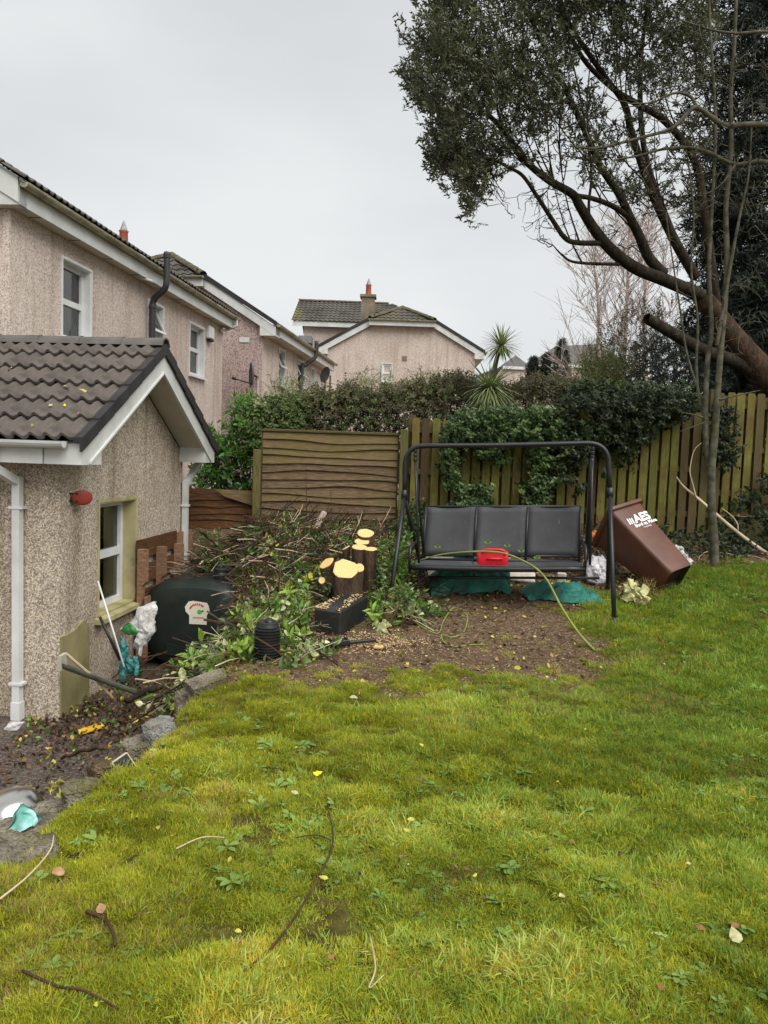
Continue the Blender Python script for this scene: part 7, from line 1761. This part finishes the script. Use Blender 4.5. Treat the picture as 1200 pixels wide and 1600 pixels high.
tint = np.clip(.15 + .6 * fbm(lp_[:, 0], lp_[:, 2], 1.1, 5) + g.normal(0, .14, n), 0, 1)
scatter('crown', 'tree', pr_tree, lp_, np.stack([g.normal(0, .4, n), np.arccos(np.clip(d[:, 2], -1, 1)), np.arctan2(d[:, 1], d[:, 0])], -1), g.uniform(.65, 1.1, n), tint, lt)
# tall dark conifer at the right edge
dc = thing('dark_conifer', 'tall very dark conifer filling the right edge behind the grey stems', 'tree', (W(1240, 760, 13.5).x, 13.5, .4))
cpoly = [(1120, 420), (1100, 300), (1120, 200), (1110, 100), (1130, 0), (1140, -160), (1420, -160), (1420, 660), (1160, 660), (1130, 610), (1110, 520)]
pts = px_cloud(15000, cpoly, 12.2, 14.4, 71, lambda x, y: (.3 + .7 * ss(.28, .44, N1(x, y, .012, 6))) * (.28 + .72 * ss(250, 380, y)))
vert_scatter(dc, 'crown', 'con', pr_con, pts, np.clip(rng.beta(1.5, 3, len(pts)), 0, 1), rng.uniform(1.1, 1.9, len(pts)), 19, (-.4, -.4, .2), .6)
gr = Grower(); gr.limb([Vector((W(1240, 760, 13.5).x, 13.5, .2)), W(1236, 500, 13.5), W(1230, 200, 13.5), W(1225, -150, 13.5)], .22, .08, 5, 10); gr.twigs(pts[rng.choice(len(pts), 160, False)], .03, .006, 0, 9); gr.build('trunk', bark_dark, dc)
# leafless grey multi-stem tree in front of the fence
mb_ = G(1117, 886); gs = thing('grey_stemmed_tree', 'slim grey many stemmed leafless tree in front of the fence', 'tree', mb_)
gY = mb_.y; Q = lambda pts, dy=0: [W(x, y, gY + dy) for x, y in pts]
gr = Grower()
gr.limb([mb_ - Vector((0, 0, .05))] + Q([(1116, 850), (1112, 790), (1112, 730), (1117, 680), (1120, 630), (1125, 560), (1136, 420), (1134, 330), (1142, 235), (1142, 140), (1148, 60), (1152, -60)]), .05, .015, 5, 10)
gr.limb(Q([(1112, 740), (1104, 700), (1102, 640), (1106, 560), (1112, 515), (1108, 420), (1112, 330), (1118, 200), (1110, 50), (1106, -60)], .05), .036, .011, 5, 9)
gr.limb(Q([(1104, 660), (1092, 620), (1088, 570), (1090, 500), (1080, 420), (1084, 330), (1070, 220)], .1), .022, .007)
gr.limb(Q([(1120, 540), (1144, 400), (1158, 327), (1170, 270), (1176, 160)], -.05), .022, .007)
gr.limb(Q([(1102, 640), (1075, 560), (1062, 480), (1050, 400), (1040, 330)], .1), .016, .005)
gr.limb(Q([(1124, 625), (1150, 618), (1188, 610)], -.1), .014, .004)
gr.limb(Q([(1098, 652), (1085, 648), (1064, 644)], -.05), .01, .003)
gr.limb(Q([(1100, 660), (1080, 668), (1063, 674)], -.05), .008, .003)
gr.build('stems', bark_grey, gs)
gr.segs = []; gr.twigs(px_cloud(230, [(1010, 100), (1195, 60), (1195, 560), (1080, 570), (1050, 420), (1010, 300)], gY - .4, gY + .5, 72), .007, .002, 0, 10, curl=.2); gr.build('twigs', bark_grey, gs, kind='stuff')
# bare limbs of a tree that stands outside the frame on the right
bt = thing('bare_tree', 'lichen grey bare limbs reaching in from the right edge', 'tree', (W(1420, 900, 8.3).x, 8.3, .3)); bY = 8.3; Q = lambda pts, dy=0: [W(x, y, bY + dy) for x, y in pts]
gr = Grower(); gr.limb([Vector((W(1420, 900, 8.3).x, 8.3, .2)), W(1415, 700, 8.3), W(1400, 420, 8.3), W(1380, 250, 8.3), W(1370, 60, 8.3)], .14, .06, 5, 10)
gr.limb(Q([(1395, 330), (1290, 225), (1200, 196), (1135, 196), (1111, 182), (1088, 168), (1074, 177), (1051, 200), (1013, 212), (967, 224), (930, 232), (890, 228)]), .036, .01)
gr.limb(Q([(1400, 420), (1290, 290), (1200, 254), (1149, 257), (1107, 238), (1079, 231), (1037, 233), (999, 243), (960, 250)], .2), .032, .008)
gr.limb(Q([(1088, 168), (1080, 152), (1060, 145), (1040, 150), (1020, 160), (985, 162)]), .02, .006)
gr.limb(Q([(1149, 257), (1130, 285), (1110, 300), (1098, 303)], .1), .012, .005)
gr.limb(Q([(1375, 120), (1260, 60), (1200, 50), (1150, 52), (1110, 46), (1060, 30)], -.1), .028, .006)
gr.build('limbs', bark_grey, bt); gr.segs = []
gr.twigs(px_cloud(230, [(860, 190), (1000, 120), (1200, 20), (1250, 20), (1250, 330), (1080, 330), (960, 290), (860, 260)], bY - .5, bY + .6, 73), .008, .002, 0, 11, curl=.22); gr.build('twigs', bark_grey, bt, kind='stuff')
# silver birches beyond the gardens
def birch(label, px, pb, pt, Y, seed, n, spread):
    g = random.Random(seed); a, b_ = W(px, pb, Y), W(px + g.uniform(-12, 12), pt, Y); t = thing('birch_tree', label, 'tree', (a.x, Y, -.1)); gr = Grower(); gr.limb([Vector((a.x, Y, -.2)), a.lerp(b_, .4) + Vector((g.gauss(0, .1), 0, 0)), b_], .085, .012, 6, 6); st = list(gr.nodes)
    for k in range(16):
        f = .1 + .85 * (k / 16); p = st[int(f * (len(st) - 1))]; sd = g.choice([-1, 1]); l = spread * (1.1 - .7 * f) * g.uniform(.5, 1); gr.limb([p, p + Vector((sd * l * .4, g.gauss(0, .2), l * .7)), p + Vector((sd * l * .7, g.gauss(0, .3), l * 1.35))], .03 * (1.1 - f), .006, 4, 4)
    gr.build('trunk', bark_birch, t); gr.segs = []; an = []
    mbt = MB()
    for _ in range(n):
        p = gr.nodes[g.randrange(len(gr.nodes))]; d = Vector((g.gauss(0, .42) + .4 * (p.x - a.x), g.gauss(0, .4), g.uniform(.25, 1.1))); l = g.uniform(.5, 1.2); q = p + d * l * .6; mbt.tube([p, q, q + d * l * .35 + Vector((g.gauss(0, .06), 0, -.04 * g.random()))], [.009, .007, .004], 3, cap=False)
        for _ in range(3):
            f_ = p.lerp(q, g.uniform(.3, 1)); e_ = f_ + (d.normalized() + Vector((g.gauss(0, .5), g.gauss(0, .5), g.gauss(.1, .3)))) * g.uniform(.2, .5); mbt.tube([f_, e_], [.006, .004], 3, cap=False)
    mbt.build('twigs', twig_birch, t, kind='stuff')
birch('bare silver birch with pinkish twigs, left one behind the leaning limbs', 934, 600, 395, 21, 1, 260, 1.7)
birch('bare silver birch with pinkish twigs, between the other two birches', 972, 610, 350, 22, 2, 300, 1.8)
birch('bare silver birch with pinkish twigs, nearest the leaning trunk', 1015, 610, 370, 21.5, 3, 260, 1.7)

# ================================================================== stray stems, sticks and leaves
t = thing('bramble_stem', 'long green bramble stem arching over the swing seat down to the soil', 'bramble', GP(630, 900, 7.3))
arc = spline([W(628, 890, 7.35), W(655, 876, 7.15), W(700, 865, 6.95), W(770, 862, 6.8), W(815, 875, 6.7), W(850, 900, 6.6), (W(878, 950, 6.35)), W(905, 990, 6.1), G(929, 1018) + Vector((0, 0, .01))], 6)
mb = MB(); mb.tube(arc, lerp_list([.005, .0095, .0105], len(arc)), 7); mb.build('stem', bramble_m, t, smooth=True)
mb = MB()
for f, s_k in ((.22, 1), (.36, 1), (.45, -1), (.52, 1), (.58, 1)):
    p = arc[int(f * (len(arc) - 1))]; e_ = p + Vector((rnd.uniform(-.03, .03), -.02, .075)); mb.tube([p, e_], .0018, 4)
    for a in (-1, 0, 1): leaf(mb, e_, (a * .8, -.2, .5), (0, -1, .4), .034, .022, .15, .2)
mb.build('leaves', weedm, t)
t = thing('curled_vine', 'thin green vine lying in a loop on the bare soil', 'vine', G(690, 985)); mb = MB()
gp_ = [(640, 968), (660, 982), (684, 992), (692, 974), (706, 962), (722, 964), (730, 976), (724, 990), (706, 998), (690, 994), (694, 1006), (712, 1013), (735, 1010), (758, 1010)]
pts = [G(x, y) + Vector((0, 0, .012 + .05 * (4 <= i <= 6))) for i, (x, y) in enumerate(gp_)]; mb.tube(spline(pts, 5), .0055, 6); mb.build('stem', bramble_m, t, smooth=True)
t = thing('peeled_branch', 'long pale peeled branch leaning against the fence foot behind the grey trunk', 'branch', W(1230, 890, 9.0)); mb = MB()
mb.tube(spline([W(1240, 888, 8.9), W(1200, 866, 9.1), W(1150, 830, 9.3), W(1092, 780, 9.55), W(1068, 760, 9.7), W(1057, 745, 9.75)], 5), lerp_list([.026, .02, .008], 26), 8); mb.build('wood', twig_pale, t, smooth=True)
for q in ([(1088, 778, 9.55), (1082, 755, 9.6), (1078, 735, 9.65), (1084, 705, 9.7), (1096, 692, 9.7)], [(1153, 829, 9.25), (1152, 818, 9.25), (1142, 805, 9.25), (1128, 794, 9.3)]):
    mb = MB(); mb.tube(spline([W(*a) for a in q], 4), lerp_list([.009, .004], 4 * (len(q) - 1) + 1), 6); mb.build('side_shoot', twig_pale, t, smooth=True)
def lawn_stick(label, pts, r0, r1, mat, lift=.034):
    q = spline([G(x, y) + Vector((0, 0, lift)) for x, y in pts], 5); t = thing('lawn_stick', label, 'stick', q[0], None); mb = MB(); mb.tube(q, lerp_list([r0, r1], len(q)), 6); mb.build('stem', mat, t, smooth=True)
lawn_stick('long dark bramble stick slanting across the foreground lawn', [(350, 1560), (400, 1520), (440, 1478), (475, 1425), (505, 1370), (520, 1325), (512, 1270), (505, 1230)], .005, .0028, twig_brown)
lawn_stick('short dark side twig joining the long bramble stick', [(520, 1328), (495, 1318), (462, 1322)], .003, .002, twig_brown)
lawn_stick('curved dark stick near the bottom left of the lawn', [(35, 1535), (90, 1560), (130, 1566), (185, 1596)], .0045, .003, twig_brown)
lawn_stick('straw coloured bent stalk low on the lawn below the bramble stick', [(578, 1480), (586, 1530), (576, 1562), (600, 1540)], .003, .002, twig_pale)
lawn_stick('yellowish stem curving up from the stones at the left edge', [(0, 1428), (45, 1390), (78, 1350), (84, 1325)], .004, .002, twig_pale, .05)
lawn_stick('brown rotting stick lying in a hollow on the left of the lawn', [(135, 1440), (160, 1450), (175, 1470), (180, 1495)], .007, .005, twig_brown)
lawn_stick('pale thin straw beside the brown leaf on the left of the lawn', [(275, 1340), (315, 1322), (350, 1322)], .0028, .002, twig_pale)
lawn_stick('thin dark twig on the right side of the lawn', [(960, 1305), (985, 1283), (1012, 1272)], .003, .002, twig_brown)
def fallen(px, py, size, mat_, label, group, seed, shape='oval', tint=.6):
    p = G(px, py) + Vector((0, 0, .042)); r = random.Random(seed); an = r.uniform(0, 6.28); mb = MB(); leaf(mb, p - Vector((math.cos(an), math.sin(an), 0)) * size * .5, (math.cos(an), math.sin(an), r.uniform(-.1, .25)), (r.gauss(0, .3), -.35 + r.gauss(0, .2), 1), size, size * r.uniform(.5, .7), r.uniform(-.2, .5), r.uniform(-.2, .5), shape)
    o = mb.build('fallen_leaf', mat_, None, smooth=False); tag(o, label, 'leaf', group); return o
ylw = simple('fallen_yellow', S(196, 188, 84), S(158, 156, 70), 30, .5, .3, 0); ylb = simple('fallen_bright_yellow', S(240, 208, 30), S(226, 190, 30), 30, .5, .3, 0); pal = simple('fallen_pale', S(196, 192, 148), S(150, 150, 104), 30, .55, .3, 0); brn = simple('fallen_brown', S(150, 106, 74), S(112, 74, 52), 30, .7, .2, 0); pnk = simple('fallen_pinkish', S(184, 148, 116), S(148, 108, 82), 30, .6, .3, 0)
fallen(498, 1222, .055, ylb, 'bright yellow fallen leaf at the top of the bramble stick', None, 1, 'ivy')
fallen(552, 1101, .05, pal, 'pale cream fallen leaf on the thin grass at mid lawn', None, 2, 'oval')
fallen(1148, 1484, .06, pal, 'large pale green leaf at the lower right of the lawn', None, 3)
fallen(272, 1318, .05, pnk, 'curled pinkish brown leaf beside the pale straw', None, 4)
fallen(90, 1384, .05, pnk, 'pinkish brown leaf near the stones at the left edge', None, 5)
fallen(247, 1310, .035, ylw, 'lime leaf just left of the curled pinkish leaf', None, 6)
fallen(158, 1440, .05, pnk, 'beige leaf on the rotting stick', None, 7)
fallen(715, 1055, .05, brn, 'orange brown leaf on the bare soil', None, 8)
fallen(565, 1000, .03, ylw, 'small yellow leaf beside the wood chunk', None, 9)
fallen(1147, 1466, .03, brn, 'dark brown leaf just above the large pale leaf', None, 10)
fallen(460, 1254, .035, pal, 'pale leaf left of the bright yellow one', None, 11)
fallen(505, 1390, .035, ylw, 'small curved yellow leaf beside the bramble stick', None, 12, 'lance')
fallen(236, 1196, .03, pnk, 'orange leaf right of the solar light', None, 13)
for i in range(40):
    while True:
        y_ = rnd.uniform(2.0, 7.0); x_ = rnd.uniform(-.6, .6) * y_
        if x_ > edge_x(y_) + .1: break
    px, py = proj((x_, y_, hz(x_, y_)))
    m_, lb, gp2 = rnd.choice([(ylw, 'small yellow leaf lying loose on the lawn', 'scattered yellow leaves on the lawn'), (pal, 'small pale leaf lying loose on the lawn', 'scattered pale leaves on the lawn'), (brn, 'small brown leaf lying loose on the lawn', 'scattered brown leaves on the lawn')])
    fallen(px, py, rnd.uniform(.018, .036), m_, lb, gp2, 100 + i, rnd.choice(['oval', 'lance']))
# leaves on the wing roof
for i, (px, py, m_) in enumerate(((104, 640, ylb), (109, 612, ylw), (136, 619, ylw), (60, 613, pal), (54, 669, ylw), (122, 652, brn), (82, 640, pal), (20, 580, pal))):
    d_ = ray(px, py); n_r = Vector(exv).cross(Vector(eyv)).normalized(); t_ = (roofo - CAM).dot(n_r) / d_.dot(n_r); p = CAM + d_ * t_ + n_r * .035; mb = MB(); leaf(mb, p, (rnd.gauss(0, 1), rnd.gauss(0, .6), rnd.gauss(0, .5)), n_r, .07, .05, .3, .2, 'ivy')
    lbs = ['bright yellow leaf low on the wing roof', 'lime yellow leaf halfway up the wing roof', 'faded leaf near the roof verge', 'pale leaf left on the wing roof', 'small yellow leaf near the gutter', 'brown leaf beside the bright yellow roof leaf', 'pale scrap of leaf on the wing roof', 'pale leaf near the top left of the wing roof']
    tag(mb.build('roof_leaf', m_), lbs[i], 'leaf')
g = np.random.default_rng(5); n = 260; v0_ = g.uniform(-3.2, -.5, n); P_ = np.array([tuple(fp(GW / 2 - .12 + g.normal(0, .03), -1.05 - abs(g.normal(0, .28)) - .55, zrid - .0 + g.uniform(0, .09))) for _ in range(n)])
scatter('roof_moss', 'roofmoss', pr_moss, P_, euler_flat(n, g, .4), g.uniform(.6, 1.1, n), g.random(n) * .5)
